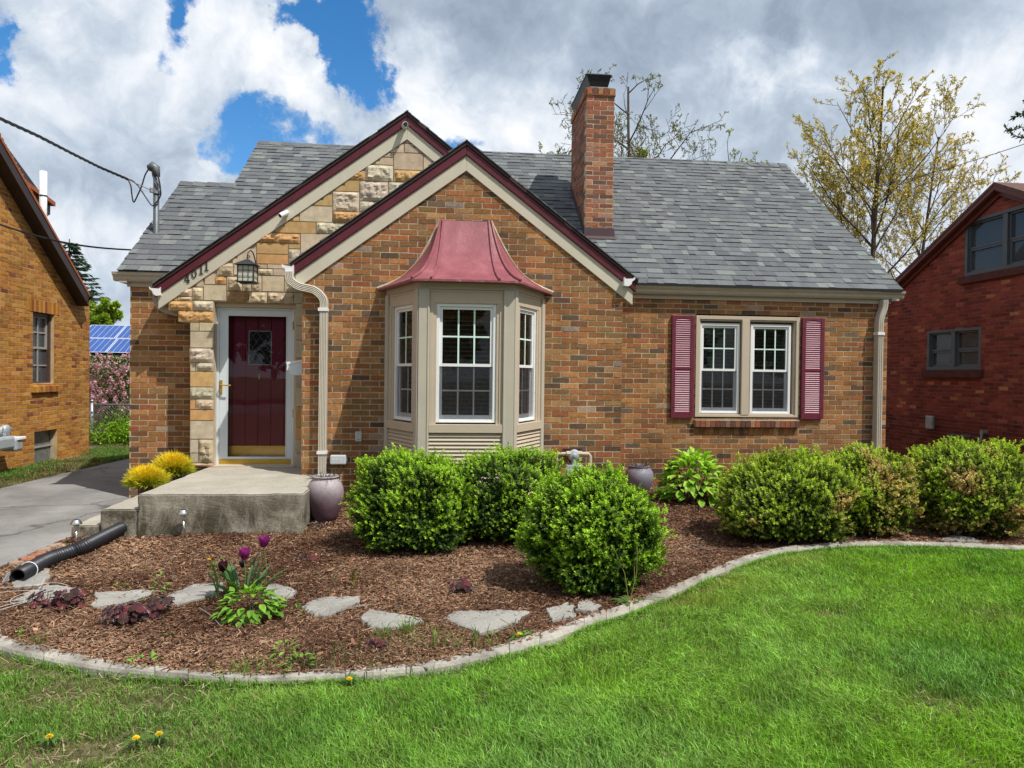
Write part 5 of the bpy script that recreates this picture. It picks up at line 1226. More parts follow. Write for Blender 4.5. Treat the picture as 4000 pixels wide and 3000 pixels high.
    for i in range(26):
        a = Rr.uniform(0, 6.28); e = Rr.uniform(.25, 1.0); top_ = Vector((cx+rx*.72*e*math.cos(a), cy+ry*.72*e*math.sin(a), z0+h*Rr.uniform(.35, .8)))
        p0_ = Vector((cx+rx*.15*math.cos(a), cy+ry*.15*math.sin(a), z0-.03)); mid = p0_.lerp(top_, .5)+Vector((rx*.1*math.cos(a), ry*.1*math.sin(a), -.03))
        b.tube([p0_, mid, top_], [.014, .010, .004], 5)
    b.build('stems', M['bark'], t)
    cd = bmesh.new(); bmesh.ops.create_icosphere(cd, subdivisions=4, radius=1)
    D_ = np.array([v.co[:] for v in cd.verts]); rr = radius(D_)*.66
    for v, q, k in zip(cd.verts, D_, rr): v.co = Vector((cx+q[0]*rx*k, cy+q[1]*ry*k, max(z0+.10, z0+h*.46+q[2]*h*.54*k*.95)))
    me = bpy.data.meshes.new('shade_core'); cd.to_mesh(me); cd.free(); me.materials.append(M['core']); place('dark_core', me, t)  # solid dark blob coloured as the shaded inside, blocks see-through
    return t
M['straw_twig'] = mat('straw_twig', (.30, .22, .14), .95, .3, 30, .2, 90)
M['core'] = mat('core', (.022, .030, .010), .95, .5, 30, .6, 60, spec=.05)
def footprint(x0, x1, ytop, ybase, Zb=.05, dep=1.0):
    """shrub centre, radii and height from its outline: foot of its front face at ybase"""
    xm = (x0+x1)/2; f = at('0', xm, ybase, Z=Zb); l, r = at('0', x0, ybase, Y=f.y), at('0', x1, ybase, Y=f.y); rx = (r.x-l.x)/2
    ry = rx*dep; k = (f.y+ry)/f.y; rx *= k; cy = f.y+ry*.9; c = at('0', xm, (ytop+ybase)/2, Y=cy); z = at('0', xm, ytop, Y=cy).z
    return c.x, cy, rx, ry, z
GB = 'clipped green boxwoods in front of the bay window'; GO = 'winter-burnt boxwoods in front of the right wall'
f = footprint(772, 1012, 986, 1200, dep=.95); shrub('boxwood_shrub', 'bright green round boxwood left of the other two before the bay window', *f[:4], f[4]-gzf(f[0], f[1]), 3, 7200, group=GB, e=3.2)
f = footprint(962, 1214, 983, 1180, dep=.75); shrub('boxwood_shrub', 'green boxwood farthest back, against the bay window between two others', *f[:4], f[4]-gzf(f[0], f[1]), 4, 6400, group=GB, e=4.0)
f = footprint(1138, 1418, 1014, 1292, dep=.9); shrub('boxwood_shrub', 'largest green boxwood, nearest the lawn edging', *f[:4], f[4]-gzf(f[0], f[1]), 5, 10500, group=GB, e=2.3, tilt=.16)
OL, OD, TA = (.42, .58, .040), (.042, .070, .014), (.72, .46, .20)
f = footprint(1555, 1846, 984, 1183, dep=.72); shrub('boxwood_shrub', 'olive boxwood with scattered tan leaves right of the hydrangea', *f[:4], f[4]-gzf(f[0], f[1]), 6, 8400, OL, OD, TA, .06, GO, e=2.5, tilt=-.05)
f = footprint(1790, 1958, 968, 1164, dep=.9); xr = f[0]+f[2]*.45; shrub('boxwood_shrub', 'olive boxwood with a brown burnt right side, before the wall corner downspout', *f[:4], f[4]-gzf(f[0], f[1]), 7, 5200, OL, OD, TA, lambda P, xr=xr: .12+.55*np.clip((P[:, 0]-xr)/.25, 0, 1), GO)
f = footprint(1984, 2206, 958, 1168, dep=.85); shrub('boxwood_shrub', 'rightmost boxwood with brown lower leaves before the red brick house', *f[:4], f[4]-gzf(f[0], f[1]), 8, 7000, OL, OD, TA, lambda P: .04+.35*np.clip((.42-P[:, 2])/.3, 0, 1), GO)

def broadleaf(name, label, cx, cy, rx, ry, h, seed, n, leaf, colr=(.36, .60, .05), dark=(.17, .34, .04), cat='plant', group=None, wid=.62, z0=None, droop=.35):
    """a mound of broad pointed leaves on stems; each leaf has a midrib fold and a curved tip"""
    R = np.random.default_rng(seed); z0 = gzf(cx, cy) if z0 is None else z0
    t = thing(name, label, cat, (cx, cy, z0), group)
    d = unit(R.normal(size=(n, 3))); d[:, 2] = np.abs(d[:, 2])
    P = np.array([cx, cy, z0+h*.10])+d*np.array([rx*.88, ry*.88, h*.84])*(R.uniform(.55, 1.0, n)**.5)[:, None]
    o = unit(d*np.array([1, 1, .5])+np.array([0, 0, .15])); dr = unit(o+np.array([0, 0, -droop])+R.normal(0, .25, P.shape)); up = unit(d+np.array([0, 0, .9]))
    s = unit(np.cross(dr, up)); nn = np.cross(s, dr); L = leaf*R.uniform(.6, 1.15, n)*(1-.25*d[:, 2]); W = L*wid
    V = []; C = []
    prof = [(0, .06), (.25, .85), (.5, 1.0), (.75, .66), (1.0, .03)]
    tt = np.clip(.25+.7*d[:, 2]+R.normal(0, .22, n), 0, 1)[:, None]; col_ = np.array(dark)*(1-tt)+np.array(colr)*tt; col_ *= R.uniform(.85, 1.18, (n, 1))
    for a, b in zip(prof, prof[1:]):
        for sg in (-1, 1):
            q = []
            for (u, w_), e in ((a, 0), (a, 1), (b, 1), (b, 0)):
                c = P+dr*(L*u)[:, None]-nn*(L*.22*u*u)[:, None]
                q.append(c+(s*(sg*W*.5*w_)[:, None]+nn*(W*.16*w_)[:, None] if e else 0))
            if sg > 0: q = q[::-1]
            V.append(np.stack(q, 1)); C.append(col_*(1.06 if sg > 0 else .94))
    np_mesh('foliage', np.concatenate(V).reshape(-1, 3), 4, np.clip(np.concatenate(C), 0, 1), M['leaf'], t)
    b = MB(); Rr = random.Random(seed)
    for i in range(max(4, n//9)):
        k = Rr.randrange(n); p = Vector(P[k]); a = Vector((cx+rx*.25*d[k, 0], cy+ry*.25*d[k, 1], z0-.02)); b.tube([a, a.lerp(p, .5)+Vector((0, 0, .03)), p], [.006*h/.5, .005*h/.5, .003*h/.5], 5)
    b.build('stems', M['twig'], t)
    return t
f = footprint(1424, 1566, 968, 1102, Zb=.08, dep=.9); broadleaf('hydrangea', 'leafy light green hydrangea between the back urn and the burnt boxwoods', *f[:4], f[4]-gzf(f[0], f[1]), 9, 420, .15, cat='shrub')
p = at('L', 960, 250, Y=8.4); broadleaf('hydrangea', 'bright hydrangea leaves peeking over the olive boxwoods', p.x, 8.55, .24, .2, at('L', 960, 145, Y=8.5).z-gzf(p.x, 8.5), 10, 130, .11, cat='shrub')
p = at('L', 2150, 600, Z=.05); broadleaf('garden_plant', 'low green plant at the far right end of the bed', p.x, p.y, .25, .25, .20, 30, 70, .07, cat='plant')

def golden(label, v, x0, x1, ytop, ybase, Y, seed):
    R = np.random.default_rng(seed); a, b_ = at(v, x0, ybase, Y=Y), at(v, x1, ytop, Y=Y); cx = (a.x+b_.x)/2; rx = (b_.x-a.x)/2; z0 = a.z; h = b_.z-a.z
    t = thing('golden_shrub', label, 'shrub', (cx, Y, z0), 'golden thread-leaf shrubs by the porch')
    n = 1700; d = unit(R.normal(size=(n, 3))); d[:, 2] = np.abs(d[:, 2])-.15
    P = np.array([cx, Y, z0+h*.30])+d*np.array([rx*.86, rx*.7, h*.52])*(R.uniform(.5, 1, n)*(.62+.75*fbm(d*3.2+seed*5, 2, seed)))[:, None]; V = []; C = []
    for i in range(5):
        dd = unit(d*1.3+np.array([0, 0, .3])+R.normal(0, .38, P.shape)); L = R.uniform(.03, .15, n); w_ = R.uniform(.005, .009, n)
        V.append(leaf_quads(P, dd, unit(R.normal(size=(n, 3))), L, w_, .1)); tt = np.clip(.32+1.0*d[:, 2]+R.normal(0, .22, n), 0, 1)[:, None]
        C.append(np.array([.12, .24, .02])*(1-tt)+np.array([.92, .70, .03])*tt)
    np_mesh('foliage', np.concatenate(V), 4, np.concatenate(C), M['needle'], t)
    b = MB()
    for i in range(10): q = P[i]; b.tube([(cx, Y, max(z0-.1, .0)), tuple(q)], [.012, .004], 5)
    b.lathe([(rx*.45, -.12), (rx*.55, .05), (rx*.52, .05), (rx*.4, .02)], (cx, Y, z0), 14); b.build('stems', M['bark'], t)
golden('lower golden shrub nearer the driveway beside the porch', 'J', 806, 1004, 122, 252, 8.15, 1)
golden('upper golden shrub against the stone door jamb', 'J', 962, 1172, 38, 182, 8.62, 2)

# tulips: stem, bloom of six petals
def tulip(label, v, bx, by, base, r, colr, open_=.35, size=.05):
    top_ = at(v, bx, by, Y=base.y); t = thing('tulip', label, 'tulip', base, 'purple tulips in the mulch bed')
    b = MB(); b.tube([base, base.lerp(top_, .5)+Vector((.012, 0, 0)), top_], [.005, .0042, .004], 6, c=(.13, .24, .06)); b.build('stem', M['leaf'], t)
    b = MB(); rr = random.Random(r)
    for k in range(6):
        a = k*math.pi/3+rr.uniform(-.15, .15); o = Vector((math.cos(a), math.sin(a), 0)); s = Vector((-o.y, o.x, 0)); inner = .86 if k % 2 else 1
        rows_ = []
        for u in np.linspace(0, 1, 7):
            rad = size*(.10+.52*math.sin(min(1, u*1.35)*math.pi/2)*inner+open_*max(0, u-.55)*.9-.22*max(0, u-.6)*(1-open_)); w_ = size*.50*math.sin(math.pi*min(.985, .10+u*.88))**.7
            c = top_+o*rad+Vector((0, 0, size*1.35*u)); rows_.append([c-s*w_-o*w_*.35, c-s*w_*.5-o*w_*.08, c, c+s*w_*.5-o*w_*.08, c+s*w_-o*w_*.35])
        V = [p for q in rows_ for p in q]; F = [(i*5+j, i*5+j+1, (i+1)*5+j+1, (i+1)*5+j) for i in range(6) for j in range(4)]
        n0 = len(b.f); b.add(V, F)
        for i in range(n0, len(b.f)): u = ((i-n0)//4)/6; b.c[i] = tuple(x*(.75+.55*u) for x in colr)
    b.build('bloom', M['petal'], t, True)
PB = at('J', 1500, 905, Z=.04)
tulip('tallest purple tulip, its open bloom highest above the clump', 'J', 1630, 612, PB+Vector((.14, .05, -.01)), 1, (.25, .025, .20), .55, .058)
tulip('middle purple tulip with an open goblet shaped bloom', 'J', 1508, 688, PB+Vector((.0, .0, -.01)), 2, (.28, .025, .22), .45, .058)
tulip('shortest dark maroon tulip left of the others', 'J', 1376, 762, PB+Vector((-.20, -.06, -.01)), 3, (.075, .008, .035), .15, .052)
tulip('nearly black spent tulip hidden behind the middle bloom', 'J', 1497, 738, PB+Vector((-.02, .18, -.01)), 4, (.03, .01, .025), .6, .035)
# strap leaves of the tulips
t = thing('tulip_leaves', 'blue-green strap leaves at the foot of the tulips', 'plant', PB)
R = np.random.default_rng(3); V = []; C = []
for i in range(20):
    a = R.uniform(0, 6.28); rad = R.uniform(.02, .16); L = R.uniform(.20, .34); w_ = R.uniform(.022, .04); ln = R.uniform(.15, .95)
    o = np.array([math.cos(a), math.sin(a), 0]); s = np.array([-o[1], o[0], 0]); base = np.array([PB.x, PB.y, .03])+o*rad*np.array([1.2, .8, 1]); prev = None; colr = np.array([.075, .16, .065])*R.uniform(.75, 1.25)
    if R.random() < .3: colr = np.array([.11, .21, .05])
    for u in np.linspace(0, 1, 7):
        c = base+o*L*ln*u**1.6+np.array([0, 0, L*(u-.42*ln*u*u)]); hw = w_*math.sin(math.pi*(.12+.86*u))**.8*.6
        row = (c-s*hw+o*hw*.35*-1+np.array([0, 0, hw*.5]), c, c+s*hw-o*hw*.35+np.array([0, 0, hw*.5]))
        if prev: V += [prev[0], prev[1], row[1], row[0], prev[1], prev[2], row[2], row[1]]; C += [colr, colr*1.1]
        prev = row
np_mesh('foliage', np.array(V), 4, np.array(C), M['leaf'], t)
p = at('J', 1500, 1085, Z=.03); broadleaf('hydrangea', 'low bright green young hydrangea in front of the tulips', p.x, p.y+.16, .225, .17, .22, 12, 140, .080, (.22, .42, .04), (.10, .24, .03), cat='plant', wid=.6)
# heuchera
def heuchera(label, v, x, y, rx, h, seed, n=26):
    n = int(n*1.1); rx *= .8; h *= .85
    p = at(v, x, y, Z=.03); R = random.Random(seed); t = thing('coral_bells', label, 'plant', p, 'purple leaved plants in the mulch bed'); b = MB()
    st = MB()
    for i in range(n):
        a = R.uniform(0, 6.28); rr = rx*R.uniform(.2, 1)**.6; c = Vector((p.x+rr*math.cos(a), p.y+rr*.8*math.sin(a), p.z+h*R.uniform(.1, 1.1)*(1.1-.4*rr/rx))); sz = R.uniform(.015, .029)
        nn = Vector((math.cos(a)*.5+R.uniform(-.2, .2), math.sin(a)*.5-.35, .8)).normalized(); e1 = nn.orthogonal().normalized(); e1.rotate(Matrix.Rotation(R.uniform(0, 6), 3, nn)); e2 = nn.cross(e1)
        m_ = 20; pts = [c+(e1*math.cos(2*math.pi*k/m_)+e2*math.sin(2*math.pi*k/m_))*sz*(1+.22*abs(math.cos(2.5*2*math.pi*k/m_)))-nn*sz*.25*(k % 2) for k in range(m_)]
        cl = R.choice(((.065, .018, .024), (.042, .015, .020), (.12, .028, .032), (.05, .024, .02))); n0 = len(b.f)
        b.add([c]+pts, [(0, k+1, (k+1) % m_+1) for k in range(m_)], cl); st.tube([(p.x, p.y, p.z-.02), c-nn*.005], .0018, 4)
    b.build('foliage', mat('heuchera_leaf', None, .45, .2, 30, .1, 60, attr=True, spec=.4), t); st.build('stems', M['maroon'], t)
heuchera('purple leaved plant farthest left beside the cable coil', 'J', 290, 975, .13, .12, 1, 26)
heuchera('purple leaved plant with reddish leaf on the flat stone edge, second from left', 'J', 430, 975, .11, .13, 2, 24)
heuchera('darkest wide purple leaved plant left of the tulip clump', 'J', 780, 1075, .15, .15, 3, 40)
heuchera('purple leaved plant just left of the tulip clump, higher leaves', 'J', 950, 1030, .13, .15, 4, 26)
heuchera('small wine red plant alone in the mulch before the boxwoods', 'K', 890, 970, .11, .09, 5, 22)
heuchera('small brownish red plant among grass near the edging', 'K', 400, 1290, .07, .09, 6, 9)
heuchera('tiny reddish seedling in the mulch behind the tallest tulip', 'J', 1900, 680, .12, .05, 7, 9)

# small green weeds, lily shoots, grass tufts and dandelions
def tuft(label, v, x, y, n, h, seed, c=(.16, .30, .045), name='grass_tuft', cat='grass tuft', spread=.05, w=.006, lean=.6):
    p = at(v, x, y, Z=.03); R = np.random.default_rng(seed); t = thing(name, label, cat, p, 'grass tufts growing in the mulch bed'); z = gzf(p.x, p.y)
    xs = p.x+R.normal(0, spread, n); ys = p.y+R.normal(0, spread*.7, n)
    g0 = globals()['rng']; globals()['rng'] = R
    V, CC = blades(xs, ys, np.full(n, z-.005), h*R.uniform(.5, 1.1, n), np.full(n, w), np.array(c)*R.uniform(.7, 1.3, (n, 1)), R.uniform(.1, lean, n), R.uniform(0, 6.3, n), ''); globals()['rng'] = g0
    np_mesh('foliage', V, 4, CC, M['grass'], t)
tuft('upright grass tuft growing through the stepping stone', 'K', 575, 1195, 34, .14, 1)
tuft('loose grass tuft by the small brownish red plant', 'K', 430, 1245, 26, .15, 2)
tuft('sparse grass left of the dandelion near the edging', 'K', 1000, 1265, 44, .13, 3, spread=.10)
tuft('thin grass tuft between stone and edging, brightest green', 'K', 650, 1270, 22, .15, 4, spread=.06)
tuft('flattened grass patch along the edging below the stepping stones', 'K', 420, 1380, 110, .09, 5, (.14, .17, .06), spread=.2)
tuft('grass clump by the edging right of the tulips', 'J', 1490, 1400, 44, .13, 6, spread=.07)
tuft('yellowish low grass near the left edging', 'J', 240, 1195, 40, .10, 7, (.19, .24, .06), spread=.06, lean=1.0)
tuft('tall thin grass right of the wide triangular stone', 'K', 800, 1290, 18, .17, 8)
tuft('ragged grass at the left corner of the bed', 'K', 40, 1400, 60, .11, 9, (.10, .16, .05), spread=.12)
def weed(label, v, x, y, r, h, seed, n=14, leaf=.04, c=(.20, .38, .05)):
    p = at(v, x, y, Z=.03); broadleaf('weed', label, p.x, p.y, r, r, h, seed, n, leaf, c, tuple(q*.6 for q in c), cat='weed', group='small green weeds in the mulch bed', z0=gzf(p.x, p.y)-.005, wid=.45)
for k, a in enumerate((('weed with wide leaves against the porch front', 'J', 1365, 500, .07, .06, 21, 12, .085), ('leafy weed between porch corner and front urn', 'J', 1868, 450, .06, .22, 22, 16, .10, (.09, .20, .04)),
    ('tall leafy weed at the left end of the large grey stone', 'J', 985, 880, .06, .15, 23, 26, .045), ('low weed left of the large grey stone tip', 'J', 930, 925, .05, .04, 24, 12, .04), ('flat weed in the mulch above the notched pale stone', 'J', 740, 850, .09, .05, 25, 22, .04),
    ('yellowish weed in the mulch behind the spent tulip', 'J', 1330, 735, .07, .08, 26, 24, .035, (.20, .26, .04)), ('weed below the stepping stone right of the tulips', 'J', 1835, 1000, .06, .04, 27, 14, .05), ('broad low weed along the left edging', 'J', 870, 1330, .13, .06, 28, 44, .045),
    ('weed patch by the edging under the tulips, taller', 'J', 1760, 1290, .07, .12, 29, 26, .05), ('leafy weed patch beside the long stick', 'J', 1840, 1345, .10, .08, 31, 34, .055), ('single round leaf sprout before the left boxwood', 'K', 525, 915, .02, .04, 32, 4, .045),
    ('pale weed at the far left above the yellowish grass', 'J', 130, 1110, .04, .05, 33, 10, .04), ('small weed near the tip of the purple plant', 'J', 1040, 1150, .03, .04, 34, 8, .03), ('tiny weed right of the porch solar light', 'J', 1180, 520, .02, .02, 35, 6, .03),
    ('tiny weed at the base of the drain pipe hole', 'J', 745, 560, .04, .04, 36, 10, .035, (.30, .26, .06)), ('small weed near the small solar light', 'J', 375, 590, .05, .03, 37, 12, .03), ('green weed right of the wide triangular stone by the dandelion', 'K', 1285, 1245, .10, .06, 38, 34, .05))): weed(*a)
def lily(label, v, x, y, seed, h):
    p = at(v, x, y, Z=.03); t = thing('lily_shoot', label, 'plant', p, 'reddish lily shoots in the mulch bed'); R = np.random.default_rng(seed); n = 26; z = gzf(p.x, p.y)
    u = R.uniform(.1, 1, n); P = np.stack([p.x+R.normal(0, .012, n), p.y+R.normal(0, .01, n), z+u*h*.8], -1); a = R.uniform(0, 6.3, n); d = unit(np.stack([np.cos(a)*.6, np.sin(a)*.6, np.full(n, .9)], -1))
    tt = R.random((n, 1)); np_mesh('foliage', leaf_quads(P, d, np.tile([0, 0, 1.], (n, 1)), np.full(n, h*.36), np.full(n, h*.09)), 4, np.array([.12, .22, .05])*tt+np.array([.26, .09, .04])*(1-tt), M['leaf'], t)
lily('taller reddish lily shoot with green leaves', 'K', 268, 945, 1, .15); lily('short red lily shoot left of the taller one', 'K', 162, 915, 2, .07)
def dandelion(label, v, x, y, bloom, seed, stalks=(), R0=.09):
    p = at(v, x, y, Z=.03); z = gzf(p.x, p.y); t = thing('dandelion', label, 'dandelion', (p.x, p.y, z), 'dandelions along the edging'); R = random.Random(seed); b = MB()
    for i in range(12):
        a = i*.55+R.uniform(-.2, .2); o = Vector((math.cos(a), math.sin(a), 0)); s = Vector((-o.y, o.x, 0)); L = R0*R.uniform(.7, 1.25); c = (.10*R.uniform(.8, 1.2), .20, .04); pts = []
        for k in range(8): u = k/7; w_ = L*.14*math.sin(math.pi*(.12+.85*u))*(1 if k % 2 else .55); pts.append((Vector((p.x, p.y, z+.006))+o*L*u+Vector((0, 0, .03*math.sin(u*2.6))), w_))
        for (c0_, w0), (c1_, w1) in zip(pts, pts[1:]): b.quad(c0_-s*w0, c1_-s*w1, c1_+s*w1, c0_+s*w0, c)
    b.build('foliage', M['leaf'], t)
    b = MB(); have = False
    for v2, sx, sy in stalks:
        q = at(v2, sx, sy, Y=p.y+R.uniform(-.03, .03)); b.tube([(p.x, p.y, z), Vector((p.x, p.y, z)).lerp(q, .5)+Vector((.03*R.uniform(-1, 1), 0, .03)), q], .003, 5, c=(.30, .26, .10)); have = True
    if bloom:
        q = at(bloom[0], bloom[1], bloom[2], Y=p.y-.03); b.tube([(p.x, p.y, z), Vector((p.x, p.y, z)).lerp(q, .6)+Vector((0, 0, .02)), q], .003, 5, c=(.25, .26, .10)); have = True
    if have: b.build('stalks', M['leaf'], t)
    if bloom:
        f = MB()
        for ring_, (rad, up_) in enumerate(((.0155, .003), (.011, .008), (.006, .011))):
            for k in range(14): a = k*2*math.pi/14+ring_*.2; o = Vector((math.cos(a), math.sin(a), 0)); s = Vector((-o.y, o.x, 0))*.0026; f.quad(q-s, q+o*rad-s+Vector((0, 0, up_)), q+o*rad+s+Vector((0, 0, up_)), q+s, (.88, .66, .03))
        f.build('bloom', M['petal'], t)
dandelion('dandelion with one yellow bloom right of the triangular stone', 'K', 1225, 1240, ('K', 1220, 1222), 1, (('K', 1110, 1130), ('K', 1203, 1130)))
dandelion('big dandelion with tall bare stalks by the largest boxwood', 'K', 1855, 1035, None, 2, (('K', 1775, 745), ('K', 1902, 720), ('K', 1885, 830), ('K', 2060, 1010)), .13)
dandelion('dandelion bloom on the lawn touching the edging', 'K', 250, 1490, ('K', 243, 1480), 3, (), .05)

dandelion('small yellow-flowered weed in the mulch behind the dark tulip', 'J', 1330, 728, ('J', 1290, 690), 4, (), .05)
dandelion('yellow dandelion on the lawn, rightmost of three near the bottom edge', '0', 344, 1596, ('0', 344, 1586), 5, (), .06)
dandelion('yellow dandelion on the lawn between two others near the bottom edge', '0', 294, 1604, ('0', 294, 1595), 6, (), .06)
dandelion('yellow dandelion on the lawn nearest the bottom left corner', '0', 107, 1602, ('0', 107, 1592), 7, (), .06)
p = at('L', 1850, 665, Z=.05); bm_ = bmesh.new(); bmesh.ops.create_icosphere(bm_, subdivisions=4, radius=1); A_ = np.array([v.co[:] for v in bm_.verts]); hh = fbm(A_*2.1+4, 3, 6)
for v, q in zip(bm_.verts, hh): v.co = Vector((p.x+v.co.x*.19*(.6+.8*q), p.y+v.co.y*.13*(.6+.8*q), gzf(p.x, p.y)+v.co.z*.05*(.5+q)-.012))
me = bpy.data.meshes.new('rock'); bm_.to_mesh(me); bm_.free(); me.materials.append(mat('rock', (.17, .16, .145), .95, .25, 9, .6, 60)); tag(place('garden_rock', me), 'low grey rock under the rightmost boxwood', 'rock')
# ------------------------------------------------------------------ urns
def urnmat(name, a, b_):
    m, n_t, bs, out = newmat(name); P = coords(n_t); sep = nd(n_t, 'ShaderNodeSeparateXYZ'); n_t.links.new(P, sep.inputs[0])
    z = nd(n_t, 'ShaderNodeMapRange'); n_t.links.new(math_(n_t, 'ADD', sep.outputs[2], math_(n_t, 'MULTIPLY', noise(n_t, 5, 4, .6, P), .25)), z.inputs[0]); z.inputs[1].default_value = .36; z.inputs[2].default_value = .74
    c = ramp(n_t, z.outputs[0], [(0, b_), (.45, tuple((x+y)/2 for x, y in zip(a, b_))), (1, a)]); c = mixrgb(n_t, c, ramp(n_t, noise(n_t, 38, 5, .7, P), [(.3, .8), (.7, 1.15)]), 1, 'MULTIPLY')
    n_t.links.new(c, bs.inputs['Base Color']); bs.inputs['Roughness'].default_value = .55; bs.inputs['Specular IOR Level'].default_value = .35; bumpn(n_t, bs, noise(n_t, 60, 3, .6, P), .15, .004); return m
def urn(label, cx, cy, z0, r, h, m, seed, stalk=.2):
    t = thing('urn', label, 'urn', (cx, cy, z0), 'glazed urns with dried stems against the house'); b = MB()
    prof = [(.001, 0), (.52, 0), (.58, .02), (.74, .16), (.90, .34), (.985, .52), (1.0, .62), (.96, .74), (.86, .84), (.74, .905), (.67, .935), (.66, .955), (.70, .965), (.735, .975), (.74, .99), (.70, 1.0), (.64, .995), (.60, .96), (.60, .93), (.001, .92)]
    b.lathe([(a*r, z*h) for a, z in prof], (cx, cy, z0), 40); b.build('pot', m, t, True)
    s = MB(); s.lathe([(.001, .93*h+.004), (.595*r, .93*h+.004)], (cx, cy, z0), 20); s.build('soil', M['bark'], t)
    R = random.Random(seed); d = MB()
    for i in range(60):
        a = R.uniform(0, 6.28); rr = r*.5*R.random()**.5; p = Vector((cx+rr*math.cos(a), cy+rr*math.sin(a), z0+.93*h)); o = Vector((math.cos(a)*R.uniform(.1, 1.3), math.sin(a)*R.uniform(.1, 1.3), R.uniform(.2, 1.2))).normalized(); L = stalk*R.uniform(.35, 1)
        q = [p]
        for k in range(3): o = (o+Vector((R.uniform(-.4, .4), R.uniform(-.4, .4), R.uniform(-.35, .15)))).normalized(); q.append(q[-1]+o*L/3)
        d.tube(q, [.0028, .0022, .0018, .001], 4)
        if R.random() < .5: d.tube([q[2], q[2]+Vector((R.uniform(-.04, .04), R.uniform(-.04, .04), R.uniform(0, .05)))], [.0016, .001], 4)
    d.build('dried_stems', M['twig'], t)
UC = at('J', 1998, 455, Z=.085); UC = Vector((UC.x, UC.y+.02, 0)); ur = (at('J', 2113, 300, Y=UC.y).x-at('J', 1884, 300, Y=UC.y).x)/2; uz0 = at('J', 1998, 470, Y=UC.y-.1).z; uh = at('J', 1998, 175, Y=UC.y).z-uz0
urn('purple and white glazed urn of dried stems by the porch', UC.x, UC.y+.06, uz0, ur*1.01, uh, urnmat('glaze_white', (.46, .42, .43), (.12, .066, .088)), 3, .17)
a, b_ = at('G', 82, 1600, Y=8.75), at('G', 291, 1600, Y=8.75); zt_u = at('G', 188, 1478, Y=8.75).z
urn('blue-grey glazed urn with tall dried stalks, half hidden behind the largest boxwood', (a.x+b_.x)/2, 8.75, .13, (b_.x-a.x)/2, zt_u-.13, urnmat('glaze_blue', (.23, .215, .26), (.20, .185, .23)), 5, .24)
t = thing('slate_saucer', 'dark flat saucer lying under the front urn', 'saucer', (UC.x-.2, UC.y+.1, .1)); q = at('J', 1905, 440, Z=.12)
b = MB(); b.lathe([(.001, 0), (.16, 0), (.17, .02), (.165, .025), (.001, .012)], (q.x+.05, q.y+.05, gzf(q.x, q.y)), 24); b.build('dish', M['black'], t)

# solar path lights
def solar(label, v, xc, ytop, xb, ybase, Y):
    base = at(v, xb, ybase, Y=Y); top_ = at(v, xc, ytop, Y=Y); h = top_.z-base.z; t = thing('path_light', label, 'path light', base, 'small steel solar lights beside the porch'); r = h*.30 if h < .3 else .085
    r = abs(at(v, xc+36, ytop, Y=Y).x-at(v, xc-36, ytop, Y=Y).x)/2
    ax = Vector((top_.x, Y, base.z)); b = MB(); b.tube([Vector((base.x, Y, base.z-.05)), Vector((top_.x, Y, base.z+h*.55))], r*.17, 10); b.build('stake', M['steel'], t, True)
    b = MB(); b.lathe([(r*.22, h*.55), (r*.38, h*.60), (r*.52, h*.80), (r*.50, h*.82), (.001, h*.82)], ax, 18); b.build('lens', M['lamp_glass'], t, True)
    b = MB(); b.lathe([(r*.5, h*.80), (r, h*.81), (r*1.0, h*.835), (r*.72, h*.96), (r*.55, h*1.0), (.001, h*1.0)], ax, 22); b.build('cap', M['steel'], t, True)
    b = MB(); b.box(ax.x-r*.32, ax.x+r*.32, Y-r*.32, Y+r*.32, base.z+h*1.0, base.z+h*1.012); b.build('solar_cell', M['black'], t)
q = at('J', 480, 588, Z=.03); solar('steel solar light beside the lowest porch step and the driveway', 'J', 470, 442, 478, 588, q.y)
q = at('J', 1145, 525, Z=.06); solar('steel solar light leaning before the middle of the porch front', 'J', 1130, 380, 1146, 525, min(q.y, 6.9))

# corrugated drain pipe
t = thing('drain_pipe', 'black corrugated drain pipe running from the porch side across the mulch', 'drain pipe', at('J', 110, 800, Z=.06))
pts = [at('J', 108, 792, Z=.075), at('J', 180, 752, Z=.075), at('J', 300, 688, Z=.075), at('J', 430, 640, Z=.08), at('J', 540, 596, Z=.10)]
e = at('J', 735, 500, Y=7.0); pts.append(Vector((e.x, 7.0, e.z))); pts.append(Vector((e.x+.12, 7.15, e.z+.05)))
# smooth and corrugate
Q = []
for i in range(len(pts)-1):
    p_0, p_1, p_2, p_3 = pts[max(i-1, 0)], pts[i], pts[i+1], pts[min(i+2, len(pts)-1)]
    for k in range(40): tt = k/40; Q.append(.5*((2*p_1)+(p_2-p_0)*tt+(2*p_0-5*p_1+4*p_2-p_3)*tt*tt+(3*p_1-p_0-3*p_2+p_3)*tt**3))
L = 0; rr = []; prev = Q[0]
for p in Q: L += (p-prev).length; prev = p; rr.append(.053+.0045*math.sin(L*2*math.pi/.0175))
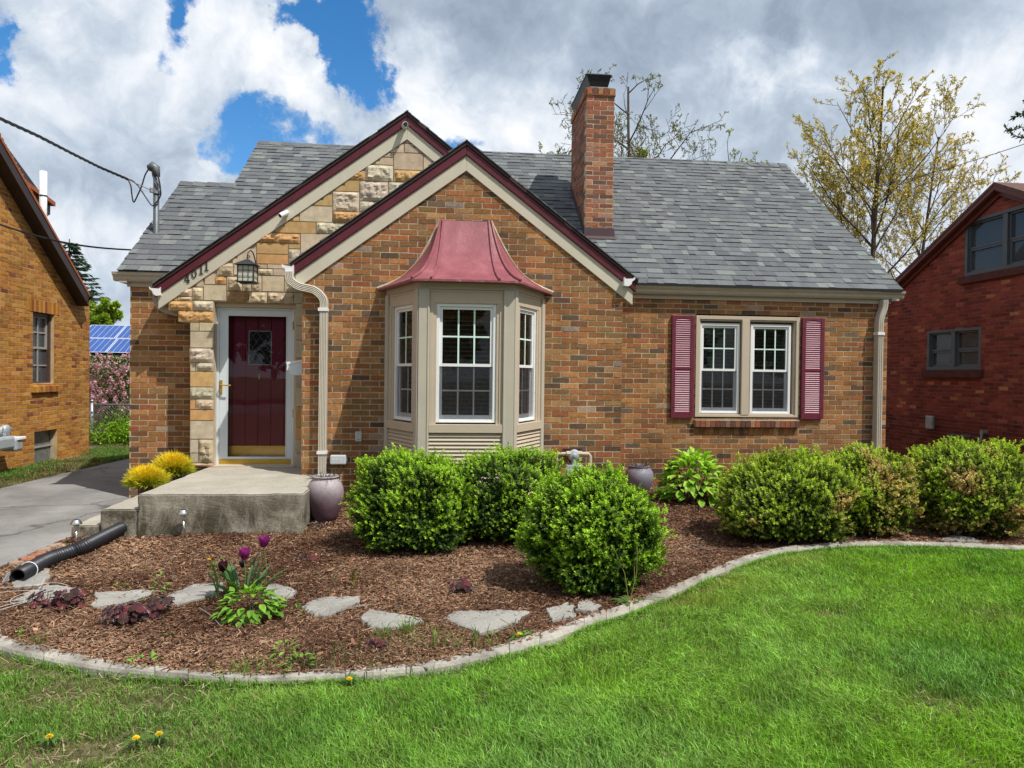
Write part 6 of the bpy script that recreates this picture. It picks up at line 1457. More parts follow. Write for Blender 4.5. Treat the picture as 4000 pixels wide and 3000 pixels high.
# resample finely along length
QQ = [Q[0]]; acc = 0
for a, b_ in zip(Q, Q[1:]):
    d_ = (b_-a).length; k = max(1, int(d_/.0032))
    for j in range(1, k+1): QQ.append(a.lerp(b_, j/k))
L = 0; rr = []; prev = QQ[0]
for p in QQ: L += (p-prev).length; prev = p; rr.append(.054+.0055*math.sin(L*2*math.pi/.026))
b = MB(); b.tube(QQ, rr, 20, cap=False); b.tube(QQ[:40], [.046]*40, 20, cap=False); b.build('hose', mat('pipe_black', (.016, .018, .024), .42, .2, 12, 0, 60, spec=.45), t, True)
d0 = (QQ[1]-QQ[0]).normalized(); b = MB(); e1 = d0.orthogonal().normalized(); e2 = d0.cross(e1); n = 20
V = [QQ[0]+(e1*math.cos(2*math.pi*k/n)+e2*math.sin(2*math.pi*k/n))*r_ for r_ in (.054, .046) for k in range(n)]
b.add(V, [(k, (k+1) % n, n+(k+1) % n, n+k) for k in range(n)]); b.build('rim', bpy.data.materials['pipe_black'], t)
b = MB(); c = QQ[len(QQ)//11]; c1 = (QQ[len(QQ)//11+1]-c).normalized(); e1 = c1.orthogonal().normalized(); e2 = c1.cross(e1); b.tube([c+(e1*math.cos(a)+e2*math.sin(a))*.062 for a in np.linspace(0, 6.28, 24)], .0035, 6); b.build('tie', M['white'], t)
# pale cable lying in loops
t = thing('cable_coil', 'thin white cable lying in loose loops at the left edge of the bed', 'cable', at('J', 200, 900, Z=.05)); b = MB(); R = random.Random(3)
def run(pts, r=.0017):
    P = [at('J', x, y, Z=z) for x, y, z in pts]; b.tube([Vector((p.x, p.y, p.z)) for p in resample3(P)], r, 6)
def resample3(pts):
    Q = []
    for i in range(len(pts)-1):
        p_0, p_1, p_2, p_3 = pts[max(i-1, 0)], pts[i], pts[i+1], pts[min(i+2, len(pts)-1)]
        for k in range(8): tt = k/8; Q.append(.5*((2*p_1)+(p_2-p_0)*tt+(2*p_0-5*p_1+4*p_2-p_3)*tt*tt+(3*p_1-p_0-3*p_2+p_3)*tt**3))
    Q.append(pts[-1]); return Q
run([(-60, 900, .06), (60, 885, .07), (200, 880, .07), (330, 885, .07), (415, 850, .07), (330, 832, .07), (180, 850, .07), (20, 862, .07), (-80, 870, .06)])
run([(-60, 1000, .05), (60, 965, .06), (200, 935, .07), (250, 905, .07), (180, 890, .07), (80, 925, .07), (70, 955, .06), (140, 950, .06), (150, 925, .06)])
run([(-60, 1015, .05), (80, 975, .06), (230, 925, .07), (290, 890, .07)]); run([(-60, 955, .05), (60, 945, .05), (160, 915, .06), (240, 870, .08), (275, 800, .10)])
b.build('cable', M['cable_white'], t)
b = MB(); P = at('J', 22, 830, Z=.06); b.tube([P, P+Vector((.02, .03, .06))], .012, 8); b.build('connector', M['steel'], t)
# sticks
def stick(label, pts, r):
    P = [at(v, x, y, Z=.045) for v, x, y in pts]; P = [Vector((p.x, p.y, gzf(p.x, p.y)+.022+.008*(k % 2))) for k, p in enumerate(P)]; Q = resample3(P); b = MB(); n = len(Q); rg = random.Random(len(pts))
    b.tube(Q, [r*(1-.5*k/n)*rg.uniform(.85, 1.15) for k in range(n)], 7); o = b.build('fallen_stick', M['bark_grey']); tag(o, label, 'stick', 'sticks and dry stalks lying in the bed')
M['bark_grey'] = mat('bark_grey', (.19, .16, .135), .95, .3, 30, .5, 90, spec=.1); M['straw'] = mat('straw', (.42, .33, .18), .9, .2, 30, .2, 90)
stick('long bare grey stick lying along the edging', [('K', 30, 1425), ('K', 130, 1430), ('K', 270, 1438), ('K', 420, 1415), ('K', 520, 1405), ('K', 610, 1395), ('K', 695, 1408)], .011)
stick('dark thin twig resting on a stepping stone corner', [('K', 172, 1088), ('K', 260, 1068), ('K', 375, 1042)], .008)
stick('straw-coloured stalk leaning left of the young hydrangea', [('J', 1230, 982), ('J', 1300, 1030), ('J', 1362, 1088)], .006)
stick('pale stalk across the stone right of the tulips', [('J', 1690, 1000), ('J', 1745, 940), ('J', 1800, 880)], .005)
stick('dry stick on cut grass left of the olive boxwoods', [('L', 282, 695), ('L', 340, 712), ('L', 400, 730)], .008)

# ------------------------------------------------------------------ service mast and wires
MY = 10.0; mb_, mt_ = at('A', 1355, 1040, Y=MY), at('A', 1350, 620, Y=MY)
t = thing('utility_mast', 'grey metal service mast with hooded weatherhead and drooping wires at the left roof edge', 'utility mast', (mb_.x, MY, mb_.z))
b = MB(); mr_ = .038; b.tube([Vector((mb_.x, MY, mb_.z-1.5)), Vector((mt_.x, MY, mt_.z))], mr_, 14); b.build('pipe', M['mast'], t, True)
hp = [at('A', x, y, Y=MY) for x, y in ((1352, 640), (1350, 605), (1342, 575), (1322, 562), (1302, 575), (1296, 592))]; b = MB(); b.tube(hp, [.045, .048, .066, .078, .062, .03], 16); b.build('weatherhead', M['mast'], t, True)
b = MB(); rg_ = at('A', 1355, 780, Y=MY); b.tube([rg_-Vector((0, 0, .02)), rg_+Vector((0, 0, .02))], .05, 14); q = at('A', 1310, 760, Y=MY-.05); b.tube([rg_, q], .012, 8); b.tube([q+Vector((0, 0, .03)), q-Vector((0, 0, .03))], .025, 10); b.build('clamp', M['grey_metal'], t)
b = MB()
def wl(pts, r=.009): b.tube(resample3([at('A', x, y, Y=MY-.06) for x, y in pts]), r, 6)
wl([(1290, 570), (1255, 625), (1225, 720), (1190, 800), (1155, 862), (1140, 800), (1130, 720), (1105, 668)]); wl([(1318, 560), (1322, 640), (1375, 720), (1388, 800), (1340, 878), (1310, 888), (1260, 820), (1200, 730), (1150, 680), (1105, 664)]); wl([(1345, 590), (1370, 650), (1385, 730), (1385, 800)])
b.build('service_loop', M['black'], t)
t = thing('power_cable', 'twisted black service cable running from the mast up and out of the frame', 'cable', at('A', 1105, 665, Y=MY-.06))
A_ = [at('A', 1310, 760, Y=MY-.06), at('A', 1180, 700, Y=MY-.06), at('A', 1105, 664, Y=MY-.06), at('A', 860, 560, Y=9.3), at('A', 620, 440, Y=8.6), at('A', 330, 290, Y=7.8), at('A', 0, 140, Y=7.0), at('A', -500, -60, Y=6.0)]
Q = []
for a, c in zip(A_[2:], A_[3:]):
    for k in range(30): Q.append(a.lerp(c, k/30))
for ph in (0, 2.1, 4.2):
    b = MB(); b.tube([p+Vector((0, .011*math.cos(i*.42+ph), .011*math.sin(i*.42+ph))) for i, p in enumerate(Q)], .0085, 5); b.build('strand', M['black'], t)
b = MB(); b.tube(A_[:3], .008, 6); b.build('neutral', M['grey_metal'], t)
for k, (lab, a, c) in enumerate((('thin upper phone wire crossing the tan house to the roof edge', ('A', -300, 945), ('A', 1165, 1273)), ('thin lower phone wire just beneath the upper one', ('A', -300, 955), ('A', 1160, 1279)))):
    p, q = at(*a, Y=8.2), at(*c, Y=10.0); b = MB(); b.tube([p.lerp(q, k_/16)-Vector((0, 0, .10*math.sin(math.pi*k_/16))) for k_ in range(17)], .006, 5); tag(b.build('phone_wire', M['black']), lab, 'wire')
p, q = at('H', 330, 1290, Y=15), at('H', 2400, 740, Y=12); b = MB(); b.tube([p.lerp(q, k/24)-Vector((0, 0, .12*math.sin(math.pi*k/24))) for k in range(25)], .007, 5); tag(b.build('overhead_wire', M['black']), 'single overhead wire rising through the budding tree on the right', 'wire')

# ------------------------------------------------------------------ tan brick house on the left
NX = -6.8
t = thing('tan_brick_house', 'tan brick house on the left with dark sloping rake, small windows and shed dormer', 'house', (NX, 12, 0))
yc_ = at('B', 772, 900, X=NX).y
r0, r1 = at('A', 0, 480, X=NX), at('A', 668, 1655, X=NX)      # lower edge of the rake on the wall
sl2 = (r0.z-r1.z)/(r1.y-r0.y)
w0, w1 = at('B', 283, 895, X=NX), at('B', 470, 285, X=NX); v0, v1 = at('B', 297, 1470, X=NX), at('B', 498, 1270, X=NX)
wy0, wy1, wz0_, wz1_ = min(w0.y, w1.y), max(w0.y, w1.y), w0.z, w1.z
vz1 = at('B', 400, 1275, X=NX).z
bm2, mm2 = MB(), MB()
def f_nl(z):
    b_ = yc_ if z < r1.z else yc_-(z-r1.z)/sl2
    L = [[4.5, b_]]
    if wz0_ < z < wz1_: L = cut(4.5, b_, (wy0, wy1))
    if z < vz1: L = cut(4.5, b_, (v0.y, v1.y))
    return L
bricks(bm2, mm2, (NX, 0, 0), Y_, X_, -.05, 5.2, f_nl, PAL_TAN, 61, L=.2)
bricks(bm2, mm2, (0, yc_, 0), -X_, Y_, -.05, r1.z, lambda z: [[-NX+.115, 13]], PAL_TAN, 62)
r = random.Random(3)
# soldier course over the window and rowlock sill
y = wy0-.18
while y < wy1+.14: bm2.box(NX, NX+.006, y+.004, y+.062, wz1_+.0, wz1_+.2, pick(r, PAL_TAN)); y += .066
wl_ = bm2.build('wall', M['brick'], t); mm2.build('mortar', M['mortar_tan'], wl_)
b = MB(); y = wy0-.05
while y < wy1+.03: b.prism([(NX-.02, y+.004, wz0_), (NX+.05, y+.004, wz0_-.02), (NX+.05, y+.004, wz0_-.12), (NX-.02, y+.004, wz0_-.12)], (0, .058, 0), pick(r, PAL_TAN)); y += .066
b.build('window_sill', M['brick'], t)
M['nbrown'] = mat('nbrown', (.075, .045, .038), .5, .15, 5, .1, 60); M['nglass'] = M['glass_old']
b = MB(); ring(b, Vector((NX-.06, wy0, wz0_)), Y_, X_, 0, wy1-wy0, 0, wz1_-wz0_, .055, -.10, .0); fr2 = b.build('window', M['nbrown'], t)
O2 = Vector((NX-.09, wy0+.055, wz0_+.055)); W2, H2 = wy1-wy0-.11, wz1_-wz0_-.11
M['grey_sash'] = mat('grey_sash', (.33, .31, .27), .6, .1, 6, .05, 60)
b = MB(); ring(b, O2, Y_, X_, 0, W2, H2*.5, H2, .035, -.03, .0); ring(b, O2, Y_, X_, 0, W2, 0, H2*.5, .035, -.06, -.03); b.build('sash', M['grey_sash'], fr2)
b = MB(); b.obox(O2, Y_, X_, Z_, W2/2-.012, W2/2+.012, -.02, -.006, 0, H2)
for f_ in (.25, .75): b.obox(O2, Y_, X_, Z_, 0, W2, -.021, -.008, H2*f_-.012, H2*f_+.012)
b.build('grille', M['grey_sash'], fr2)
b = MB(); b.quad(*[O2+Y_*u-X_*.024+Z_*z for u, z in ((0, 0), (W2, 0), (W2, H2), (0, H2))]); b.build('pane', M['nglass'], fr2)
b = MB(); b.box(NX-.5, NX-.14, wy0-.1, wy1+.1, wz0_-.1, wz1_+.1); b.build('room', M['dark'], fr2)  # near-black block stands in for the unlit interior
b = MB(); ring(b, Vector((NX-.09, v0.y, -.05)), Y_, X_, 0, v1.y-v0.y, 0, vz1+.05, .03, -.05, .0); b.obox(Vector((NX-.09, v0.y, vz1*.48)), Y_, X_, Z_, 0, v1.y-v0.y, -.03, .004, -.012, .012)
bw = b.build('basement_window', M['grey_sash'], t); b = MB(); b.quad(*[Vector((NX-.11, y, z)) for y, z in ((v0.y, 0), (v1.y, 0), (v1.y, vz1), (v0.y, vz1))]); b.build('pane', mat('block_glass', (.15, .16, .155), .25, .3, 12, .3, 20), bw)
# rake: dark fascia and soffit with a rust coloured edge
OV = NX+.22
e0, e1 = at('A', 0, 275, X=OV), at('A', 780, 1659, X=OV)      # upper edge
sle = (e0.z-e1.z)/(e1.y-e0.y); zr_ = lambda y: e1.z+sle*(e1.y-y)
YA = e1.y-3.9
def rk(x0, x1, o1, o2, yb, mname, nm):
    b = MB(); b.prism([(x0, yb, zr_(yb)-o1), (x0, YA, zr_(YA)-o1), (x0, YA, zr_(YA)-o2), (x0, yb, zr_(yb)-o2)], (x1-x0, 0, 0)); return b.build(nm, mname, t)
M['rust'] = mat('rust', (.32, .085, .025), .6, .2, 6, .15, 60); M['nfascia'] = mat('nfascia', (.035, .024, .022), .5, .2, 6, .1, 60); M['nroof'] = mat('nroof', (.20, .075, .035), .9, .3, 20, .5, 90)
rk(OV-.035, OV, .0, .055, e1.y, M['rust'], 'drip_edge'); rk(NX-.02, OV-.01, .058, .24, e1.y-.02, M['nfascia'], 'rake_board')
b = MB(); b.prism([(OV-.04, e1.y, zr_(e1.y)), (OV-.04, YA, zr_(YA)), (OV-.04, YA-4, zr_(YA)-4*sle), (OV-.04, YA-4, zr_(YA)-4*sle-.1), (OV-.04, YA, zr_(YA)-.12), (OV-.04, e1.y, zr_(e1.y)-.05)], (-8, 0, 0)); nroof = b.build('roof', M['nroof'], t)
b = MB(); q = Vector((OV, e1.y, zr_(e1.y))); b.prism([(OV-.005, q.y-.10, q.z-.06), (OV-.005, q.y+.10, q.z-.06), (OV-.005, q.y+.13, q.z-.02), (OV-.005, q.y+.13, q.z-.005), (OV-.005, q.y+.0, q.z-.02), (OV-.005, q.y-.1, q.z-.16)], (-6, 0, 0)); b.build('gutter', M['nfascia'], t)
# shed dormer and vent on the far slope
DX = -8.4; d0_, d1_ = at('A', 215, 665, X=DX), at('A', 480, 862, X=DX); b = MB()
b.prism([(DX, d0_.y-1.2, d0_.z+1.2*((d0_.z-d1_.z)/(d1_.y-d0_.y))), (DX, d1_.y, d1_.z), (DX, d1_.y, d1_.z-.09), (DX, d0_.y-1.2, d0_.z+1.2*((d0_.z-d1_.z)/(d1_.y-d0_.y))-.09)], (-3, 0, 0)); dm = b.build('dormer', M['rust'], t)
b = MB(); b.prism([(DX-.08, d0_.y-1.2, d0_.z-1.2), (DX-.08, d0_.y-1.2, d0_.z+.9), (DX-.08, d1_.y-.05, d1_.z-.1), (DX-.08, d1_.y-.05, d1_.z-.28), (DX-.08, d1_.y-.32, d1_.z-.42), (DX-.08, d1_.y-.32, d1_.z-1.3)], (-2.8, 0, 0)); b.build('dormer_wall', M['nfascia'], dm)
vp, vt = at('A', 372, 1000, X=-7.6), at('A', 370, 595, X=-7.6); b = MB(); b.tube([vp-Vector((0, 0, .6)), Vector((vp.x, vp.y, vt.z))], .065, 14); b.build('vent_pipe', M['white'], t, True)
b = MB(); zz = at('A', 372, 808, X=-7.6).z; b.tube([Vector((vp.x, vp.y, zz-.012)), Vector((vp.x, vp.y, zz+.012))], .072, 14); b.build('strap', M['nfascia'], t)
# gas meter at its wall
g = at('B', 60, 1400, X=NX+.25); t = thing('gas_meter', 'pale grey gas meter against the tan brick house at the left frame edge', 'gas meter', (g.x, g.y, 0))
def gp(x, y): return at('B', x, y, X=NX+.25)
b = MB(); a, c = gp(-90, 1470), gp(72, 1330); b.box(NX+.12, NX+.36, a.y, c.y, a.z, c.z); a, c = gp(62, 1470), gp(128, 1345); b.box(NX+.14, NX+.38, a.y, c.y, a.z, c.z); b.build('case', M['meter'], t, bevel=.04)
b = MB(); a, c = gp(70, 1372), gp(140, 1335); b.box(NX+.15, NX+.40, a.y, c.y, a.z, c.z); b.build('index', M['white'], t, bevel=.01)
b = MB(); q = gp(45, 1285); b.tube([q+Vector((-.05, 0, 0)), q+Vector((-.03, 0, 0)), q+Vector((.03, 0, 0)), q+Vector((.05, 0, 0))], [.04, .085, .085, .04], 18); b.tube([gp(5, 1330), gp(5, 1270), gp(90, 1275)], .03, 10); b.tube([gp(30, 1340), gp(30, 1300)], .04, 10); b.build('regulator', M['meter'], t, True)

# ------------------------------------------------------------------ red brick house on the right
RX = 9.2
t = thing('red_brick_house', 'dark red brick house in shade on the right with grey framed windows', 'house', (RX, 11, 0))
pk = at('H', 1950, 1130, X=RX-.16); lo = at('0', 1928, 608, X=RX-.16)
slr = (pk.z-lo.z)/(lo.y-pk.y); zk = lambda y: pk.z-slr*abs(y-pk.y)
YF = lo.y+1.1
wz = {}
def wrect(a, b_): return min(a.y, b_.y), max(a.y, b_.y), a.z, b_.z
W_A = wrect(at('I', 940, 300, X=RX), at('I', 1500, 0, X=RX)); W_A = (W_A[0], W_A[1], at('I', 948, 300, X=RX).z, at('H', 1720, 1465, X=RX).z)
W_B = wrect(at('I', 695, 905, X=RX), at('I', 1050, 620, X=RX)); W_B = (W_B[0], W_B[1], at('I', 870, 905, X=RX).z, at('I', 870, 635, X=RX).z)
W_C = wrect(at('I', 825, 1420, X=RX), at('I', 975, 1330, X=RX)); W_C = (W_C[0], W_C[1], .0, at('I', 900, 1315, X=RX).z)
bm3, mm3 = MB(), MB()
def f_nr(z):
    b_ = YF; a_ = 4.0
    top_ = z+.10
    if top_ > zk(YF): k = (pk.z-top_)/slr; b_ = min(YF, pk.y+k); a_ = max(4.0, pk.y-k)
    if b_ <= a_: return []
    H = [(w_[0], w_[1]) for w_ in (W_A, W_B, W_C) if w_[2] < z < w_[3]]
    return cut(a_, b_, *H)
bricks(bm3, mm3, (RX, 0, 0), -Y_, -X_, -.1, pk.z, lambda z: [[-b_, -a_] for a_, b_ in f_nr(z)], PAL_RED, 71, L=.205, recolour=lambda c, u, z, r: tuple(q*(.72 if z < .9 else 1) for q in c))
bricks(bm3, mm3, (0, YF, 0), -X_, Y_, -.1, zk(YF)-.1, lambda z: [[-16, -RX-.115]], PAL_RED, 72)
nw = bm3.build('wall', M['brick'], t); mm3.build('mortar', M['mortar_red'], nw)
M['ngrey'] = mat('ngrey', (.085, .095, .105), .45, .1, 6, .05, 60); M['nred'] = mat('nred', (.13, .035, .028), .5, .15, 6, .1, 60)
def nwin(wr, name, nlights=2, sillon=True):
    y0, y1, z0, z1 = wr; O = Vector((RX+.03, y1, z0)); w_, h_ = y1-y0, z1-z0; b = MB(); ring(b, O, -Y_, -X_, 0, w_, 0, h_, .06, -.10, .03)
    for i in range(1, nlights): u = w_*i/nlights; b.obox(O, -Y_, -X_, Z_, u-.05, u+.05, -.10, .025, .06, h_-.06)
    o = b.build(name, M['ngrey'], t, bevel=.004); b = MB()
    for i in range(nlights):
        u0, u1 = w_*i/nlights+.06, w_*(i+1)/nlights-.06
        ring(b, O, -Y_, -X_, u0, u1, h_*.48, h_-.06, .03, -.06, -.01); ring(b, O, -Y_, -X_, u0, u1, .06, h_*.48, .04, -.08, -.02)
    b.build('sash', M['ngrey'], o); b = MB(); b.quad(*[O+Y_*-u+X_*.05+Z_*z for u, z in ((0, 0), (w_, 0), (w_, h_), (0, h_))]); b.build('pane', M['glass_old'], o)
    b = MB(); b.box(RX+.16, RX+.6, y0-.1, y1+.1, z0-.1, z1+.1); b.build('room', M['dark'], o)  # black box behind the pane imitates an unlit room
    if sillon: b = MB(); b.box(RX-.06, RX+.03, y0-.08, y1+.08, z0-.13, z0-.005); b.build('window_sill', M['nred_sill'], t)
M['nred_sill'] = mat('nred_sill', (.085, .026, .02), .9, .3, 12, .4, 60)
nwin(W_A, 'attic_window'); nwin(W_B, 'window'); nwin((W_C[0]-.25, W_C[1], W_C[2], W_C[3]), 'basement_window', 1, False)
def rk2(o1, o2, x0, x1, m_, nm, sides=(1, -1), par=None):
    b = MB()
    for s in sides:
        ye = lo.y+1.3 if s > 0 else pk.y-5.5
        b.prism([(x0, pk.y, pk.z-o1), (x0, ye, zk(ye)-o1), (x0, ye, zk(ye)-o2), (x0, pk.y, pk.z-o2)], (x1-x0, 0, 0))
    return b.build(nm, m_, par or t)
rk2(.035, .125, RX-.15, RX-.11, M['nred'], 'rake_board'); rk2(.125, .14, RX-.13, RX+.02, M['nred'], 'soffit'); rk2(.14, .215, RX-.05, RX-.01, M['nred'], 'frieze_board')
hi_ = lo.copy(); lo.y += 1.3; lo.z = zk(lo.y)
b = MB(); b.prism([(RX-.16, lo.y, lo.z), (RX-.16, pk.y, pk.z), (RX-.16, pk.y-5.5, zk(pk.y-5.5)), (RX-.16, pk.y-5.5, zk(pk.y-5.5)-.05), (RX-.16, pk.y, pk.z-.05), (RX-.16, lo.y, lo.z-.05)], (9, 0, 0)); b.build('roof', mat('nroof2', (.12, .06, .045), .9, .35, 14, .5, 60), t)
p = at('I', 718, 1245, X=RX-.04); b = MB(); b.box(RX-.07, RX, p.y-.10, p.y+.10, p.z-.13, p.z+.13); b.build('vent_cover', M['grey_metal'], t, bevel=.02)
p = at('I', 1062, 1310, X=RX-.06); b = MB(); b.tube([p+Vector((.06, 0, 0)), p-Vector((.03, 0, 0))], .045, 14); b.tube([p-Vector((.02, 0, .02)), p-Vector((.05, 0, .17))], .02, 8); b.build('hose_tap', M['grey_metal'], t)

# ------------------------------------------------------------------ between the houses: fence, lilac, garage with solar panels
FY = at('B', 795, 1395, Z=0).y
t = thing('chain_link_fence', 'grey chain-link fence with a round end post between the houses', 'fence', (at('B', 795, 1395, Z=0)))
pf = at('B', 792, 1395, Y=FY); pt_ = at('B', 792, 1040, Y=FY); ptr = at('B', 900, 1063, Y=FY).z
b = MB(); b.tube([Vector((pf.x, FY, -.05)), Vector((pf.x, FY, pt_.z))], .04, 12); b.lathe([(.048, 0), (.045, .03), (.02, .06), (.001, .065)], (pf.x, FY, pt_.z), 12); b.build('post', M['grey_metal'], t, True)
b = MB(); b.tube([Vector((pf.x, FY, ptr)), Vector((pf.x+2.4, FY, ptr))], .022, 8); b.tube([Vector((pf.x+2.4, FY, 0)), Vector((pf.x+2.4, FY, ptr))], .03, 8); b.build('rail', M['grey_metal'], t, True)
b = MB(); s = .065; n = int(2.4/s)
for i in range(-int(ptr/s)-1, n+1):
    for sg in (1, -1):
        x0 = pf.x+(i*s if sg > 0 else (i+int(ptr/s)+1)*s); P = []
        for k in range(int(ptr/s)+1):
            x = x0+sg*k*s
            if pf.x <= x <= pf.x+2.4: P.append((x, FY+.004*sg, k*s))
        if len(P) > 1: b.tube([P[0], P[-1]], .0045, 4, cap=False)
b.build('mesh', M['wire'], t)
# lilac
LYc = FY+1.1; a, c = at('B', 760, 1300, Y=LYc), at('B', 1150, 640, Y=LYc); lx = (a.x+c.x)/2+.25; R = np.random.default_rng(8)
t = thing('lilac_bush', 'tall lilac bush covered with pink flower clusters behind the chain-link fence', 'shrub', (lx, LYc, 0)); H = c.z
n = 9000; P = np.stack([R.normal(lx, .62, n), R.normal(LYc, .45, n), H*R.uniform(.04, .98, n)], -1); d = unit(P-np.array([lx, LYc, H*.4])+R.normal(0, .3, P.shape)); C = np.array([.07, .15, .03])*R.uniform(.5, 1.7, (n, 1)); low = P[:, 2] < .75; C[low] = np.array([.10, .2, .03])*R.uniform(.6, 1.4, (low.sum(), 1))
np_mesh('foliage', leaf_quads(P, d, np.tile([0, 0, 1.], (n, 1)), R.uniform(.05, .10, n), R.uniform(.03, .055, n)), 4, C, M['leaf'], t)
V = []; C = []
for k in range(240):
    z = H*R.beta(3.0, 1.6) if R.random() < .85 else H*R.uniform(.25, .7); c0 = np.array([R.normal(lx, .62), LYc-R.uniform(.45, .85), z]); m_ = 26; u = R.random(m_); q = c0+np.stack([R.normal(0, .03, m_)*(1.2-u), R.normal(0, .03, m_), u*.13], -1); dd = unit(R.normal(size=(m_, 3))); V.append(leaf_quads(q, dd, unit(R.normal(size=(m_, 3))), np.full(m_, .040), np.full(m_, .034))); C.append(np.array([.78, .46, .66])*R.uniform(.7, 1.25)*R.uniform(.8, 1.2, (m_, 1)))
np_mesh('blossom', np.concatenate(V), 4, np.clip(np.concatenate(C), 0, 1), M['petal'], t)
b = MB(); rr_ = random.Random(2)
for k in range(14): a = rr_.uniform(-.6, .6); b.tube([(lx+a*.3, LYc, -.05), (lx+a*.7, LYc+rr_.uniform(-.3, .3), H*.4), (lx+a, LYc+rr_.uniform(-.4, .4), H*.85)], [.025, .018, .006], 5)
b.build('stems', M['bark'], t)
t = thing('green_bush', 'low lime green bush growing through the chain-link fence', 'shrub', at('B', 1000, 1370, Y=FY)); n = 2600; gx_ = at('B', 1000, 1300, Y=FY).x
P = np.stack([R.normal(gx_+.3, .36, n), R.normal(FY-.15, .22, n), np.abs(R.normal(.20, .17, n))+.02], -1); np_mesh('foliage', leaf_quads(P, unit(R.normal(0, .6, P.shape)+np.array([0, -.3, .5])), np.tile([0, 0, 1.], (n, 1)), R.uniform(.05, .085, n), R.uniform(.03, .05, n)), 4, np.array([.28, .48, .04])*R.uniform(.5, 1.2, (n, 1)), M['leaf'], t)
# garage with panels
GY = 22.0; ga_, gb_ = at('B', 760, 628, Y=GY), at('B', 1130, 628, Y=GY); gt = at('B', 900, 395, Y=GY+1.6)
t = thing('garage', 'garage behind the lilac with an orange-brown fascia below its solar panels', 'garage', (ga_.x, GY, 0)); xa, xb = ga_.x-1.5, gb_.x+1.5; fz_ = at('B', 900, 655, Y=GY).z
b = MB(); b.box(xa, xb, GY+.2, GY+3, -.05, fz_-.1); b.build('wall', M['nred'], t); b = MB(); b.box(xa-.2, xb+.2, GY-.02, GY+.02, fz_-.12, fz_+.06); b.build('fascia', M['rust'], t)
zg0 = ga_.z-.05; sg_ = (gt.z-ga_.z)/1.6
b = MB(); b.prism([(xa-.2, GY, fz_+.06), (xa-.2, GY+1.6, fz_+.06+1.6*sg_), (xa-.2, GY+3.2, fz_+.06), (xa-.2, GY+3.2, fz_-.1), (xa-.2, GY, fz_-.02)], (xb-xa+.4, 0, 0)); b.build('roof', M['roof_under'], t)
M['pv'] = mat('pv', (.020, .075, .30), .18, .12, 3, 0, 60, spec=.6); M['pvline'] = mat('pvline', (.50, .55, .62), .4, .05, 4, 0)
Sg = Vector((0, 1, sg_)).normalized(); Ng = Vector((0, -sg_, 1)).normalized(); ln_ = math.hypot(1.6, 1.6*sg_)/2; O = Vector((0, GY, ga_.z))
k = 0
lab_pos = {(0, 0): 'lower left blue solar panel on the garage roof', (0, 1): 'lower middle blue solar panel on the garage roof', (0, 2): 'lower right blue solar panel on the garage roof', (1, 0): 'upper left blue solar panel on the garage roof', (1, 1): 'upper middle blue solar panel on the garage roof', (1, 2): 'upper right blue solar panel on the garage roof'}
for j in range(2):
    for i in range(3):
        pw_ = 1.05; x0 = ga_.x-.55+i*(pw_+.02)-.1*j; tp = thing('solar_panel', lab_pos[(j, i)], 'solar panel', (x0, GY, ga_.z), 'solar panels on the garage roof'); b = MB()
        o = O+Vector((x0, 0, 0))+Sg*(j*(ln_+.015))+Ng*.04
        b.obox(o, X_, Sg, Ng, 0, pw_, 0, ln_, 0, .03); b.build('cells', M['pv'], tp); b = MB()
        for u0, u1, w0_, w1_ in ((0, pw_, 0, .025), (0, pw_, ln_-.025, ln_), (0, .025, .025, ln_-.025), (pw_-.025, pw_, .025, ln_-.025)): b.obox(o, X_, Sg, Ng, u0, u1, w0_, w1_, .005, .034)
        for q in range(1, 6): b.obox(o, X_, Sg, Ng, pw_*q/6-.004, pw_*q/6+.004, .026, ln_-.026, .03, .0325)
        b.build('frame', M['pvline'], tp)

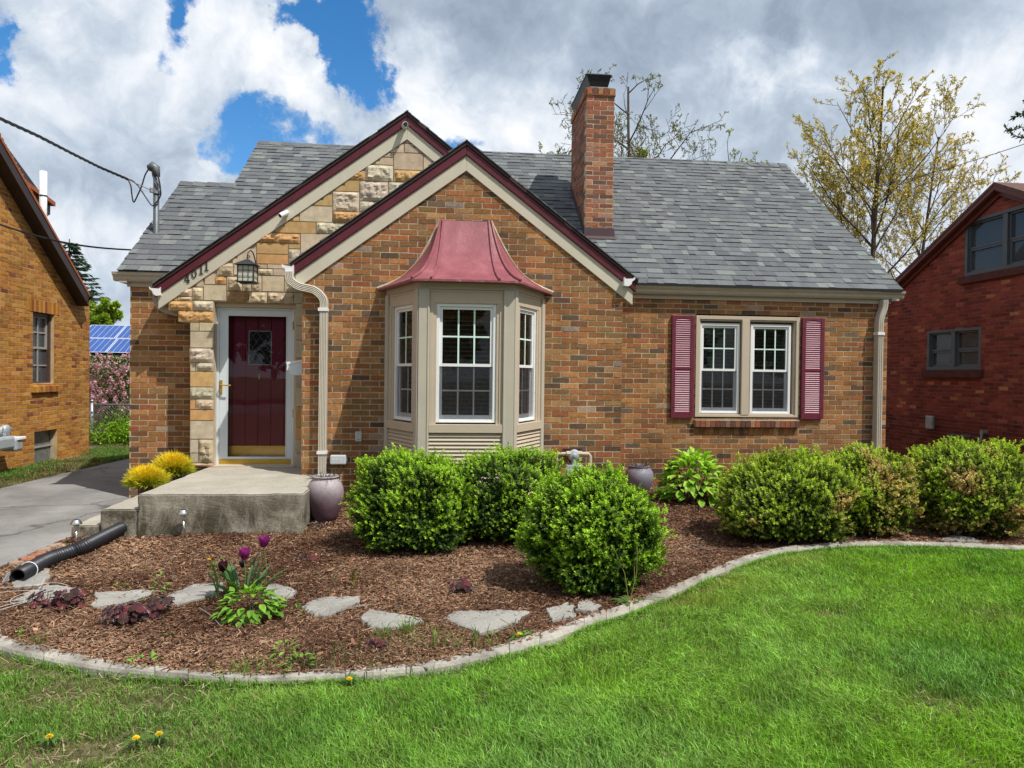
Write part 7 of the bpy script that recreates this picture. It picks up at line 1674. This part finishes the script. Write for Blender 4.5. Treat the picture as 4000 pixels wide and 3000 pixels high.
# ------------------------------------------------------------------ trees
def tree(name, label, base, h, trunk_r, seed, spread=.5, levels=4, nchild=(7, 6, 5, 4), up=.45, leafn=3, leafL=.10, leafW=.06, leafC=(.2, .25, .05), leafC2=None, jitter=.1, first=.25, lratio=.62, cat='tree', droopy=0, bark='bark', straight=.9, group=None, drop=0.0, taper=.62, rmin=.004, tilt=0, fan=0, leafm='leaf', cap=.40):
    """tapered trunk that forks into limbs, boughs and twigs; leaves sit on the last shoots"""
    R = random.Random(seed); t = thing(name, label, cat, base, group); tb, lb_ = MB(), MB(); tips = []
    def grow(p, d, L, r, lev):
        n = 7 if lev == 0 else 5 if lev < 3 else 3; pts = [p]; rad = [r]; dd = d.copy()
        for k in range(n):
            j = jitter*(.14 if lev == 0 else 1)
            dd = (dd+Vector((R.gauss(0, j), R.gauss(0, j), R.gauss(0, j)+up*.12*(lev > 0)))).normalized(); pts.append(pts[-1]+dd*L/n); rad.append(max(r*(1-.72*(k+1)/n), rmin))
        (tb if lev == 0 else lb_).tube(pts, rad, 9 if lev == 0 else 6 if lev == 1 else 4 if lev == 2 else 3, cap=False)
        if lev >= levels-1: tips.append((pts, dd)); return
        nc = nchild[lev] if lev == 0 or not fan else max(2, int(nchild[lev]*min(1.15, L/(h*(.27 if lev == 1 else .13 if lev == 2 else .07)))+.5))
        for k in range(nc):
            if R.random() < drop*(lev > 0): continue
            f = first+(1-first)*(k+R.uniform(.1, .9))/nc if lev == 0 else .22+.78*(k+R.uniform(0, .9))/nc
            f = min(f, .99); i = min(int(f*n), n-1); q = pts[i].lerp(pts[i+1], f*n-i); ax = (pts[i+1]-pts[i]).normalized(); a = R.uniform(0, 6.28) if lev else k*2.4+R.uniform(-.4, .4)
            o = ax.orthogonal().normalized(); o.rotate(Matrix.Rotation(a, 3, ax)); sp = spread*R.uniform(.75, 1.25)
            nd_ = (ax*(1-sp*.5)+o*sp+Vector((0, 0, up*.5))).normalized(); ll = L*lratio*R.uniform(.75, 1.15)*(1.05-.55*f if lev == 0 else 1.0-.35*f)
            if fan and lev == 0: ll = h*min(fan*(1.0-f)*R.uniform(.82, 1.08)+.07, cap*R.uniform(.85, 1.1))
            grow(q, nd_, ll, max(rad[i]*taper, rmin), lev+1)
        tips.append((pts[-3:], dd))
    grow(Vector(base), Vector((tilt, 0, 1)).normalized(), h*straight, trunk_r, 0)
    tr = tb.build('trunk', M[bark], t, True); lb_.build('branches', M[bark], t, True)
    N = np.random.default_rng(seed); B = []; Dd = []
    for pts, dd in tips:
        for k in range(leafn):
            f = N.random(); i = min(int(f*(len(pts)-1)), len(pts)-2); B.append(pts[i].lerp(pts[i+1], f*(len(pts)-1)-i)); Dd.append(dd)
    B = np.array([tuple(x) for x in B]); n = len(B); Dd = np.array([tuple(x) for x in Dd]); D3 = unit(Dd*.5+N.normal(0, .7, B.shape)+np.array([0, 0, -droopy])); L = leafL*N.uniform(.6, 1.3, n)
    k = N.random((n, 1)); C = np.array(leafC)*k+np.array(leafC2 or leafC)*(1-k); C = C*N.uniform(.7, 1.25, (n, 1))
    np_mesh('crown', leaf_quads(B, D3, unit(N.normal(size=(n, 3))), L, L*leafW/leafL), 4, C, M[leafm], t)
    return t
q = at('0', 1394, 430, Y=21); tp_ = at('0', 1372, 128, Y=21)
tree('budding_tree', 'nearly bare tree with tiny pale buds rising behind the chimney', (q.x, 21, 0), tp_.z, .11, 12, spread=.80, levels=6, nchild=(11, 6, 6, 5, 3), up=.30, leafn=2, leafL=.055, leafW=.036, leafC=(.34, .38, .14), leafC2=(.26, .30, .12), jitter=.16, first=.50, lratio=.55, droopy=-.1, drop=.06, straight=.95, taper=.55, rmin=.006, fan=.80, cap=.29)
q = at('0', 1650, 400, Y=22.5); tp_ = at('0', 1660, 285, Y=22.5)
tree('budding_tree', 'sparse budding twigs showing low above the ridge right of the chimney', (q.x-.7, 22.5, 0), tp_.z*.98, .09, 15, spread=.8, levels=5, nchild=(7, 5, 4, 3), up=.55, leafn=2, leafL=.08, leafW=.05, leafC=(.40, .46, .14), jitter=.2, first=.55, lratio=.40, drop=.2, straight=.85, rmin=.0075)
q = at('0', 1225, 400, Y=22); tp_ = at('0', 1200, 250, Y=22)
tree('budding_tree', 'thin budding shoots showing above the ridge left of the chimney', (q.x-.1, 22, 0), tp_.z*.98, .09, 18, spread=.8, levels=5, nchild=(7, 5, 4, 3), up=.5, leafn=2, leafL=.08, leafW=.05, leafC=(.40, .46, .14), jitter=.2, first=.55, lratio=.40, drop=.2, straight=.85, rmin=.0075)
q = at('0', 1872, 600, Y=24); tp_ = at('0', 1885, 155, Y=24)
tree('yellow_tree', 'tall spring tree with yellow-olive young leaves between the two brick roofs', (q.x, 24, 0), tp_.z, .13, 23, spread=.66, levels=5, nchild=(22, 10, 7, 5), up=.42, leafn=4, leafL=.10, leafW=.048, leafC=(.72, .52, .15), leafC2=(.52, .46, .11), jitter=.085, first=.33, lratio=.46, droopy=.6, straight=.95, taper=.42, rmin=.0065, fan=.66, leafm='petal', cap=.365)
q = at('0', 1945, 600, Y=25.5); tp_ = at('0', 2020, 250, Y=25.5)
tree('yellow_tree', 'sparser shorter spring tree leaning right beside the tall yellow one', (q.x, 25.5, 0), tp_.z, .10, 27, spread=.66, levels=5, nchild=(20, 9, 6, 5), up=.42, leafn=3, leafL=.10, leafW=.046, leafC=(.76, .54, .20), leafC2=(.58, .46, .15), jitter=.085, first=.2, lratio=.46, droopy=.6, straight=.95, taper=.42, rmin=.0065, tilt=.16, fan=.62, leafm='petal', cap=.34)
q = at('0', 1365, 400, Y=30); tp_ = at('0', 1355, 318, Y=30)
tree('lime_tree', 'lime green treetop just above the ridge right of the chimney', (q.x, 30, 0), tp_.z*1.06, .2, 31, spread=.8, levels=5, nchild=(8, 6, 5, 4), up=.3, leafn=6, leafL=.16, leafW=.10, leafC=(.48, .56, .04), leafC2=(.32, .46, .04), jitter=.15, first=.6, lratio=.24, straight=.86)
q = at('0', 245, 700, Y=28); tp_ = at('0', 250, 634, Y=28)
tree('green_tree', 'light green leafy tree behind the solar panels between the houses', (q.x, 28, 0), tp_.z, .2, 35, spread=.8, levels=5, nchild=(12, 7, 6, 4), up=.2, leafn=6, leafL=.15, leafW=.09, leafC=(.36, .46, .05), leafC2=(.22, .36, .04), jitter=.16, first=.3, lratio=.46, straight=.82)
# spruce: drooping tiers of needled boughs
SYp = 31; q = at('A', 600, 1180, Y=SYp); t = thing('spruce_tree', 'dark blue-green spruce behind the rake of the tan brick house', 'tree', (q.x, SYp, 0)); H = q.z; R = random.Random(5); N = np.random.default_rng(5)
b = MB(); b.tube([(q.x, SYp, 0), (q.x, SYp, H*.5), (q.x, SYp, H)], [.22, .12, .02], 9); b.build('trunk', M['bark'], t, True); b = MB(); B = []; D3 = []
z = 1.0
while z < H-.12:
    f = 1-z/H; L0 = 3.6*f+.12
    for k in range(9):
        a = R.uniform(0, 6.28); L = L0*R.uniform(.75, 1.1); o = Vector((math.cos(a), math.sin(a), 0)); pts = [Vector((q.x, SYp, z))+o*L*u+Vector((0, 0, -.28*L*u+.22*L*u*u*1.3)) for u in (0, .35, .7, 1)]; b.tube(pts, [.02, .014, .009, .004], 4, cap=False)
        for m_ in range(int(26*L/1.2)+6):
            u = R.uniform(.12, 1); i = min(int(u*3), 2); p = pts[i].lerp(pts[i+1], u*3-i); B.append(tuple(p)); s = Vector((-o.y, o.x, 0))*R.choice((-1, 1)); D3.append(tuple((o*.7+s*R.uniform(0, 1)+Vector((0, 0, R.uniform(-.5, .1)))).normalized()))
    z += .26*(.5+f)
b.build('branches', M['bark'], t); B = np.array(B); D3 = np.array(D3); n = len(B); np_mesh('crown', leaf_quads(B, D3, unit(N.normal(size=(n, 3))), N.uniform(.14, .34, n), N.uniform(.05, .09, n)), 4, np.array([.035, .075, .045])*N.uniform(.5, 1.7, (n, 1)), M['needle'], t)
# leafy bough entering at the upper right
t = thing('leafy_branch', 'dark green leafy bough entering at the upper right corner', 'branch', at('H', 2300, 700, Y=5.2)); b = MB(); R = np.random.default_rng(2); V = []; C = []
for pts in ([(2500, 560), (2330, 640), (2180, 660), (2090, 700)], [(2450, 420), (2290, 500), (2190, 545), (2130, 575)], [(2400, 700), (2270, 740), (2170, 745), (2060, 665)], [(2480, 330), (2330, 400), (2225, 425)]):
    P = resample3([at('H', x, y, Y=5.2+k*.05) for k, (x, y) in enumerate(pts)]); b.tube(P, [.005-.0035*k/len(P) for k in range(len(P))], 5)
    for k, p in enumerate(P):
        for m_ in range(3):
            d = unit(np.array([[R.normal(-.6, .5), R.normal(-.1, .6), R.normal(.1, .6)]])); V.append(leaf_quads(np.array([tuple(p)]), d, unit(R.normal(size=(1, 3))), np.array([R.uniform(.035, .055)]), np.array([R.uniform(.011, .016)]))); C.append(np.array([.05, .12, .035])*R.uniform(.6, 1.5))
np_mesh('leaves', np.concatenate(V), 4, np.array(C), M['leaf'], t); b.build('twigs', M['twig'], t)
